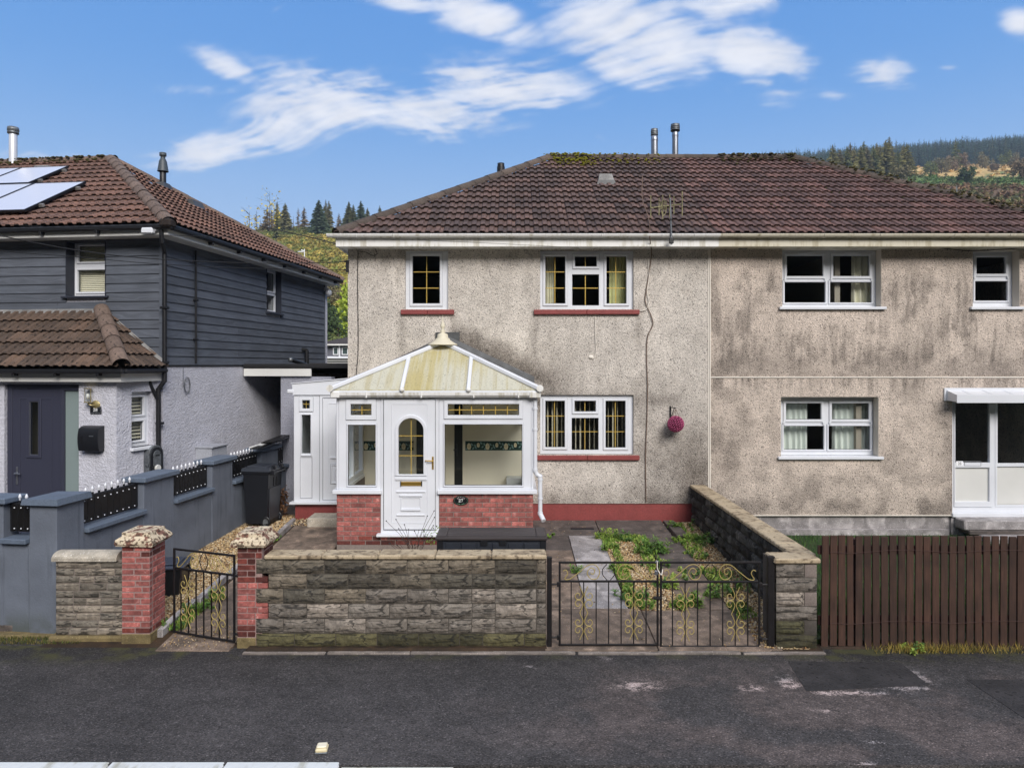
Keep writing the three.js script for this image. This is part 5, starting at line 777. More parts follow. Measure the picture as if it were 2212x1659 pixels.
// its boundary wall, stepped piers with railings between
const bw = thing28('boundary_wall', 'slate blue rendered wall with coped piers, dark panels and white-tipped finials', 'wall', V(0, 0, 0), undefined, Q28);
{
  const T = .24, hLow = 1.1, hP = 1.53, along = (a, b, y0, y1, x0, x1, c) => CB(x0, x1, y0, y1, -b, -a, c);
  mesh('wall_run', [along(.45, 12, -.1, hLow, -T + .01, -.01, .006), CB(-3.6, -.352, -.1, hLow - .03, -T + .01, -.01, .006)], m.slateWall, bw);
  mesh('pier', [CB(-.35, 0, -.1, hP, -.45, 0, .008)], m.slateWall, bw); mesh('coping', hexa([V(-.41, hP, -.51), V(.06, hP, -.51), V(.06, hP, .06), V(-.41, hP, .06), V(-.4, hP + .065, -.5), V(.05, hP + .075, -.5), V(.05, hP + .075, .05), V(-.4, hP + .065, .05)]), m.slateCoping, bw);
  const piers = [[1.6, 2.3], [3.35, 4.0], [5.05, 5.75], [6.85, 7.5]], pan = [[.45, 1.6], [2.3, 3.35], [4.0, 5.05], [5.75, 6.85]];
  for (const [a, b] of piers) { mesh('pier', along(a, b, -.1, hP, -T - .01, 0, .008), m.slateWall, bw); mesh('coping', along(a - .06, b + .06, hP, hP + .07, -T - .06, .06, .01), m.slateCoping, bw); }
  mesh('pier', CB(-1.25, -.69, -.1, hP, -T, 0, .008), m.slateWall, bw); mesh('coping', CB(-1.3, -.62, hP, hP + .07, -T - .06, .06, .01), m.slateCoping, bw);
  const tip = lathe([[0, 0], [.016, 0], [.012, .03], [.024, .05], [.026, .065], [.014, .1], [0, .115]], 0, 0, 0, 8);
  const panel = (len, placeIt, n) => {
    const p = part('railing_panel', bw); placeIt(p);
    mesh('rail', [CB(.01, len - .01, hLow + .11, hLow + .135, -.025, .015, .004), CB(.01, len - .01, hLow + .40, hLow + .425, -.025, .015, .004), CB(.01, .035, hLow + .09, hLow + .43, -.025, .016, .003), CB(len - .035, len - .01, hLow + .09, hLow + .43, -.025, .016, .003)], m.black, p);
    const w = (len - .07) / n;
    for (let i = 0; i < n; i++) mesh('board', CB(.035 + i * w + .003, .035 + (i + 1) * w - .003, hLow + .09, hLow + .41, .016, .026, .002), m.board, p);
    mesh('screw', Array.from({ length: n * 2 }, (_, i) => new THREE.SphereGeometry(.009, 6, 4).translate(.035 + (Math.floor(i / 2) + .5) * w, hLow + (i % 2 ? .37 : .125), .028)), m.upvc, p);
    for (let i = 0; i < n - 1; i++) { mesh('finial', tip.clone().scale(.7, .72, .7).translate(.035 + (i + 1) * w, hLow + .45, -.005), m.upvc, p); mesh('spear_post', CB(.025 + (i + 1) * w, .045 + (i + 1) * w, hLow + .42, hLow + .455, -.015, .01, .002), m.black, p); }
  };
  for (const [a, b] of pan) { panel(b - a, (p) => { p.position.set(-.1, 0, -a); p.rotation.y = Math.PI / 2; }, 9); mesh('sill_coping', along(a + .002, b - .002 + (b - a < 1.2 ? .06 : 0) * 0, hLow, hLow + .06, -T - .05, .06, .008), m.slateCoping, bw); }
  panel(.33, (p) => { p.position.set(-.685, 0, -.1); }, 3); mesh('sill_coping', CB(-.69, -.352, hLow - .03, hLow + .03, -T - .05, .06, .008), m.slateCoping, bw);
  panel(1.2, (p) => { p.position.set(-2.46, 0, -.1); }, 9); mesh('sill_coping', CB(-3.5, -1.252, hLow - .03, hLow + .03, -T - .05, .06, .008), m.slateCoping, bw);
}
for (let i = 0; i < 4; i++) tag(mesh('plank', CB(-.07 - i * .01, .07, 0, .02, -1.5, 1.5, .003).rotateX([.0, .02, -.01, .03][i]).rotateY([.02, -.05, .06, -.02][i]).translate(-4.62 + i * .02, 1.66 + i * .026, -14.1 - i * .22).rotateY(0), i === 1 ? m.whitePaint : m.board), ['lowest dark plank of the pile resting on the far railings', 'pale plank lying among dark ones on the far railings', 'dark plank across the middle of the pile on the far railings', 'topmost dark plank laid over the far railings'][i], 'plank', 'planks laid on the far railings').rotateY(TURN * 0);

// flat-roofed passage between the houses, lean-to and its white side porch
{
  const zc = s28(524, 800).z, y1 = 3.12, t = thing28('covered_passage', 'flat-roofed passage with white fascia and dark opening beside the clad house', 'passage', V(.8, .3, zc));
  const fx = (u, v = 800) => f28(u, v, zc).x, xe = fx(672), xp0 = fx(604), xp1 = fx(640);
  mesh('roof', [CB(.03, xe + .9, y1 - .03, y1 + .06, zc - 3, zc + .06, .02)], M({ color: col(34, 34, 38), map: T_tile, roughness: .8 }), t);
  mesh('fascia', CB(.03, xe, y1 - .19, y1 - .035, zc - .02, zc + .03, .004), m.whitePaint, t);
  mesh('pier', B(xp0, xe + .4, .2, y1 - .2, zc - .25, zc - .04), M({ map: T_render, color: col(178, 180, 190), bumpMap: B_render, bumpScale: .008 }), t);
  mesh('dark_sheet', [B(.03, xp0, .2, y1 - .04, zc - 2.4, zc - 2.45), B(.02, xp0, .25, .3, zc - 2.4, zc)], m.black, t);  // black back and floor sheets make the opening dark
  mesh('back_door', [CB(.5, 1.25, .3, 2.4, zc - 2.38, zc - 2.34, .004)], M({ color: col(26, 28, 36), roughness: .4 }), t); mesh('door_handle', [B(.6, .63, 1.3, 1.5, zc - 2.33, zc - 2.31)], m.steel, t);
  const a = s28(652, 786), t2 = thing28('waste_pipe', 'black waste pipe bracketed above the passage roof', 'pipe', V(.1, y1, a.z)); const b0 = local(C28, 627, 777, V(.35, 0, 0), V(1, 0, 0)), b1 = local(C28, 668, 791, V(.35, 0, 0), V(1, 0, 0)); mesh('pipe', [bar(b0, b1, .045, 10), bar(V(.12, y1 + .05, a.z), V(.12, s28(652, 757).y, a.z), .05, 10), bar(V(.12, s28(652, 757).y, a.z), V(.0, s28(652, 757).y + .02, a.z), .05, 10)], m.black, t2); mesh('socket', [new THREE.SphereGeometry(.06, 8, 6).translate(b0.x, b0.y, b0.z), new THREE.SphereGeometry(.06, 8, 6).translate(b1.x, b1.y, b1.z)], m.galv, t2);
}
{
  const d = 12.95, z = -d, sx = (u) => X(u, d), sy = (v) => Y(v, d), x0 = sx(634), xr = -2.99, t = TH('side_porch', 'white plastic side porch with tall narrow window and half-hidden arched door', 'porch', [-3.5, .33, -13.5]);
  const y0 = sy(1084), y1 = sy(853), xd0 = sx(690);
  mesh('base', B(x0 + .02, xr, .3, y0 - .03, z - .02, z - .3), m.redPaint, t); mesh('sill', CB(sx(627), xr, y0 - .035, y0 + .005, z - .08, z + .09, .006), m.upvc, t);
  const pnl = part('side_panel', t);
  mesh('frame', plate(x0, xd0 - .002, y0, y1, z, z - .07, [[sx(651), sx(670), sy(980), sy(897)], [sx(652), sx(668), sy(885), sy(862)]], .006), m.upvc, pnl);
  mesh('moulding', [ring(sx(646), sx(676), sy(889), sy(858), .055, z + .022, z, .006), ring(sx(649), sx(673), sy(985), sy(894), .018, z + .016, z, .005), ring(sx(648), sx(674), sy(1076), sy(987), .012, z + .008, z, .003)], m.upvc, pnl);
  mesh('pane', [B(sx(650), sx(671), sy(981), sy(896), z - .03, z - .031), B(sx(653), sx(667), sy(886), sy(861), z - .03, z - .031)], m.glass, pnl); mesh('glazing_bar', [B(sx(659.2), sx(660.4), sy(885), sy(862), z - .036, z - .04), B(sx(653), sx(667), sy(874), sy(872.5), z - .037, z - .041)], m.goldBar, pnl);
  const dr = part('side_door', t), xl = sx(698), xdr = xr - .01, cx = xl + .42;
  mesh('frame', plate(xd0, xr, y0, y1, z + .006, z - .07, [[xl, xdr, y0 + .05, y1 - .06]], .005), m.upvc, dr);
  const hole = new THREE.Path(), gw = .165, gy0 = sy(985), gy1 = sy(884) ; hole.moveTo(cx - gw, gy0); hole.lineTo(xdr - .02, gy0); hole.lineTo(xdr - .02, gy1); hole.lineTo(cx, gy1); hole.absarc(cx, gy1 - gw, gw, Math.PI / 2, Math.PI, false); hole.closePath();
  mesh('leaf', plate(xl - .01, xdr + .004, y0 + .04, y1 - .055, z - .004, z - .05, [hole], .004), m.upvc, dr);
  mesh('moulding', [ring(sx(708), xdr + .3, y0 + .17, y1 - .15, .012, z + .004, z - .005, .003).clone(), ring(sx(714), xdr + .2, sy(1045), sy(1003), .025, z + .014, z - .005, .006), ring(sx(722), xdr + .2, sy(1036), sy(1012), .02, z + .01, z - .005, .006), CB(sx(713), xdr, sy(991), sy(987), z - .005, z + .015, .004)].map((g) => { const p = g.attributes.position; for (let i = 0; i < p.count; i++) if (p.getX(i) > xdr - .003) p.setX(i, xdr - .003); return g; }), m.upvc, dr);
  const arch = new THREE.TorusGeometry(gw + .02, .016, 6, 20, Math.PI / 2).rotateZ(Math.PI / 2).translate(cx, gy1 - gw, z - .002); mesh('arch_trim', [arch, bar(V(cx - gw - .02, gy1 - gw, z - .002), V(cx - gw - .02, gy0 - .02, z - .002), .016, 6)], m.upvc, dr);
  mesh('pane', B(cx - gw - .01, xdr - .01, gy0 - .01, gy1 + .01, z - .03, z - .031), m.glass, dr); mesh('glazing_bar', [B(cx - gw, xdr - .02, sy(922.5), sy(921), z - .036, z - .04), B(cx - gw, xdr - .02, sy(953.5), sy(952), z - .036, z - .04)], m.goldBar, dr);
  mesh('door_outline', [ring(xl - .016, xdr + .008, y0 + .03, y1 - .045, .012, z + .008, z - .004, 0), B(xd0 - .005, xd0 + .004, y0 + .01, y1 - .01, z + .0075, z - .003), ring(sx(714) - .008, xdr - .002, sy(1045) - .008, sy(1003) + .008, .01, z + .0, z - .004, 0)], m.outline, dr); mesh('panel_outline', [ring(sx(648), sx(674), sy(1076), sy(987), .006, z + .0105, z - .001, 0), ring(sx(646) - .006, sx(676) + .006, sy(889) - .006, sy(858) + .006, .008, z + .002, z - .002, 0)], m.outline, pnl);  // thin grey lines drawn along leaf, frame and moulding edges
  const ro = part('roof', t); mesh('fascia', hexa([V(sx(633), sy(853), z - .02), V(xr, sy(853), z - .02), V(xr, sy(853), z + .03), V(sx(633), sy(853), z + .03), V(sx(631), sy(829), z - .02), V(xr, sy(819), z - .02), V(xr, sy(819), z + .03), V(sx(631), sy(829), z + .03)]), m.upvc, ro); mesh('cover', hexa([V(sx(629), sy(829), z - 2.4), V(xr, sy(818.5), z - 2.4), V(xr, sy(818.5), z + .05), V(sx(629), sy(829), z + .05), V(sx(629), sy(827.5), z - 2.4), V(xr, sy(816.5), z - 2.4), V(xr, sy(816.5), z + .05), V(sx(629), sy(827.5), z + .05)]), m.upvc, ro); mesh('gutter', CB(sx(621), sx(634), sy(850), sy(841), z - 2.4, z + .06, .015), m.upvc, ro);
  mesh('wall', [B(x0, x0 + .06, y0, y1, z - 2.4, z - .075), B(x0, xr, .3, y1, z - 2.4, z - 2.45)], m.upvc, t); mesh('floor', B(x0 + .07, xr, .3, y0, z - 2.39, z - .31), m.innerDark, t);
  const t2 = TH('lean_to', 'dark tiled lean-to roof with black gutter between the two houses', 'lean-to', [-3.6, 2.6, -15.6]); const zz = -15.5, k = 15.5, px = (u) => X(u, k), py = (v) => Y(v, k);
  mesh('roof', hexa([V(px(604), py(815), zz), V(-2.99, py(815), zz), V(-2.99, py(815) + .05, zz - .05), V(px(604), py(815) + .05, zz - .05), V(px(600), py(790), zz - 2.2), V(-2.99, py(790), zz - 2.2), V(-2.99, py(790) + .06, zz - 2.2), V(px(600), py(790) + .06, zz - 2.2)]), m.deck, t2);
  for (let i = 0; i < 6; i++) mesh('roof_tile', CB(px(604) + i * .27, px(604) + i * .27 + .26, py(817), py(806), zz - .05, zz + .06, .02), m.tile27[i % 3], t2);
  mesh('wall', B(px(606), -3.0, .3, py(815) + .02, zz - .1, zz - .3), m.conDark, t2); mesh('gutter', CB(px(560), px(640), py(816), py(811.5), zz + .05, zz + .14, .015), m.black, t2);
}

// ───────── number 27's conservatory porch ─────────
const beam = (p, q, w, h) => { const d = q.clone().sub(p), L = d.length(), e = d.clone().normalize(), s = e.clone().cross(V(0, 1, 0)).normalize(), u = s.clone().cross(e).normalize(), g = CB(-w / 2, w / 2, -h / 2, h / 2, 0, L, Math.min(w, h) * .2); return g.applyMatrix4(new THREE.Matrix4().makeBasis(s, u, e.clone().negate()).setPosition(q)); };
const pc = TH('porch', 'white conservatory porch with arched door, red brick base and yellowed hipped roof', 'porch', [-1.2, .31, -11.2]);
// brick courses: each brick a mesh of its own
const brickPool = [0, 1, 2, 3].map((i) => i);
function brickGeo(w, h, t) { return strip(CB(-w / 2, w / 2, -h / 2, h / 2, -t, 0, .006)); }
function courses(parent, x0, x1, y0, n, zFace, o = {}) {   // bond of n courses from y0 up, in the plane z = zFace; o.turn: the wall looks along +x or -x
  const bl = o.len || .2285, bh = o.bh || .0755, j = o.joint ?? .009, t = .06, cache = {};
  for (let r = 0; r < n; r++) {
    const edges = [x0]; let x = x0 + (r % 2 ? bl * .5 : bl); if (o.start) x = x0 + o.start[r % o.start.length] * bl;
    while (x < x1 - .05) { edges.push(x); x += bl; } edges.push(x1);
    for (let i = 0; i < edges.length - 1; i++) {
      const w = edges[i + 1] - edges[i] - j; if (w < .02) continue;
      const key = w.toFixed(3), g = (cache[key] ??= [0, 1, 2].map(() => { const q = brickGeo(w, bh - j, t), u = q.attributes.uv, a = rr(0, 1), b = rr(0, 1); for (let k = 0; k < u.count; k++) u.setXY(k, u.getX(k) + a, u.getY(k) + b); return q; }));
      const b = new THREE.Mesh(pick(g), o.mat ? o.mat(r, (edges[i] + edges[i + 1]) / 2) : pick(m.brick)); b.name = o.name || 'brick'; b.castShadow = b.receiveShadow = true;
      const c = (edges[i] + edges[i + 1]) / 2, y = y0 + (r + .5) * bh, out = rr(-.002, .002), bs = parent.base;
      if (o.turn) { b.rotation.y = o.turn * Math.PI / 2; b.position.set(zFace + o.turn * out - bs.x, y - bs.y, c - bs.z); } else b.position.set(c - bs.x, y - bs.y, zFace + out - bs.z);
      parent.add(b);
    }
  }
}
{
  const d = 11.2, z = -d, sx = (u) => X(u, d), sy = (v) => Y(v, d), xl = sx(726), xr = sx(1152), yb = .316, ys = sy(1066), xa = sx(822), xb = sx(948), n = 11, h = (ys - yb) / n, yd = sy(1152);
  const base = part('base_wall', pc);
  mesh('mortar', [B(xl + .006, xa, .2, ys, z - .006, z - .1), B(xb, xr - .006, .2, ys, z - .006, z - .1), B(xa + .001, xb - .001, .2, yd - .02, z - .007, z - .1), B(xl + .006, xl + .1, .2, ys, z - .101, ZF + .01), B(xr - .1, xr - .006, .2, ys, z - .101, ZF + .01)], m.mortar, base);
  const worn = (r, x) => r < 1 ? pick(m.brickDark) : r < 2 ? pick(rnd() < .5 ? m.brickDark : m.brick) : pick(m.brick);
  courses(base, xl, xa - .002, yb, n, z, { bh: h, mat: worn }); courses(base, xb + .002, xr, yb, n, z, { bh: h, mat: worn }); courses(base, xa, xb, yb, 2, z - .002, { bh: h, mat: worn });
  courses(base, ZF + .02, z - .065, yb, n, xr, { bh: h, turn: 1 }); courses(base, ZF + .02, z - .065, yb, n, xl, { bh: h, turn: -1 });
  mesh('sill', [CB(sx(719), xa + .02, ys - .004, ys + .06, z - .1, z + .06, .008), CB(xb - .02, xr + .06, ys - .004, ys + .06, z - .1, z + .06, .008), CB(xr - .1, xr + .06, ys - .003, ys + .059, ZF + .02, z - .101, .006), CB(sx(719), xl + .1, ys - .003, ys + .059, ZF + .02, z - .101, .006)], m.upvc, base);
  mesh('floor', B(xl + .11, xr - .11, .31, .5, z - .11, ZF + .02), m.conPale, pc);
  const G = (u0, u1, v0, v1, e = {}) => ({ x0: sx(u0), x1: sx(u1), y0: sy(v1), y1: sy(v0), ...e, bv: (e.bv || []).map(sx), bh: (e.bh || []).map(sy) }), yt = sy(855), y0 = ys + .061, zf = z - .005;
  makeWindow(pc, 'window', sx(731), xa + .0, y0, yt, zf, [G(757, 802, 873, 897, { sash: .075, bv: [780], bh: [886] }), G(751, 811, 918, 1049, { sash: .02 })]);
  makeWindow(pc, 'window', xb - .0, sx(1147), y0, yt, zf, [G(967, 1121, 873, 897, { sash: .06, bv: [992, 1018, 1044, 1070, 1096], bh: [886] }), G(960, 1128, 917, 1049, { sash: .02 })]);
  mesh('corner_post', [CB(xl + .0, sx(731) - .002, y0, yt, zf - .11, zf + .004, .006), CB(sx(1147) + .002, xr, y0, yt, zf - .11, zf + .004, .006)], m.upvc, pc);
  for (const [name, x] of [['side_window', xl], ['side_window', xr]]) {   // glazed sides, built along z
    const w = part(name, pc), s = x < 0 ? 1 : -1, za = zf - .112, zb = ZF + .015, q = (a, b, c, e, ha) => plate(a, b, c, e, .07, 0, ha, .004).rotateY(Math.PI / 2).translate(s > 0 ? x + .01 : x - .08, 0, 0);
    const mid = (za + zb) / 2, ho = [[-za + .07, -mid - .04, y0 + .08, 2.24], [-mid + .04, -zb - .07, y0 + .08, 2.24], [-za + .07, -mid - .04, 2.34, 2.55], [-mid + .04, -zb - .07, 2.34, 2.55]];
    mesh('frame', q(-za, -zb, y0, yt, ho), m.upvc, w); for (const [a, b, c, e] of ho) mesh('pane', B(x + s * .04, x + s * .042, c - .005, e + .005, -a + .005, -b - .005), m.glass, w);
  }
  // front door: plain frame, moulded leaf with arched glass
  const dr = part('door', pc), zd = z + .004, x0 = sx(835), x1 = sx(934), cx = sx(887.5), gw = sx(914.5) - cx, gy0 = sy(1025), gyt = sy(903);
  mesh('frame', plate(xa + .002, xb - .002, yd, yt, zd, zd - .08, [[x0 - .03, x1 + .03, yd + .07, yt - .07]], .006), m.upvc, dr);
  mesh('doorstep', CB(sx(815), sx(952), yd - .035, yd + .005, z - .06, z + .11, .006), m.upvc, dr);
  const arch = (w, b, t) => { const p = new THREE.Path(); p.moveTo(cx - w, b); p.lineTo(cx + w, b); p.lineTo(cx + w, t - w); p.absarc(cx, t - w, w, 0, Math.PI); p.closePath(); return p; }, archS = (w, b, t) => { const s = new THREE.Shape(); s.curves = arch(w, b, t).curves; return s; };
  mesh('leaf', plate(x0 - .045, x1 + .045, yd + .06, yt - .06, zd + .012, zd - .05, [arch(gw, gy0, gyt)], .006), m.upvc, dr);
  const rg = (w1, b1, t1, w2, b2, t2, f, k) => { const s = archS(w1, b1, t1); s.holes.push(arch(w2, b2, t2)); return new THREE.ExtrudeGeometry(s, { depth: f - k - .006, bevelEnabled: true, bevelSize: .006, bevelOffset: -.006, bevelThickness: .006, bevelSegments: 1, curveSegments: 18 }).translate(0, 0, k); };
  mesh('arch_moulding', rg(gw + .05, gy0 - .02, gyt + .05, gw + .004, gy0 + .005, gyt - .002, zd + .034, zd + .005), m.upvc, dr);
  mesh('moulding', [ring(sx(846), sx(924), sy(1130), sy(872), .009, zd + .02, zd + .008, .003), CB(sx(854), sx(922), sy(1037), sy(1031), zd + .008, zd + .032, .005), CB(sx(856), sx(919), sy(1063), sy(1060), zd + .008, zd + .03, .004), CB(sx(863), sx(912), sy(1072), sy(1068.5), zd + .008, zd + .034, .005), CB(sx(866), sx(909), sy(1103), sy(1099), zd + .008, zd + .034, .005), CB(sx(857), sx(918), sy(1114), sy(1110), zd + .008, zd + .03, .005), ring(sx(866), sx(909), sy(1099), sy(1074), .014, zd + .024, zd + .008, .005)], m.upvc, dr);
  mesh('door_gasket', [ring(x0 - .05, x1 + .05, yd + .055, yt - .055, .006, zd + .014, zd + .004, 0)], m.galv, dr);
  mesh('pane', B(cx - gw - .01, cx + gw + .01, gy0 - .01, gyt + .01, zd - .02, zd - .022), m.glass, dr);
  mesh('glazing_bar', [B(cx - .007, cx + .007, gy0, gyt, zd - .03, zd - .036), B(cx - gw, cx + gw, sy(942) - .007, sy(942) + .007, zd - .031, zd - .037), B(cx - gw, cx + gw, sy(985) - .007, sy(985) + .007, zd - .031, zd - .037)], m.goldBar, dr);
  mesh('letter_slot', CB(sx(866), sx(911), sy(1049), sy(1040), zd + .01, zd + .03, .008), m.gold, dr); mesh('letter_frame', [CB(sx(865), sx(867), sy(1050), sy(1039), zd + .009, zd + .032, .003), CB(sx(910), sx(912), sy(1050), sy(1039), zd + .009, zd + .032, .003)], m.black, dr);
  mesh('handle', [CB(sx(933), sx(937), sy(1014), sy(986), zd + .01, zd + .024, .006), bar(V(sx(935), sy(995), zd + .02), V(sx(935), sy(995), zd + .06), .011), bar(V(sx(936), sy(995), zd + .06), V(sx(919), sy(994), zd + .06), .011, 8, .008)], m.gold, dr);
  mesh('keyhole', CB(sx(934.4), sx(935.6), sy(1008), sy(1005), zd + .024, zd + .028, .001), m.black, dr);
  // eaves, gutter, roof
  mesh('eaves_beam', [CB(xl - .01, xr + .01, yt + .002, 2.72, z - .11, z + .01, .006), CB(xl - .01, xl + .1, yt + .002, 2.72, ZF + .01, z - .111, .004), CB(xr - .1, xr + .01, yt + .002, 2.72, ZF + .01, z - .111, .004)], m.upvc, pc);
  const gx0 = -2.82, gx1 = .43, gutter = part('gutter', pc), gp = [[0, 0], [.06, 0], [.075, .02], [.09, .03], [.095, .075], [.085, .08], [.08, .04], [0, .02]];
  const gsh = new THREE.Shape(); gp.forEach(([a, b], i) => i ? gsh.lineTo(a, b) : gsh.moveTo(a, b));
  mesh('trough', new THREE.ExtrudeGeometry(gsh, { depth: gx1 - gx0, bevelEnabled: false }).rotateY(-Math.PI / 2).translate(gx1, 2.655, 0).scale(1, 1, 1).applyMatrix4(new THREE.Matrix4().makeTranslation(0, 0, z + .02)), m.upvcDirty, gutter);
  mesh('bracket', [sx(790) + .03, sx(905) + .05, sx(1020) + .03, sx(1120)].map((x) => CB(x - .012, x + .012, 2.645, 2.745, z + .1, z + .122, .004)), m.upvcDirty, gutter);
  mesh('stop_end', [CB(gx0 - .02, gx0 + .12, 2.645, 2.745, z + .02, z + .121, .01), CB(gx1 - .16, gx1 + .02, 2.645, 2.745, z + .02, z + .121, .01)], m.upvcDirty, gutter); mesh('side_trough', [CB(gx1 - .06, gx1 + .02, 2.655, 2.735, ZF + .02, z + .019, .01), CB(gx0 - .02, gx0 + .06, 2.655, 2.735, ZF + .02, z + .019, .01)], m.upvcDirty, gutter);
  const ro = part('roof', pc), E = 2.775, Rg = 3.53, fz = z + .09, Lx = -2.81, Rx = .405, ax = -1.19, az = -12.2, A = V, eL = A(Lx, E, fz), eR = A(Rx, E, fz), ap = A(ax, Rg, az), apW = A(ax, Rg + .02, ZF + .012), wL = A(Lx, E, ZF + .012), wR = A(Rx, E, ZF + .012);
  const fr = (x) => { const t = x < ax ? (x - Lx) / (ax - Lx) : (Rx - x) / (Rx - ax); return A(x, mix(E, Rg, t), mix(fz, az, t)); }, x1r = -1.72, x2r = -.68, up = (g) => g;
  const panel = (pts) => { const q = pts.map((p) => p.clone().add(V(0, -.02, 0))); mesh('roof_panel', polys([pts, q, ...pts.map((p, i) => { const k = (i + 1) % pts.length; return [p, pts[k], q[k], q[i]]; })]), m.poly, ro); };
  panel([eL, A(x1r, E, fz), fr(x1r)]); panel([A(x1r, E, fz), A(x2r, E, fz), fr(x2r), ap, fr(x1r)]); panel([A(x2r, E, fz), eR, fr(x2r)]);
  panel([eL, wL, apW, ap]); panel([eR, wR, apW, ap]);
  mesh('hip_rafter', [beam(eL.clone().add(V(-.02, .02, .02)), ap.clone().add(V(0, .02, 0)), .08, .07), beam(eR.clone().add(V(.02, .02, .02)), ap.clone().add(V(0, .02, 0)), .08, .07)], m.upvc, ro);
  mesh('rafter', [beam(A(x1r, E + .015, fz + .03), fr(x1r).add(V(0, .015, 0)), .06, .05), beam(A(x2r, E + .015, fz + .03), fr(x2r).add(V(0, .015, 0)), .06, .05)], m.upvc, ro);
  mesh('rafter_cap', [...[x1r, x2r].map((x) => new THREE.SphereGeometry(.042, 10, 6).translate(x, E + .0, fz + .03))], m.upvcDirty, ro); mesh('hip_cap', [new THREE.CylinderGeometry(.055, .055, .05, 14).rotateX(Math.PI / 2).translate(Lx - .03, E + .02, fz + .04), new THREE.CylinderGeometry(.055, .055, .05, 14).rotateX(Math.PI / 2).translate(Rx + .03, E + .02, fz + .04)], m.upvcDirty, ro);
  mesh('eaves_rail', [CB(Lx, Rx, E - .045, E - .018, fz - .01, fz + .02, .005), CB(Lx - .01, Lx + .03, E - .045, E - .018, ZF + .02, fz - .011, .004), CB(Rx - .03, Rx + .01, E - .045, E - .018, ZF + .02, fz - .011, .004)], m.upvc, ro);
  mesh('ridge_cap', beam(apW.clone().add(V(0, .03, 0)), ap.clone().add(V(0, .03, .05)), .14, .05), m.upvc, ro);
  const fl = (p, q) => hexa([A(p.x, p.y - .02, ZF + .012), A(q.x, q.y - .02, ZF + .012), A(q.x, q.y - .02, ZF + .14), A(p.x, p.y - .02, ZF + .14), A(p.x, p.y + .17, ZF + .012), A(q.x, q.y + .15, ZF + .012), A(q.x, q.y + .15, ZF + .03), A(p.x, p.y + .17, ZF + .03)]);
  mesh('flashing', [fl(A(ax, Rg, 0), A(Lx + .0, E + .02, 0)), fl(A(ax, Rg, 0), A(Rx, E + .02, 0)), CB(ax - .2, ax + .24, Rg + .03, Rg + .22, ZF + .005, ZF + .034, .004)], m.lead, ro);
  const cr = M({ color: col(224, 216, 192), roughness: .5, map: T_upvc }); mesh('finial', lathe([[.0, .0], [.25, -.02], [.25, .005], [.2, .03], [.13, .075], [.12, .1], [.095, .115], [.09, .17], [.06, .19], [.03, .2], [.05, .235], [.02, .26], [.035, .29], [.045, .32], [.012, .4], [.003, .5], [0, .5]], ax, Rg - .02, az + .02, 20), cr, ro);
  // wallpaper border of pale roses inside, flat print
  const bt = canvasTex(1024, 96, (g, w, h) => { g.fillStyle = '#1d3a34'; g.fillRect(0, 0, w, h); g.fillStyle = '#2f5a4a'; g.fillRect(0, 0, w, 5); g.fillRect(0, h - 5, w, 5);
    for (let i = 0; i < 7; i++) { const x = 60 + i * 150, y = 50 + (i % 2 ? -8 : 6), R = i % 2 ? 24 : 34; g.strokeStyle = '#6f9484'; g.lineWidth = 4; g.beginPath(); g.moveTo(x, y); g.quadraticCurveTo(x + 60, y - 40, x + 110, y + 10); g.stroke(); g.fillStyle = '#7fa09a'; for (const [a, b, r] of [[46, -22, .6], [70, 18, -.5], [100, -8, .9], [-40, 26, .4]]) { g.save(); g.translate(x + a, y + b); g.rotate(r); g.beginPath(); g.ellipse(0, 0, 18, 8, 0, 0, 7); g.fill(); g.restore(); }
      for (let k = 0; k < 7; k++) { g.fillStyle = k % 2 ? '#e6dcbc' : '#d8cba4'; g.beginPath(); g.ellipse(x + Math.cos(k * .9) * R * .5, y + Math.sin(k * .9) * R * .5, R * .55, R * .5, k, 0, 7); g.fill(); } g.fillStyle = '#b9a76c'; g.beginPath(); g.arc(x, y, R * .2, 0, 7); g.fill(); } });
  const bk = (u) => X(u, 12.885), bz = ZF + .0145, by = (Y(953, 12.885) + Y(973, 12.885)) / 2, bh = .17;
  const pg = new THREE.PlaneGeometry(.3 - bk(1005), bh).translate((.3 + bk(1005)) / 2, by, bz), ua = pg.attributes.uv; mesh('wallpaper_border', pg, M({ map: bt }), pc, true);
  const pg2 = new THREE.PlaneGeometry(bk(893) + 2.72, bh).translate((bk(893) - 2.72) / 2, by, bz), ub = pg2.attributes.uv; for (let i = 0; i < ub.count; i++) ub.setX(i, ub.getX(i) * .8); mesh('wallpaper_border', pg2, M({ map: bt }), pc, true);
  mesh('cupboard', CB(-.1, .28, .5, 1.15, ZF + .02, ZF + .3, .006), m.whitePaint, pc);
  // oval number plate
  const nt = TH('house_number_plate', 'oval black number 27 plate on the red porch brickwork', 'number plate', [sx(995.5), sy(1081), z]), tx = canvasTex(256, 160, (g) => { g.fillStyle = '#121417'; g.fillRect(0, 0, 256, 160); g.strokeStyle = '#5f7d68'; g.lineWidth = 4; g.beginPath(); g.ellipse(128, 80, 116, 70, 0, 0, 7); g.stroke(); g.fillStyle = '#f1f1ee'; g.font = 'bold 74px serif'; g.textAlign = 'center'; g.fillText('27', 128, 106); g.fillStyle = '#d8c0c8'; for (const [a, b] of [[70, 44], [92, 28], [128, 22], [164, 28], [186, 44]]) { g.beginPath(); g.arc(a, b, 7, 0, 7); g.fill(); } g.fillStyle = '#6f9a78'; for (const [a, b] of [[80, 134], [104, 140], [152, 140], [176, 134]]) { g.beginPath(); g.arc(a, b, 7, 0, 7); g.fill(); } });
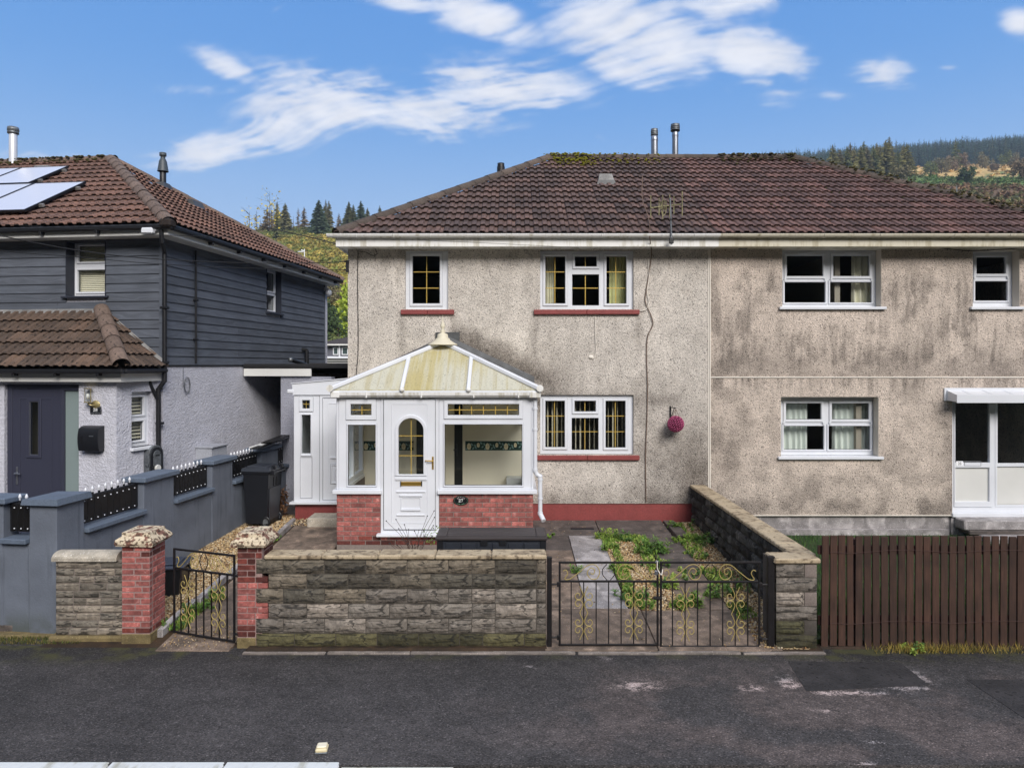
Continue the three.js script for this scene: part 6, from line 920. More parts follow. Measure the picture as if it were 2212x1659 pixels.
  const cxn = sx(995.5), cyn = sy(1081); mesh('plate', new THREE.CylinderGeometry(.12, .12, .014, 28).scale(1, 1, .62).rotateX(Math.PI / 2).translate(cxn, cyn, z + .008), m.black, nt);
  const cg = new THREE.CircleGeometry(.115, 28).scale(1, .62, 1).translate(cxn, cyn, z + .0165); mesh('face', cg, M({ map: tx, roughness: .35 }), nt, true);
  // downpipe
  const dp = TH('downpipe', 'white plastic downpipe with offset bend at the right end of the porch', 'downpipe', [sx(1157), .35, z]), dx = sx(1156), dz = z - .06;
  const bx = sx(1167), dzz = z - .0; mesh('pipe', [bar(V(dx, 2.66, dz + .06), V(dx, sy(1018), dz + .06), .034, 12), bar(V(dx, sy(1016), dz + .06), V(dx + .03, sy(1026), dz + .06), .034, 12), bar(V(dx + .02, sy(1024), dz + .06), V(bx, sy(1030), dz + .06), .034, 12), bar(V(bx, sy(1028), dz + .06), V(bx, sy(1112), dz + .06), .034, 12), bar(V(bx, sy(1110), dz + .06), V(bx + .05, sy(1122), dz + .16), .038, 12), new THREE.SphereGeometry(.038, 10, 8).translate(bx, sy(1029), dz + .06), new THREE.SphereGeometry(.036, 10, 8).translate(dx, sy(1018), dz + .06), new THREE.SphereGeometry(.038, 10, 8).translate(bx, sy(1111), dz + .06)], m.upvc, dp);
  mesh('collar', [880, 925, 1012].map((v) => bar(V(dx, sy(v), dz + .06), V(dx, sy(v + 5), dz + .06), .041, 12)).concat([1034, 1075, 1106].map((v) => bar(V(bx, sy(v), dz + .06), V(bx, sy(v + 4), dz + .06), .041, 12))), m.upvc, dp);
}

// ───────── walls and piers along the footway ─────────
const blockGeo = (w, h, t, rough = .028) => {   // rock-faced block: uneven front, chamfered edges
  const nx = Math.max(4, Math.round(w / .05)), ny = 5, g = new THREE.PlaneGeometry(w, h, nx, ny), p = g.attributes.position, s = rr(0, 90);
  for (let i = 0; i < p.count; i++) { const x = p.getX(i), y = p.getY(i), ex = Math.min(1, (w / 2 - Math.abs(x)) / .02), ey = Math.min(1, (h / 2 - Math.abs(y)) / .012); p.setZ(i, Math.min(ex, ey) * (.006 + rough * (vn(x * 9 + s, y * 34 + s) + .35 * vn(x * 30 + s, y * 60)))); }
  g.computeVertexNormals(); const a = strip(g), b = strip(B(-w / 2, w / 2, -h / 2, h / 2, -t, -.0005)), q = mergeGeometries([a, b]), u = q.attributes.uv, o1 = rr(0, 2), o2 = rr(0, 1); for (let k = 0; k < u.count; k++) u.setXY(k, u.getX(k) + o1, u.getY(k) + o2); return q;
};
const bgCache = {};
function block(parent, x0, x1, y0, y1, zFace, mat, o = {}) {
  const w = x1 - x0 - .008, h = y1 - y0 - .009, k = w.toFixed(2) + h.toFixed(3) + (o.rough || ''), list = (bgCache[k] ??= []); if (list.length < 5) list.push(blockGeo(w, h, .06, o.rough));
  const b = new THREE.Mesh(pick(list), mat); b.name = o.name || 'block'; b.castShadow = b.receiveShadow = true; const c = (x0 + x1) / 2, y = (y0 + y1) / 2, bs = parent.base;
  if (o.turn) { b.rotation.y = o.turn * Math.PI / 2; b.position.set(zFace - bs.x, y - bs.y, c - bs.z); } else b.position.set(c - bs.x, y - bs.y, zFace - bs.z); parent.add(b);
}
{
  // front wall of 27
  const w = TH('garden_wall', 'stained rock-faced block wall with sandy coping in front of the porch', 'wall', [-1.2, 0, -8.03]), zf = -7.93, x0 = X(552, 7.93), x1 = X(1180, 7.93), x0b = X(579, 7.93), H = .995, rh = H / 6;
  mesh('mortar', B(x0b + .01, x1 - .004, -.05, H - .002, zf - .004, zf - .21), m.mortarDark, w);
  const L = .462; for (let r = 0; r < 6; r++) { const odd = r % 2 === 0, a = odd && r > 0 || r === 0 ? x0b : x0; let st = r % 2 ? x0 : x0b; if (r === 0) st = x0; let x = st; const off = r % 2 ? .305 : .43; let e = st + off; const mat = (row, xx) => row === 0 ? pick(m.blockMoss) : row >= 4 ? pick(m.blockDark) : row === 3 && xx < x0 + 1.0 ? pick(m.blockDark) : pick(m.block); while (x < x1 - .03) { const y = Math.min(e, x1); if (y - x > .05) block(w, x, y, r * rh, (r + 1) * rh, zf, mat(r, x)); x = y; e = x + (Math.abs(x - (x0 + 2.25)) < .24 ? .26 : L); } }
  courses(w, x0, x1, 0, 6, zf - .215, { bh: rh, len: .46, name: 'block', mat: () => pick(m.blockDark) });
  let cx = X(572, 7.95); const ends = [695, 817, 940, 1061, 1181]; for (const u of ends) { const e = X(u, 7.95); mesh('coping_stone', CB(cx + .002, e - .002, H, H + .05 + rr(-.003, .003), zf - .235, zf + .035, .014), m.coping, w); cx = e; }
  // right block pier and the wall between 27 and 26
  const pr = TH('gate_pier', 'rock-faced block pier with sandy slab beside the brown picket fence', 'pier', [3.17, 0, -8.0]), p0 = X(1677, 7.9), p1 = X(1766, 7.9);
  mesh('mortar', B(p0 + .006, p1 - .006, -.05, .955, zf + .026, zf - .4), m.mortarDark, pr);
  for (let r = 0; r < 6; r++) { const y0 = r * .159, y1 = y0 + .159, zz = zf + .03; const mt = r < 2 ? pick(m.blockMoss) : pick(m.block); if (r % 2) { const s = p1 - .14; block(pr, p0, s, y0, y1, zz, mt); block(pr, s, p1, y0, y1, zz, r === 1 ? m.mortarDark : m.mortar, { rough: .003 }); } else block(pr, p0, p1, y0, y1, zz, mt); block(pr, zf - .4, zf - .03, y0, y1, p1 - .001, pick(m.block), { turn: 1 }); }
  mesh('coping_stone', CB(p0 - .03, p1 + .03, .956, 1.015, zf - .24, zf + .065, .014), m.coping, pr);
  const pw = TH('party_garden_wall', 'long dark stained garden wall with sandy coping between numbers 27 and 26', 'wall', [3.4, 0, -10.6]); const za = -8.19, zb = -12.88, xa = 3.27, wd = .2;
  mesh('mortar', B(xa + .006, xa + wd - .006, 0, .93, za, zb), m.mortarDark, pw);
  for (let r = 0; r < 6; r++) { let z = zb, e = zb + (r % 2 ? .46 : .25); while (z < za - .02) { const y = Math.min(e, za); block(pw, z, y, r * .155, (r + 1) * .155, xa, pick(m.blockBlack), { turn: -1 }); if (r > 0) block(pw, z, y, r * .155, (r + 1) * .155, xa + wd, pick(m.blockDark), { turn: 1 }); z = y; e = z + .46; } }
  for (let z = zb; z < za;) { const e = Math.min(z + .6, za + .01); mesh('coping_stone', CB(xa - .04, xa + wd + .04, .931, .985, z + .002, e - .002, .012), m.coping, pw); z = e; }
  // small stone wall and the two brick piers at the path gate
  const sw = TH('low_stone_wall', 'low grey stone wall between the slate blue wall and the brick pier', 'wall', [-4.8, 0, -8.2]), q0 = X(119, 8.14), q1 = X(258, 8.14) + .06, zs = -8.14, sh = .85 / 10;
  mesh('mortar', B(q0 + .006, q1 - .006, 0, .925, zs - .004, zs - .2), m.mortar, sw);
  for (let r = 0; r < 10; r++) { const y0 = .065 + r * sh; let x = q0, e = q0 + rr(.12, .3); if (r === 9) e = q0 + .52; while (x < q1 - .04) { const y = e > q1 - .06 ? q1 : e; block(sw, x, y, y0, y0 + sh, zs, pick(m.stone), { name: 'stone', rough: .012 }); x = y; e = x + rr(.14, .34); } }
  { const s = new THREE.Shape(); s.moveTo(-.13, 0); s.lineTo(.13, 0); s.lineTo(.13, .03); s.quadraticCurveTo(.1, .085, 0, .085); s.quadraticCurveTo(-.1, .085, -.13, .03); s.closePath(); mesh('coping_stone', new THREE.ExtrudeGeometry(s, { depth: X(253, 8.14) - q0 + .02, bevelEnabled: true, bevelSize: .006, bevelThickness: .006, bevelSegments: 1 }).rotateY(Math.PI / 2).translate(q0 - .02, .925, zs - .09), m.conPale, sw); }
  const brickPier = (label, x0, x1, zf, y0, ytop, dark, toothed) => {
    const t = TH('brick_pier', label, 'pier', [(x0 + x1) / 2, 0, zf - .18]), dp = .36, n = 15, bh = (ytop - y0) / n;
    mesh('mortar', B(x0 + .005, x1 - .005, -.05, ytop, zf - .004, zf - dp + .004), m.mortarPink, t);
    const mt = (r, x) => dark(r) ? pick(m.brickDark) : pick(m.brick);
    if (toothed) { for (let r = 0; r < n; r++) { const y = y0 + (r + .5) * bh, R = Math.floor(y / (.995 / 6)), e = y > 1 ? x1 : R % 2 === 0 && R > 0 ? toothed[1] : toothed[0]; courses(t, x0, e - .004, y0 + r * bh, 1, zf + .003, { bh, len: r % 2 ? .205 : .115, mat: () => mt(r) }); } } else courses(t, x0, x1, y0, n, zf, { bh, start: [.68, .95, .62, 1.02], mat: mt });
    courses(t, zf - dp, zf - .065, y0, n, x1, { bh, turn: 1, mat: mt }); courses(t, zf - dp, zf - .065, y0, n, x0, { bh, turn: -1, mat: mt });
    mesh('plinth', CB(x0 - .003, (toothed ? toothed[0] - .004 : x1) + .003, -.05, y0 - .004, zf - dp, zf + .003, .008), m.ledge, t);
    const c = (a, b, ya, yb, k, k2) => taper(x0 - a, x1 + a, zf - dp - a, zf + a, ya, x0 - b, x1 + b, zf - dp - b, zf + b, yb), cap = part('cap', t);
    const lump = (g) => { const p = g.attributes.position; for (let i = 0; i < p.count; i++) { const x = p.getX(i), y = p.getY(i), z = p.getZ(i); p.setXYZ(i, x + (vn(y * 40, z * 30) - .5) * .02, y + (vn(x * 30, z * 30) - .5) * .014, z + (vn(x * 30, y * 40) - .5) * .02); } g.computeVertexNormals(); return g; };
    mesh('lower_slab', [lump(c(.045, .06, ytop, ytop + .03)), lump(c(.06, .045, ytop + .03, ytop + .07)), lump(c(.045, .0, ytop + .07, ytop + .105))], m.cap, cap); mesh('upper_slab', [lump(c(.0, -.005, ytop + .104, ytop + .145)), lump(c(-.005, -.03, ytop + .145, ytop + .152))], m.cap, cap);
  };
  brickPier('red brick pier left of the path gate with flaking cream cap', X(261, 8.04), X(323, 8.04), -8.04, .12, 1.115, (r) => r === 0 || r > 12 && rnd() < .6);
  brickPier('red brick pier joined to the front wall, darker at the top', X(511, 7.93), X(566, 7.93), -7.93, .12, 1.135, (r) => r > 8 || r < 2, [X(552, 7.93), X(579, 7.93)]);
}
// ───────── gates ─────────
function curl(cx, cy, r, a0, turns, dir, z, n = 22) { return Array.from({ length: n }, (_, i) => { const t = i / (n - 1), a = a0 + dir * turns * 6.283 * t, k = r * (1 - .72 * t); return V(cx + Math.cos(a) * k, cy + Math.sin(a) * k, z); }); }
function sTail(x, y, s, h, z) {   // one quarter of the wrought X ornament: straight leg that ends in a curl
  return tube([V(x + s * .04, y + h * .15, z), V(x + s * .02, y + h * .105, z), V(x + s * .002, y + h * .055, z), V(x + s * .025, y + h * .01, z), V(x + s * .07, y + h * .006, z), V(x + s * .09, y + h * .04, z), V(x + s * .07, y + h * .072, z), V(x + s * .042, y + h * .064, z), V(x + s * .045, y + h * .042, z)], .0048, 40, 5);
}
function gateLeaf(t, W, H, orn, bars, mat = m.blackPaint) {   // in the plane z = 0, from x = 0 to W, y = 0 to H
  const b = .022, mid = H * .765;
  mesh('frame', [CB(0, b, 0, H, -b / 2, b / 2, .003), CB(W - b, W, 0, H, -b / 2, b / 2, .003), CB(b, W - b, H - b, H, -b / 2, b / 2, .003), CB(b, W - b, 0, b, -b / 2, b / 2, .003), CB(b, W - b, mid - b / 2, mid + b / 2, -b / 2, b / 2, .003)], mat, t);
  for (let i = 1; i <= bars; i++) mesh('bar', B(W * i / (bars + 1) - .006, W * i / (bars + 1) + .006, b, mid - b / 2, -.006, .006), mat, t);
  for (const i of orn) for (const y of [mid * .72, mid * .31]) { const x = W * i / (bars + 1); mesh('scroll', [sTail(x + .006, y, 1, 1, .014), sTail(x - .006, y, -1, 1, .014), sTail(x + .006, y, 1, -1, .014), sTail(x - .006, y, -1, -1, .014)], m.goldPaint, t); }
  const sc = (s) => { const c = W / 2, y = mid + .015, h = H - mid - .04; return tube([V(c + s * W * .455, y + h * .55, 0), V(c + s * W * .43, y + h * .62, 0), V(c + s * W * .41, y + h * .4, 0), V(c + s * W * .44, y + h * .05, 0), V(c + s * W * .40, y + h * .03, 0), V(c + s * W * .3, y + h * .45, 0), V(c + s * W * .2, y + h * .92, 0), V(c + s * W * .13, y + h * .9, 0), V(c + s * W * .09, y + h * .5, 0), V(c + s * W * .12, y + h * .08, 0), V(c + s * W * .18, y + h * .08, 0), V(c + s * W * .215, y + h * .42, 0), V(c + s * W * .18, y + h * .74, 0), V(c + s * W * .14, y + h * .6, 0), V(c + s * W * .155, y + h * .35, 0), V(c + s * W * .18, y + h * .42, 0)], .0052, 90, 5); };
  mesh('top_scroll', [sc(1), sc(-1)], m.goldPaint, t); mesh('centre_scroll', [[-1, 1].map((s) => tube([V(W / 2 + s * .02, H - .03, 0), V(W / 2 + s * W * .06, mid + (H - mid) * .6, 0), V(W / 2 + s * W * .06, mid + (H - mid) * .35, 0), V(W / 2 + s * .02, mid + .015, 0)], .005, 20, 5))].flat(), mat, t);
}
{
  const d = 7.92, leaf = (label, u0, u1, v0, v1, flip) => { const x0 = X(u0, d), x1 = X(u1, d), y0 = Y(v1, d), y1 = Y(v0, d), t = TH('iron_gate', label, 'gate', [x0, y0, -d]); t.base = V(0, 0, 0); gateLeaf(t, x1 - x0, y1 - y0, [2, 6], 7); mesh('hinge', [.1, .73].map((k) => { const y = (y1 - y0) * k, s = flip ? x1 - x0 : 0, e = flip ? 1 : -1; return mergeGeometries([strip(bar(V(s, y, 0), V(s + e * .09, y, 0), .012, 8)), strip(CB(s - .02, s + .02, y - .025, y + .025, -.02, .02, .004))]); }), m.blackPaint, t); return t; };
  const a = leaf('left leaf of the double iron driveway gate with gold scrolls', 1207, 1423, 1213, 1395, false), b = leaf('right leaf of the double iron driveway gate with gold scrolls', 1426, 1643, 1213, 1399, true);
  mesh('latch', [CB(X(1412, d) - a.position.x, X(1430, d) - a.position.x, .52, .545, -.03, .03, .004)], m.blackPaint, a);
  const post = (label, u0, u1, v0, v1) => { const x0 = X(u0, 7.92), x1 = X(u1, 7.92), t = TH('gate_post', label, 'post', [(x0 + x1) / 2, 0, -7.92]); mesh('post', CB(x0, x1, -.03, Y(v0, 7.92), -7.96, -7.9, .005), m.blackPaint, t); mesh('cap', CB(x0 - .003, x1 + .003, Y(v0, 7.92), Y(v0, 7.92) + .012, -7.963, -7.897, .004), m.blackPaint, t); };
  post('black steel gate post against the block wall right end', 1182, 1192, 1206, 1400); post('thick black steel gate post against the right block pier', 1658, 1673, 1204, 1406);
  { const x = X(1422, d), y = Y(1232, d), t = TH('padlock', 'padlock and short chain holding the two driveway gates together', 'padlock', [x, y, -d + .03]); mesh('shackle', new THREE.TorusGeometry(.02, .005, 6, 14, Math.PI).translate(x - .015, Y(1215, d), -d + .02), m.steel, t); mesh('chain', tube([V(x - .015, Y(1212, d), -d + .025), V(x - .012, Y(1228, d), -d + .03), V(x + .03, Y(1240, d), -d + .03), V(x + .05, Y(1230, d), -d + .0)], .006, 30, 5), m.cableWhite, t); mesh('body', CB(x - .045, x - .008, Y(1241, d), Y(1231, d), -d + .012, -d + .035, .006), m.steel, t); }
  // single gate of the path, standing ajar
  const A = V(X(507, 7.96), .05, -7.96), Bq = V(X(374, 8.26), .05, -8.26), L = A.distanceTo(Bq), t = TH('iron_gate', 'narrow iron path gate with gold scrolls standing ajar between brick piers', 'gate', [Bq.x, Bq.y, Bq.z]); t.base = V(0, 0, 0); t.rotation.y = Math.atan2(-(A.z - Bq.z), A.x - Bq.x); gateLeaf(t, L, .985, [2, 6], 7);
  mesh('hinge', [.1, .75].map((k) => bar(V(L - .01, k, 0), V(L + .05, k, .01), .012)), m.blackPaint, t);
}
// ───────── fence ─────────
{
  const d = 7.94, t = TH('picket_fence', 'dark brown vertical slat fence in front of number 26', 'fence', [5.6, 0, -d]), y0 = .015, y1 = Y(1158, d), p = .0953;
  mesh('rail', [CB(3.44, 9.4, Y(1199, d), Y(1180, d), -d - .055, -d - .022, .004), CB(3.44, 9.4, Y(1352, d), Y(1332, d), -d - .055, -d - .022, .004)], m.fenceRail, t);
  mesh('post', [3.9, 5.7, 7.5, 9.3].map((x) => CB(x - .045, x + .045, 0, 1.2, -d - .15, -d - .056, .006)), m.fenceRail, t);
  for (let i = 0, x = X(1775, d); x < 9.3; i++, x += p) { const a = rr(-.006, .006) + (i < 2 ? -.012 : 0), w = i === 3 ? .07 : .078; mesh('slat', CB(0, w, y0 + rr(-.01, .012), y1 + rr(-.008, .008), -.01, .01, .003).translate(0, -.6, 0).rotateZ(a).translate(x, .6, -d + rr(-.003, .003)), pick(m.fence), t); }
  const wire = (v) => tube(Array.from({ length: 26 }, (_, i) => V(3.55 + i * .23, Y(v + 2.5 * Math.sin(i * 1.3) + (i < 2 ? 2 : 0), d), -d + .016)), .0035, 120, 4); mesh('wire', [wire(1190), wire(1343)], m.rustWire, t);
}
// ───────── bins, box and other loose things ─────────
{
  const t = TH('wheelie_bin', 'black wheelie bin standing against the slate blue boundary wall', 'bin', [-4.44, .32, -12.62]); t.base = V(0, 0, 0); t.rotation.y = -.12; t.scale.set(.84, 1, .84);
  const H = .98; mesh('body', taper(-.23, .24, -.28, .26, .06, -.28, .28, -.34, .3, H), m.blackPlastic, t); mesh('rim', CB(-.3, .31, H - .05, H, -.36, .32, .012), m.blackPlastic, t);
  mesh('lid', [hexa([V(-.31, H, -.37), V(.33, H, -.37), V(.33, H, .34), V(-.31, H, .34), V(-.29, H + .06, -.35), V(.31, H + .07, -.35), V(.31, H + .07, .32), V(-.29, H + .06, .32)]), CB(-.24, .2, H + .055, H + .085, -.28, .26, .02)], M({ color: col(52, 56, 64), roughness: .3 }), t);
  mesh('handle', [bar(V(.37, H - .02, -.28), V(.37, H - .02, .24), .018, 10), CB(.28, .39, H - .06, H + .02, -.32, -.26, .01), CB(.28, .39, H - .06, H + .02, .22, .28, .01)], m.blackPlastic, t); mesh('hinge', [CB(.28, .37, H + .03, H + .1, -.2, -.12, .01), CB(.28, .37, H + .03, H + .1, .1, .18, .01)], m.blackPlastic, t);
  for (const z of [-.3, .25]) { const w = part('wheel', t); mesh('tyre', new THREE.TorusGeometry(.075, .025, 8, 18).translate(.2, .1, z), m.black, w); mesh('rim', new THREE.CylinderGeometry(.055, .055, .04, 14).rotateX(Math.PI / 2).translate(.2, .1, z), m.galv, w); }
  mesh('grip_slots', [0, 1].map((i) => CB(.25, .285, H - .28, H - .12, -.1 + i * .12, -.06 + i * .12, .004)), m.black, t); mesh('side_panel', taper(.246, .26, -.22, .2, .12, .27, .284, -.26, .24, H - .3), M({ color: col(72, 74, 78), roughness: .5, map: T_render }), t);  // paler plate: the bin's lit right side put into the colour
  const c = TH('recycling_caddy', 'low black lidded box on the gravel behind the left brick pier', 'box', [-4.72, .12, -9.5]); c.base = V(0, 0, 0); c.rotation.y = .15; mesh('body', taper(-.3, .3, -.2, .2, 0, -.33, .34, -.23, .24, .36), m.blackPlastic, c); mesh('lid', [CB(-.36, .37, .36, .4, -.26, .27, .012), CB(-.28, .28, .4, .425, -.18, .18, .01)], M({ color: col(60, 66, 80), roughness: .3 }), c); mesh('handle', tube([V(.34, .32, -.1), V(.4, .27, 0), V(.34, .32, .1)], .012), m.black, c);
  const dk = 9.5, x0 = X(940, dk), x1 = X(1183, dk), y1 = Y(1158, dk), yb = gy(dk) + .02, b = TH('storage_box', 'dark plastic storage box with slatted lid behind the front wall', 'storage box', [(x0 + x1) / 2, yb, -dk - .25]), gr = M({ color: col(66, 60, 60), roughness: .55, map: T_wood }), bl = M({ color: col(42, 48, 58), roughness: .5, map: T_render });
  mesh('body', B(x0 + .05, x1 - .05, yb, y1 - .06, -dk - .48, -dk - .02), bl, b); mesh('corner_post', [[x0 + .02, -dk - .01], [x1 - .1, -dk - .01], [x0 + .02, -dk - .42], [x1 - .1, -dk - .42]].map(([x, z]) => CB(x, x + .08, yb, y1 - .06, z - .08, z + .005, .006)), m.blackPlastic, b);
  mesh('side_panel', Array.from({ length: 6 }, (_, i) => CB(x0 + .14 + i * .21, x0 + .33 + i * .21, yb + .06, y1 - .1, -dk - .02, -dk - .008 + (i % 2) * .008, .005)), bl, b);
  mesh('lid_rim', CB(x0, x1, y1 - .06, y1 - .012, -dk - .5, -dk + .02, .012), gr, b); mesh('end_board', [CB(x0 + .02, x0 + .15, y1 - .012, y1 + .006, -dk - .49, -dk + .01, .006), CB(x1 - .15, x1 - .02, y1 - .012, y1 + .006, -dk - .49, -dk + .01, .006)], gr, b); for (let i = 0; i < 5; i++) mesh('lid_board', CB(x0 + .154, x1 - .154, y1 - .012, y1 + .004, -dk - .49 + i * .1, -dk - .394 + i * .1, .005), gr, b);
  mesh('hinge', [-.15, .1].map((k) => CB((x0 + x1) / 2 + k, (x0 + x1) / 2 + k + .1, y1 - .13, y1 - .05, -dk - .005, -dk + .012, .005)), m.blackPlastic, b);
  { const dd = 5.83, x = X(695, dd), q = TH('plastic_cover', 'small cream square plastic cover lying on the footway near the kerb', 'cover', [x, 0, -dd]); q.base = V(0, 0, 0); q.rotation.y = .1; const c2 = M({ color: col(222, 208, 168), roughness: .45 }); mesh('body', CB(-.048, .048, .0, .035, -.05, .05, .01), c2, q); mesh('lid', CB(-.04, .04, .033, .046, -.046, .03, .008), M({ color: col(236, 228, 204), roughness: .4 }), q); mesh('lip', CB(-.05, .05, 0, .012, .04, .06, .004), m.galv, q); }
}
// ───────── plants ─────────
const leafM = [[126, 156, 52], [108, 142, 48], [150, 172, 70], [82, 120, 46]].map((c) => new THREE.MeshPhysicalMaterial({ color: col(...c), roughness: .7, transmission: .25, thickness: 0, side: THREE.DoubleSide }));
function leafBlade(out, p, dir, len, wid, droop) {   // a leaf folded along its middle
  const up = V(0, 1, 0), s = dir.clone().cross(up).normalize().multiplyScalar(wid / 2), a = p.clone().addScaledVector(dir, len * .5).add(V(0, droop * len * .1, 0)), b = p.clone().addScaledVector(dir, len).add(V(0, -droop * len * .35, 0)), l = a.clone().add(s).add(V(0, wid * .2, 0)), r = a.clone().sub(s).add(V(0, wid * .2, 0));
  for (const [x, y, z] of [[p, l, a], [p, a, r], [l, b, a], [a, b, r]]) out.push(x.x, x.y, x.z, y.x, y.y, y.z, z.x, z.y, z.z);
}
const geoOf = (out) => { const g = new THREE.BufferGeometry(); g.setAttribute('position', new THREE.Float32BufferAttribute(out, 3)); g.computeVertexNormals(); return g; };
function weed(label, x, d, r, h, n, mi, y = gy(d) + .02) {   // several tangled sprigs of uneven height, leaves up every stem
  const t = TH('weed', label, 'weed', [x, y, -d]), outs = [[], []], sprigs = 4 + Math.floor(n / 14);
  for (let k = 0; k < sprigs; k++) {
    const a0 = rr(0, 6.28), q = Math.sqrt(rnd()) * r * 1.25, bx = x + Math.cos(a0) * q * 1.15, bz = -d + Math.sin(a0) * q, hh = h * rr(.25, 1) * (1.15 - q / r * .5), lean = V(rr(-.5, .5), 1, rr(-.5, .5)).normalize(), out = outs[k % 2];
    for (let i = 0; i < n * 3 / sprigs + 4; i++) { const f = Math.pow(rnd(), 1.3), a = rr(0, 6.28), e = rr(-.1, 1.0), p = V(bx, y, bz).addScaledVector(lean, hh * f); leafBlade(out, p, V(Math.cos(a) * Math.cos(e), Math.sin(e), Math.sin(a) * Math.cos(e)), rr(.3, .85) * Math.max(.07, h * .5), rr(.016, .042), rr(0, 1)); }
  }
  outs.forEach((o, k) => mesh('leaves', geoOf(o), leafM[(mi + k * (1 + mi % 2)) % 4], t));
}
weed('weed clump at the far left corner of the central gravel strip', 1.62, 11.75, .22, .2, 130, 2); weed('leafy weed on the left edge of the central gravel strip, near its far end', 1.54, 11.2, .12, .16, 70, 0); weed('low weeds at the far end of the central gravel strip, middle', 1.95, 11.7, .16, .12, 70, 2);
weed('tall bushy weed on the right edge of the central gravel strip', 2.2, 11.0, .2, .3, 170, 1); weed('weeds halfway along the left side of the central strip', 1.62, 10.35, .16, .16, 90, 0); weed('weeds below the tall bushy weed on the central strip', 2.1, 10.45, .18, .16, 100, 2); weed('dark green weed behind the left gate leaf at the strip edge', 1.56, 9.3, .15, .2, 110, 1); weed('small weed at the near left end of the central gravel strip', 1.72, 9.0, .11, .14, 60, 0);
weed('bright weed behind the gate meeting bars, upper', 2.15, 9.7, .13, .2, 90, 2); weed('spiky weed right of the gate meeting bars with a dead twig', 2.2, 9.05, .17, .22, 120, 0);
weed('weeds at the house end of the right gravel border', 3.0, 12.4, .25, .16, 130, 1); weed('weeds on the left rim of the right border, beside the concrete edging', 2.85, 11.6, .16, .14, 100, 0); weed('fern-like weed against the dark party wall', 3.2, 11.5, .14, .24, 100, 1); weed('trail of small weeds along the right concrete strip', 2.8, 10.9, .16, .12, 90, 2); weed('weeds behind the right gate leaf below its top scroll', 2.6, 10.0, .25, .16, 120, 2); weed('dark low weeds near the right end of the driveway gate', 3.05, 9.75, .3, .16, 140, 3); weed('green clump low behind the right gate leaf', 2.72, 9.4, .16, .18, 100, 1); weed('pale small weeds between gravel and strip behind the right gate', 2.78, 8.9, .1, .12, 60, 2);
weed('green weeds along the path edging behind the path gate', -3.93, 8.85, .14, .14, 90, 3, gy(8.8) + .05); weed('bright leafy weed climbing the path edging', -3.86, 9.15, .1, .14, 60, 0, gy(9.1) + .05); weed('weed at the foot of the left brick pier', -4.03, 8.42, .12, .14, 80, 3); weed('small weed beside the second brick pier', -3.25, 9.6, .06, .1, 30, 0);
weed('small green tuft in the slab joint behind the left gate leaf', .93, 10.2, .05, .16, 26, 1); weed('tiny weeds in the joint near the storage box', .62, 11.9, .1, .05, 40, 0);
weed('dandelion leaves at the foot of the picket fence, left', 4.47, 7.86, .13, .1, 60, 2, .01); weed('dandelion leaves at the foot of the picket fence, right', 6.35, 7.86, .16, .12, 70, 2, .01);
blades('ground_weeds', 5200, () => { const k = rnd(); let x, d; if (k < .5) { d = rr(8.95, 11.9); x = rnd() < .5 ? rr(1.47, 1.68) : rr(1.98, 2.24); } else if (k < .85) { d = rr(8.6, 12.6); x = rr(2.74, 3.0); } else { d = rr(8.3, 9.6); x = rr(-4.1, -3.85); } const n = vn(x * 2.2 + 3, d * 1.6); if (n < .42) d = 11.6 + rnd() * .3, x = k < .5 ? rr(1.52, 2.1) : k < .85 ? rr(2.78, 3.1) : x; return [x, gy(d) + .02, -d]; }, [[104, 140, 46], [128, 158, 60], [84, 118, 40], [150, 160, 80]], 'low weeds and chickweed creeping over the edges of the gravel', [.025, .075], [.014, .03]);
{   // dead stems in front of the porch
  const x = X(893, 10.4), y = gy(10.4) + .02, t = TH('dead_plant', 'dead brown plant stems with seed heads in front of the porch door', 'plant', [x, y, -10.4]), br = M({ color: col(70, 50, 44) }), st = [], hd = [];
  for (let i = 0; i < 15; i++) { const a = rr(-1, 1), h = rr(.3, .82), e = V(x + a * .36 + rr(-.06, .06), y + h, -10.4 + rr(-.2, .2)), k = V(x + a * .12 + rr(-.05, .05), y + h * .5, -10.4 + rr(-.04, .04)); st.push(tube([V(x + a * .05, y, -10.4), k, e], .0028, 12, 4)); hd.push(new THREE.SphereGeometry(.0095, 6, 5).translate(e.x, e.y, e.z)); if (rnd() < .8) { const f = k.clone().add(V(rr(-.16, .16), rr(.12, .26), .03)); st.push(tube([k, k.clone().lerp(f, .5).add(V(.01, 0, 0)), f], .003, 8, 4)); hd.push(new THREE.SphereGeometry(.01, 6, 5).translate(f.x, f.y, f.z)); } }
  mesh('stems', st, br, t); mesh('seed_heads', hd, m.black, t); const o = []; for (let i = 0; i < 26; i++) leafBlade(o, V(x + .28 + rr(-.1, .1), y + rr(.35, .6), -10.35 + rr(-.05, .05)), V(rr(-1, 1), rr(-.2, .6), rr(-1, 1)).normalize(), .07, .03, .6); mesh('leaves', geoOf(o), leafM[1], t);
  const b = TH('withered_bush', 'small withered brown bush beside the wheelie bin', 'bush', [-4.32, .33, -13.1]), q = []; for (let i = 0; i < 420; i++) { const u = rr(-1, 1), a = rr(0, 6.28), r = Math.cbrt(rnd()); leafBlade(q, V(-4.32 + Math.cos(a) * r * .17, .62 + u * r * .3, -13.1 + Math.sin(a) * r * .15), V(rr(-1, 1), rr(-1, 1), rr(-1, 1)).normalize(), .06, .04, .5); } mesh('leaves', geoOf(q), M({ color: col(96, 66, 42) }), b); mesh('stem', bar(V(-4.32, .3, -13.1), V(-4.32, .6, -13.1), .02), br, b);
}
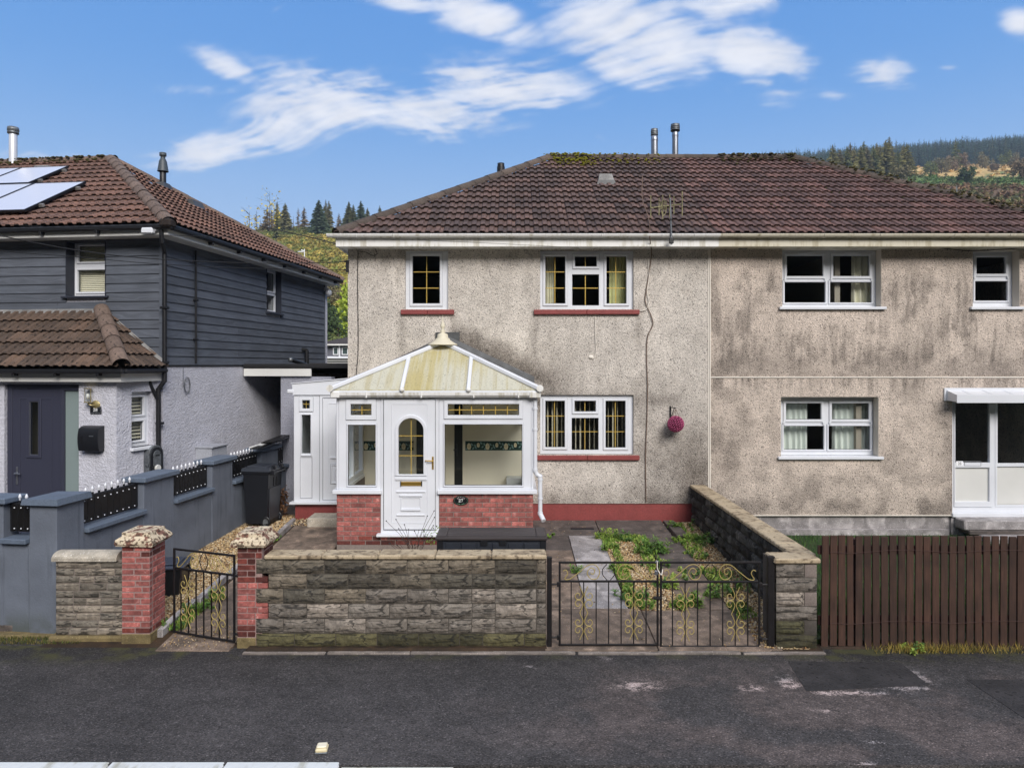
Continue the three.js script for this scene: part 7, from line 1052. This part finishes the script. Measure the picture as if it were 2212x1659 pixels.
// ───────── the far side: trees, bushes, houses on the hills ─────────
const barkM = M({ color: col(62, 52, 44), roughness: 1 }), needle = [[100, 104, 68], [122, 120, 84], [138, 124, 100], [78, 94, 70]].map((c) => M({ color: col(...c), roughness: 1 }));
function conifer(h, spread, dense, bare, gap = .25) {   // whorls of drooping, ragged boughs
  const out = [], tr = [bar(V(0, 0, 0), V(0, h, 0), h * .014, 6, h * .002)], n = Math.round(dense);
  for (let i = 0; i < n; i++) {
    const t = gap + (1 - gap) * Math.pow(i / n, .9), y = h * t, L = spread * h * Math.pow(1 - t, .75) * rr(.55, 1.1) + h * .01, a = rr(0, 6.28), c = Math.cos(a), s = Math.sin(a), dy = -L * rr(.05, .4);
    if (bare && rnd() < .4) { tr.push(bar(V(0, y, 0), V(c * L, y - dy * .2, s * L), h * .004, 4, h * .001)); continue; }
    for (let k = 0; k < 5; k++) { const f = (k + .3) / 5, x = c * L * f, z = s * L * f, yy = y + dy * f, w = L * .24 * (1.1 - f * .6), ex = L * .3; const b = V(x, yy, z), tip = V(x + c * ex, yy + dy * .3 - rr(0, .1) * L, z + s * ex), sd = V(-s * w, rr(-.5, .2) * w, c * w); out.push(b.x + sd.x, b.y + sd.y, b.z + sd.z, tip.x, tip.y, tip.z, b.x - sd.x, b.y - sd.y, b.z - sd.z); out.push(b.x, b.y + w * .5, b.z, tip.x, tip.y, tip.z, b.x, b.y - w * .9, b.z); }
  }
  return { crown: geoOf(out), trunk: mergeGeometries(tr.map((g) => strip(g))) };
}
function bushGeo(w, h, n, leaf, clumps = 9) {
  const out = [], cs = Array.from({ length: clumps }, () => [rr(-.6, .6) * w, rr(.2, .85) * h, rr(-.6, .6) * w, rr(.2, .42)]);
  for (let i = 0; i < n; i++) { const [cx, cy, cz, r] = pick(cs), a = rr(0, 6.28), u = rr(-1, 1), q = Math.pow(rnd(), .4) * r, p = V(cx + Math.cos(a) * Math.sqrt(1 - u * u) * q * w, cy + u * q * h, cz + Math.sin(a) * Math.sqrt(1 - u * u) * q * w), d = V(rr(-1, 1), rr(-1, 1), rr(-1, 1)).normalize(), e = V(rr(-1, 1), rr(-1, 1), rr(-1, 1)).cross(d).normalize(), l = leaf * rr(.6, 1.3); out.push(p.x, p.y, p.z, p.x + d.x * l + e.x * l * .4, p.y + d.y * l + e.y * l * .4, p.z + d.z * l + e.z * l * .4, p.x + d.x * l - e.x * l * .5, p.y + d.y * l - e.y * l * .5, p.z + d.z * l - e.z * l * .5); }
  return geoOf(out);
}
function plant(name, label, cat, u, d, build, mats, group, dy = 0) { const x = X(u, d), y = terrain(x, -d) + dy, t = TH(name, label, cat, [x, y, -d], group); t.base = V(0, 0, 0); const { crown, trunk } = build(); mesh('crown', crown, mats[0], t); mesh('trunk', trunk, mats[1], t); t.rotation.y = rr(0, 6); return t; }
{
  const L = [[185, 270, 2, .1, 34], [215, 330, 2, .09, 20], [265, 240, 2, .17, 70], [292, 252, 2, .15, 60], [335, 205, 1, .15, 90], [392, 215, 1, .2, 150], [452, 312, 2, .08, 22], [486, 250, 2, .12, 40], [530, 243, 2, .16, 80], [635, 193, 0, .22, 230], [684, 192, 1, .13, 90], [708, 200, 1, .15, 110], [780, 288, 2, .16, 60], [852, 205, 0, .19, 170], [884, 226, 0, .17, 130], [938, 200, 0, .19, 170], [985, 250, 1, .19, 120], [1075, 234, 0, .17, 120]];
  const W = ['thin bare conifer at the left end of the hill crest', 'short bare sapling next to the leftmost crest conifer', 'bare brown conifer left of the tall crest pair', 'brown thinning conifer touching the tall pale one', 'tall thin pale green conifer on the left hill crest', 'dense dark conifer right of the tall pale one', 'small bare stick-like conifer mid-crest', 'thin bare conifer left of the broad bare one', 'broad bare brown conifer mid-crest', 'biggest dark bushy conifer standing lowest on the hillside', 'tall thin conifer just right of the biggest one', 'tall conifer with high crown, second right of the biggest', 'small bare conifer between the two dark groups', 'dark conifer, left of the group above the middle roof hip', 'dark conifer leaning into the group above the roof hip', 'dark peaked conifer, tallest above the roof hip', 'lower spreading conifer right of the peaked one', 'conifer top just showing over the hip tiles, rightmost'];
  L.forEach(([x, y, k, s, n], i) => { const u = (600 + x * .3617) / 1.2057, v = (450 + y * .3617) / 1.2057, d = k === 0 && i === 9 ? 196 : rr(206, 222), gx = X(u, d), h = Math.max(3, Y(v, d) - terrain(gx, -d)); plant('conifer_tree', W[i], 'tree', u, d, () => conifer(h, s * (k === 2 ? 1.9 : 1.6), n * 2.6, k === 2, k === 2 ? .08 : k === 1 ? .1 : .04), [needle[k === 2 ? 2 : i % 3 === 0 ? 3 : k], barkM]); });
  plant('young_conifer', 'small round dark conifer low on the left hillside', 'tree', 597, 180, () => conifer(7.5, .22, 120, false, .05), [needle[0], barkM]);
  const yl = M({ color: col(186, 168, 66) }), br = (h, w, n) => () => { const tr = [bar(V(0, 0, 0), V(0, h, 0), .08, 5, .02)]; for (let i = 0; i < 12; i++) { const y = h * rr(.4, .95), a = rr(0, 6); tr.push(bar(V(0, y, 0), V(Math.cos(a) * w, y + h * .12, Math.sin(a) * w), .03, 4, .01)); } return { crown: bushGeo(w, h, n, .4, 14).translate(0, h * .15, 0), trunk: mergeGeometries(tr.map((g) => strip(g))) }; };
  plant('birch_tree', 'young birch with sparse yellow leaves at the roof edge, left', 'tree', 538, 120, br(7.5, 1.8, 70), [yl, barkM], undefined, 3); plant('birch_tree', 'young birch with yellow leaves between bare conifers on the crest', 'tree', 582, 150, br(8.5, 3, 120), [yl, barkM], undefined, 5); 
  // valley side between the two houses
  const gm = [[150, 168, 58], [96, 106, 62], [60, 78, 46], [112, 106, 78], [118, 102, 82]].map((c) => M({ color: col(...c), roughness: 1 })), tree = (h, w, n, l) => () => ({ crown: bushGeo(w, h * .9, n, l, 16), trunk: strip(bar(V(0, 0, 0), V(0, h * .6, 0), h * .03, 6, h * .01)) });
  plant('leafy_tree', 'bright yellow-green tree top in the gap between the houses', 'tree', 738, 74, tree(6.2, 2.6, 2600, .34), [gm[0], barkM]); plant('leafy_tree', 'dark green tree below the bright one in the gap', 'tree', 730, 64, tree(6.8, 3.0, 2600, .32), [gm[2], barkM]); plant('leafy_tree', 'mid green rounded tree low in the gap by the clad house', 'tree', 718, 60, tree(4.6, 1.6, 1500, .28), [gm[1], barkM]); plant('shrub', 'brown twiggy shrub above the far house roof', 'shrub', 738, 58, tree(3.4, 1.4, 900, .2), [gm[4], barkM]);
  plant('shrub', 'dark bush on the slope below the far conifers', 'bush', 735, 100, tree(3.5, 3, 900, .35), [gm[3], barkM]);
  // far houses in the gap
  const d = 52, gx = (u) => X(u, d), y = (v) => Y(v, d), hs = TH('far_house', 'small grey house with dark roof far off in the gap', 'house', [gx(745), y(790), -d - 3]), xa = gx(690), xb = gx(800);
  mesh('wall', B(xa, xb, -.3, y(746), -d, -d - 6), M({ color: col(112, 114, 124), map: T_render }), hs); mesh('roof', polys([[V(xa - .4, y(744), -d + .4), V(xb + .4, y(744), -d + .4), V(xb + .4, y(722), -d - 3), V(gx(742), y(722), -d - 3)], [V(xa - .4, y(744), -d + .4), V(gx(742), y(722), -d - 3), V(xa - .4, y(744), -d - 6.4)], [V(xa - .4, y(744), -d - 6.4), V(xb + .4, y(744), -d - 6.4), V(xb + .4, y(722), -d - 3), V(gx(742), y(722), -d - 3)], [V(xa - .4, y(744), -d + .4), V(xb + .4, y(744), -d + .4), V(xb + .4, y(744), -d - 6.4), V(xa - .4, y(744), -d - 6.4)]]), M({ color: col(76, 66, 60), map: T_tile }), hs);
  mesh('fascia', B(xa - .4, xb + .4, y(746.5), y(743.5), -d + .41, -d + .46), m.whitePaint, hs); for (const [a, b] of [[719, 731], [738, 752]]) { const w = part('window', hs); mesh('frame', ring(gx(a), gx(b), y(767), y(750), .07, -d + .08, -d + .01, .01), m.upvc, w); mesh('pane', B(gx(a) + .06, gx(b) - .06, y(766.5), y(750.5), -d + .03, -d + .04), M({ color: col(70, 84, 84), roughness: .1 }), w); } mesh('downpipe', bar(V(gx(733.5), y(745), -d + .1), V(gx(733.5), -.2, -d + .1), .07), m.upvc, hs);
  const g2 = TH('garage', 'low white flat-roofed garage before the far grey house', 'garage', [gx(745), -.2, -44]); const k = 44, px = (u) => X(u, k), py = (v) => Y(v, k); mesh('wall', B(px(690), px(800), -.3, py(775), -k, -k - 4), m.whitePaint, g2); mesh('roof', CB(px(688), px(802), py(775), py(770), -k - 4.2, -k + .2, .03), m.upvc, g2); mesh('trim', B(px(688), px(802), py(782), py(780), -k + .02, -k + .06), m.lead, g2);
  // street lamp and pole on the hill
  { const dd = 92, x = X(657, dd), y0 = terrain(x, -dd), yt = Y(538, dd), t = TH('street_lamp', 'white street lamp on the hillside above the clad roof', 'street lamp', [x, y0, -dd]); mesh('pole', bar(V(x, y0, -dd), V(x, yt, -dd), .08, 8, .06), m.upvc, t); mesh('arm', bar(V(x, yt - .3, -dd), V(X(650, dd), yt - .1, -dd), .06), m.upvc, t); mesh('lamp_head', new THREE.SphereGeometry(.3, 10, 6).scale(1.4, .3, .6).translate(X(648.5, dd), Y(544, dd), -dd), m.upvc, t); }
  // right hill
  const lr = [[134, 130, 82], [122, 114, 78], [116, 122, 74], [146, 138, 90]].map((c) => M({ color: col(...c), roughness: 1 })), pos = [1800, 1815, 1831, 1846, 1860, 1874, 1888, 1902, 1915, 1928, 1941, 1952, 1960, 1838, 1867, 1895, 1922];
  const ORD = ['first', 'second', 'third', 'fourth', 'fifth', 'sixth', 'seventh', 'eighth', 'ninth', 'tenth', 'eleventh', 'twelfth', 'thirteenth', 'leftmost', 'second', 'third', 'rightmost'];
  pos.forEach((u, i) => { const dd = 235 + (i % 4) * 9 + (i > 12 ? 22 : 0), x = X(u, dd), h = (i < 13 ? 14 - Math.abs(i - 6) * .35 : 15) + rr(-1.5, 1.5); plant('larch_tree', 'browning larch, ' + ORD[i] + (i < 13 ? ' from left in the front row of the hillside clump' : ' in the back row of the hillside clump'), 'tree', u, dd, () => conifer(h, .3, 260, false, .06), [lr[i % 4], barkM], 'larches in the clump on the right hillside', -2); });
  for (const [u, v, w, h, dd, c, lb, nm] of [[1946, 380, 5, 7, 200, 3, 'grey-green bush at the foot of the larch clump', 0], [2035, 372, 7.5, 9, 305, 3, 'long low bush left of the conifer sapling', 0], [2058, 370, 6.5, 9.5, 310, 4, 'rounded olive bush beside the round grey one', 0], [2012, 376, 6.5, 8, 300, 1, 'green bush at the left end of the hill bushes', 0], [2082, 366, 6.5, 9, 315, 4, 'round grey-brown bush above the straw field', 0], [2131, 362, 7, 11, 330, 3, 'isolated round bush on the upper straw field', 0], [2172, 358, 6, 10, 360, 1, 'bush at the edge of the dark plantation', 0], [2086, 402, 4.4, 6, 205, 2, 'dark green bush alone on the green band', 0], [2205, 372, 4, 9, 215, 4, 'thin reddish tree near the right edge of the photo', 0], [2150, 372, 2.8, 4, 290, 4, 'small brown bush on the straw field', 0], [2190, 350, 6, 10, 360, 3, 'olive bush close to the right edge by the plantation', 0]]) plant('hill_bush', lb, 'bush', u, dd, tree(h * .78, w * .6, 1500, .5), [gm[c], barkM]);
  { const dd = 312, u = 2066, x = X(u, dd); plant('young_conifer', 'pointed olive conifer rising from the bushes on the right hill', 'tree', u, dd, () => conifer(15, .2, 110, false, .05), [lr[2], barkM]); }
  for (const [u, v, dd, lb] of [[2068, 385, 120, 'thin pole on the straw field below the dark bush'], [2183, 430, 80, 'weathered post among the bracken near the right edge']]) { const x = X(u, dd), y0 = terrain(x, -dd), t = TH('post', lb, 'post', [x, y0, -dd]); mesh('post', bar(V(x, y0, -dd), V(x, y0 + 3, -dd), .09, 6, .07), m.galv, t); mesh('cap', new THREE.SphereGeometry(.1, 6, 4).translate(x, y0 + 3, -dd), m.galv, t); }
  // the plantation that reads as one mass
  const c0 = conifer(1, .17, 70, false, .02), fg = mergeGeometries([strip(c0.crown), c0.trunk]), N = 5200, fo = new THREE.InstancedMesh(fg, M({ color: 0xffffff, roughness: 1 }), N), mt = new THREE.Matrix4(), q = new THREE.Quaternion(), cc = new THREE.Color();
  for (let i = 0; i < N; i++) { const dd = 440 + 420 * Math.pow(rnd(), .9), u = rr(1640, 2420), x = X(u, dd), h = rr(11, 18) * (rnd() < .1 ? 1.15 : 1); q.setFromAxisAngle(YAX, rr(0, 6)); mt.compose(V(x, terrain(x, -dd) - .5, -dd), q, V(h * 1.1, h, h * 1.1)); fo.setMatrixAt(i, mt); const k = rr(.7, 1.15), b = rnd() < .15 ? [84, 92, 60] : [52, 78, 62]; fo.setColorAt(i, cc.copy(col(b[0] * k, b[1] * k, b[2] * k))); }
  fo.name = 'conifer_plantation'; fo.castShadow = fo.receiveShadow = true; scene.add(fo); tag(fo, 'dark conifer plantation along the skyline of the right hill', 'forest', null, 'stuff');
  // bracken and tussocks on the slopes
  const bg = bushGeo(1, .8, 70, .45, 5), NB = 6000, bo = new THREE.InstancedMesh(bg, M({ color: 0xffffff, roughness: 1 }), NB);
  for (let i = 0; i < NB; i++) { const right = i % 2, dd = right ? (rnd() < .8 ? rr(75, 262) : rr(262, 430)) : rr(62, 225), u = right ? rr(1850, 2330) : rr(560, 800), x = X(u, dd), s = rr(.35, 1.3) * (right ? 1 : .8); q.setFromAxisAngle(YAX, rr(0, 6)); mt.compose(V(x, terrain(x, -dd) - .1, -dd), q, V(s, s * rr(.5, 1), s)); bo.setMatrixAt(i, mt); const n = vn(x * .05 + 7, dd * .05); let c = right ? (dd < 195 ? pick([[134, 106, 80], [112, 112, 72], [128, 116, 78]]) : dd < 262 ? pick([[88, 116, 60], [106, 120, 70]]) : pick([[204, 172, 116], [186, 156, 104], [140, 124, 84]])) : (dd > 160 && n > .5 ? pick([[96, 108, 54], [116, 116, 62]]) : pick([[176, 158, 84], [152, 144, 74], [122, 130, 66]])); const k = rr(.75, 1.1); bo.setColorAt(i, cc.copy(col(c[0] * k, c[1] * k, c[2] * k))); }
  bo.name = 'moor_grass'; bo.castShadow = bo.receiveShadow = true; scene.add(bo); tag(bo, 'rough tussocks and bracken covering both hillsides', 'grass', null, 'stuff');
  // wooded valley side out of view, placed to darken the window reflections
  const N2 = 1500, oo = new THREE.InstancedMesh(fg, M({ color: col(52, 64, 40), roughness: 1 }), N2); for (let i = 0; i < N2; i++) { const a = rr(-1.3, 1.3), r = rr(24, 110), x = r * Math.sin(a), z = r * Math.cos(a), h = rr(6, 12); q.setFromAxisAngle(YAX, rr(0, 6)); mt.compose(V(x, terrain(x, z) - .3, z), q, V(h * 1.5, h, h * 1.5)); oo.setMatrixAt(i, mt); } oo.name = 'unseen_wood'; oo.castShadow = oo.receiveShadow = true; scene.add(oo); tag(oo, 'unseen wooded slope across the road, darkening the window reflections', 'forest', null, 'stuff');
}
// ───────── overhead wires ─────────
{
  const wire = (pts, r, label) => { const p = pts.map(([u, v, d]) => V(X(u, d), Y(v, d), -d)); tag(mesh('overhead_wire', tube(p, r, 80, 5), m.cable), label, 'wire'); };
  wire([[-260, 440, 8.2], [0, 509, 8.8], [225, 549, 9.8], [420, 564, 10.9], [600, 569, 12], [749, 566, 12.85]], .0075, 'upper black wire sagging across the clad house to the middle house');
  wire([[-260, 500, 8.2], [0, 541, 8.8], [165, 555, 9.6], [350, 571, 10.6], [560, 580, 11.9], [749, 583, 12.85]], .0055, 'lower thin wire crossing the clad house below the first');
  wire([[-260, 470, 8.2], [0, 484, 8.8], [130, 492, 9.4], [280, 500, 10.2], [360, 508, 10.8], [560, 512, 11.6], [760, 514, 12.3], [980, 522, 12.38], [1250, 535, 12.5]], .0035, 'fine wire passing below the left solar panels to the gutter');
  wire([[560, 488, 60], [650, 508, 60], [748, 532, 60], [860, 560, 60]], .045, 'distant wire crossing the hillside between the houses');
  { const x = X(749, 12.86), t = TH('wire_bracket', 'small insulator bracket where the wires meet the pebble-dashed corner', 'bracket', [x, Y(573, 12.86), -12.86]); mesh('bracket', [CB(x - .02, x + .03, Y(588, 12.86), Y(562, 12.86), -12.9, -12.85, .005), bar(V(x, Y(566, 12.86), -12.86), V(x - .05, Y(566, 12.86), -12.84), .014), bar(V(x, Y(583, 12.86), -12.86), V(x - .05, Y(583, 12.86), -12.84), .014)], m.black, t); }
}
scene.fog = new THREE.FogExp2(0xb9cde6, .00035);
const renderer = new THREE.WebGLRenderer({ antialias: true });
renderer.setSize(1024, 767);
renderer.shadowMap.enabled = true; renderer.shadowMap.type = THREE.PCFSoftShadowMap;
renderer.outputColorSpace = THREE.SRGBColorSpace;
renderer.toneMapping = THREE.LinearToneMapping; renderer.toneMappingExposure = EXPOSURE;
renderer.render(scene, camera);
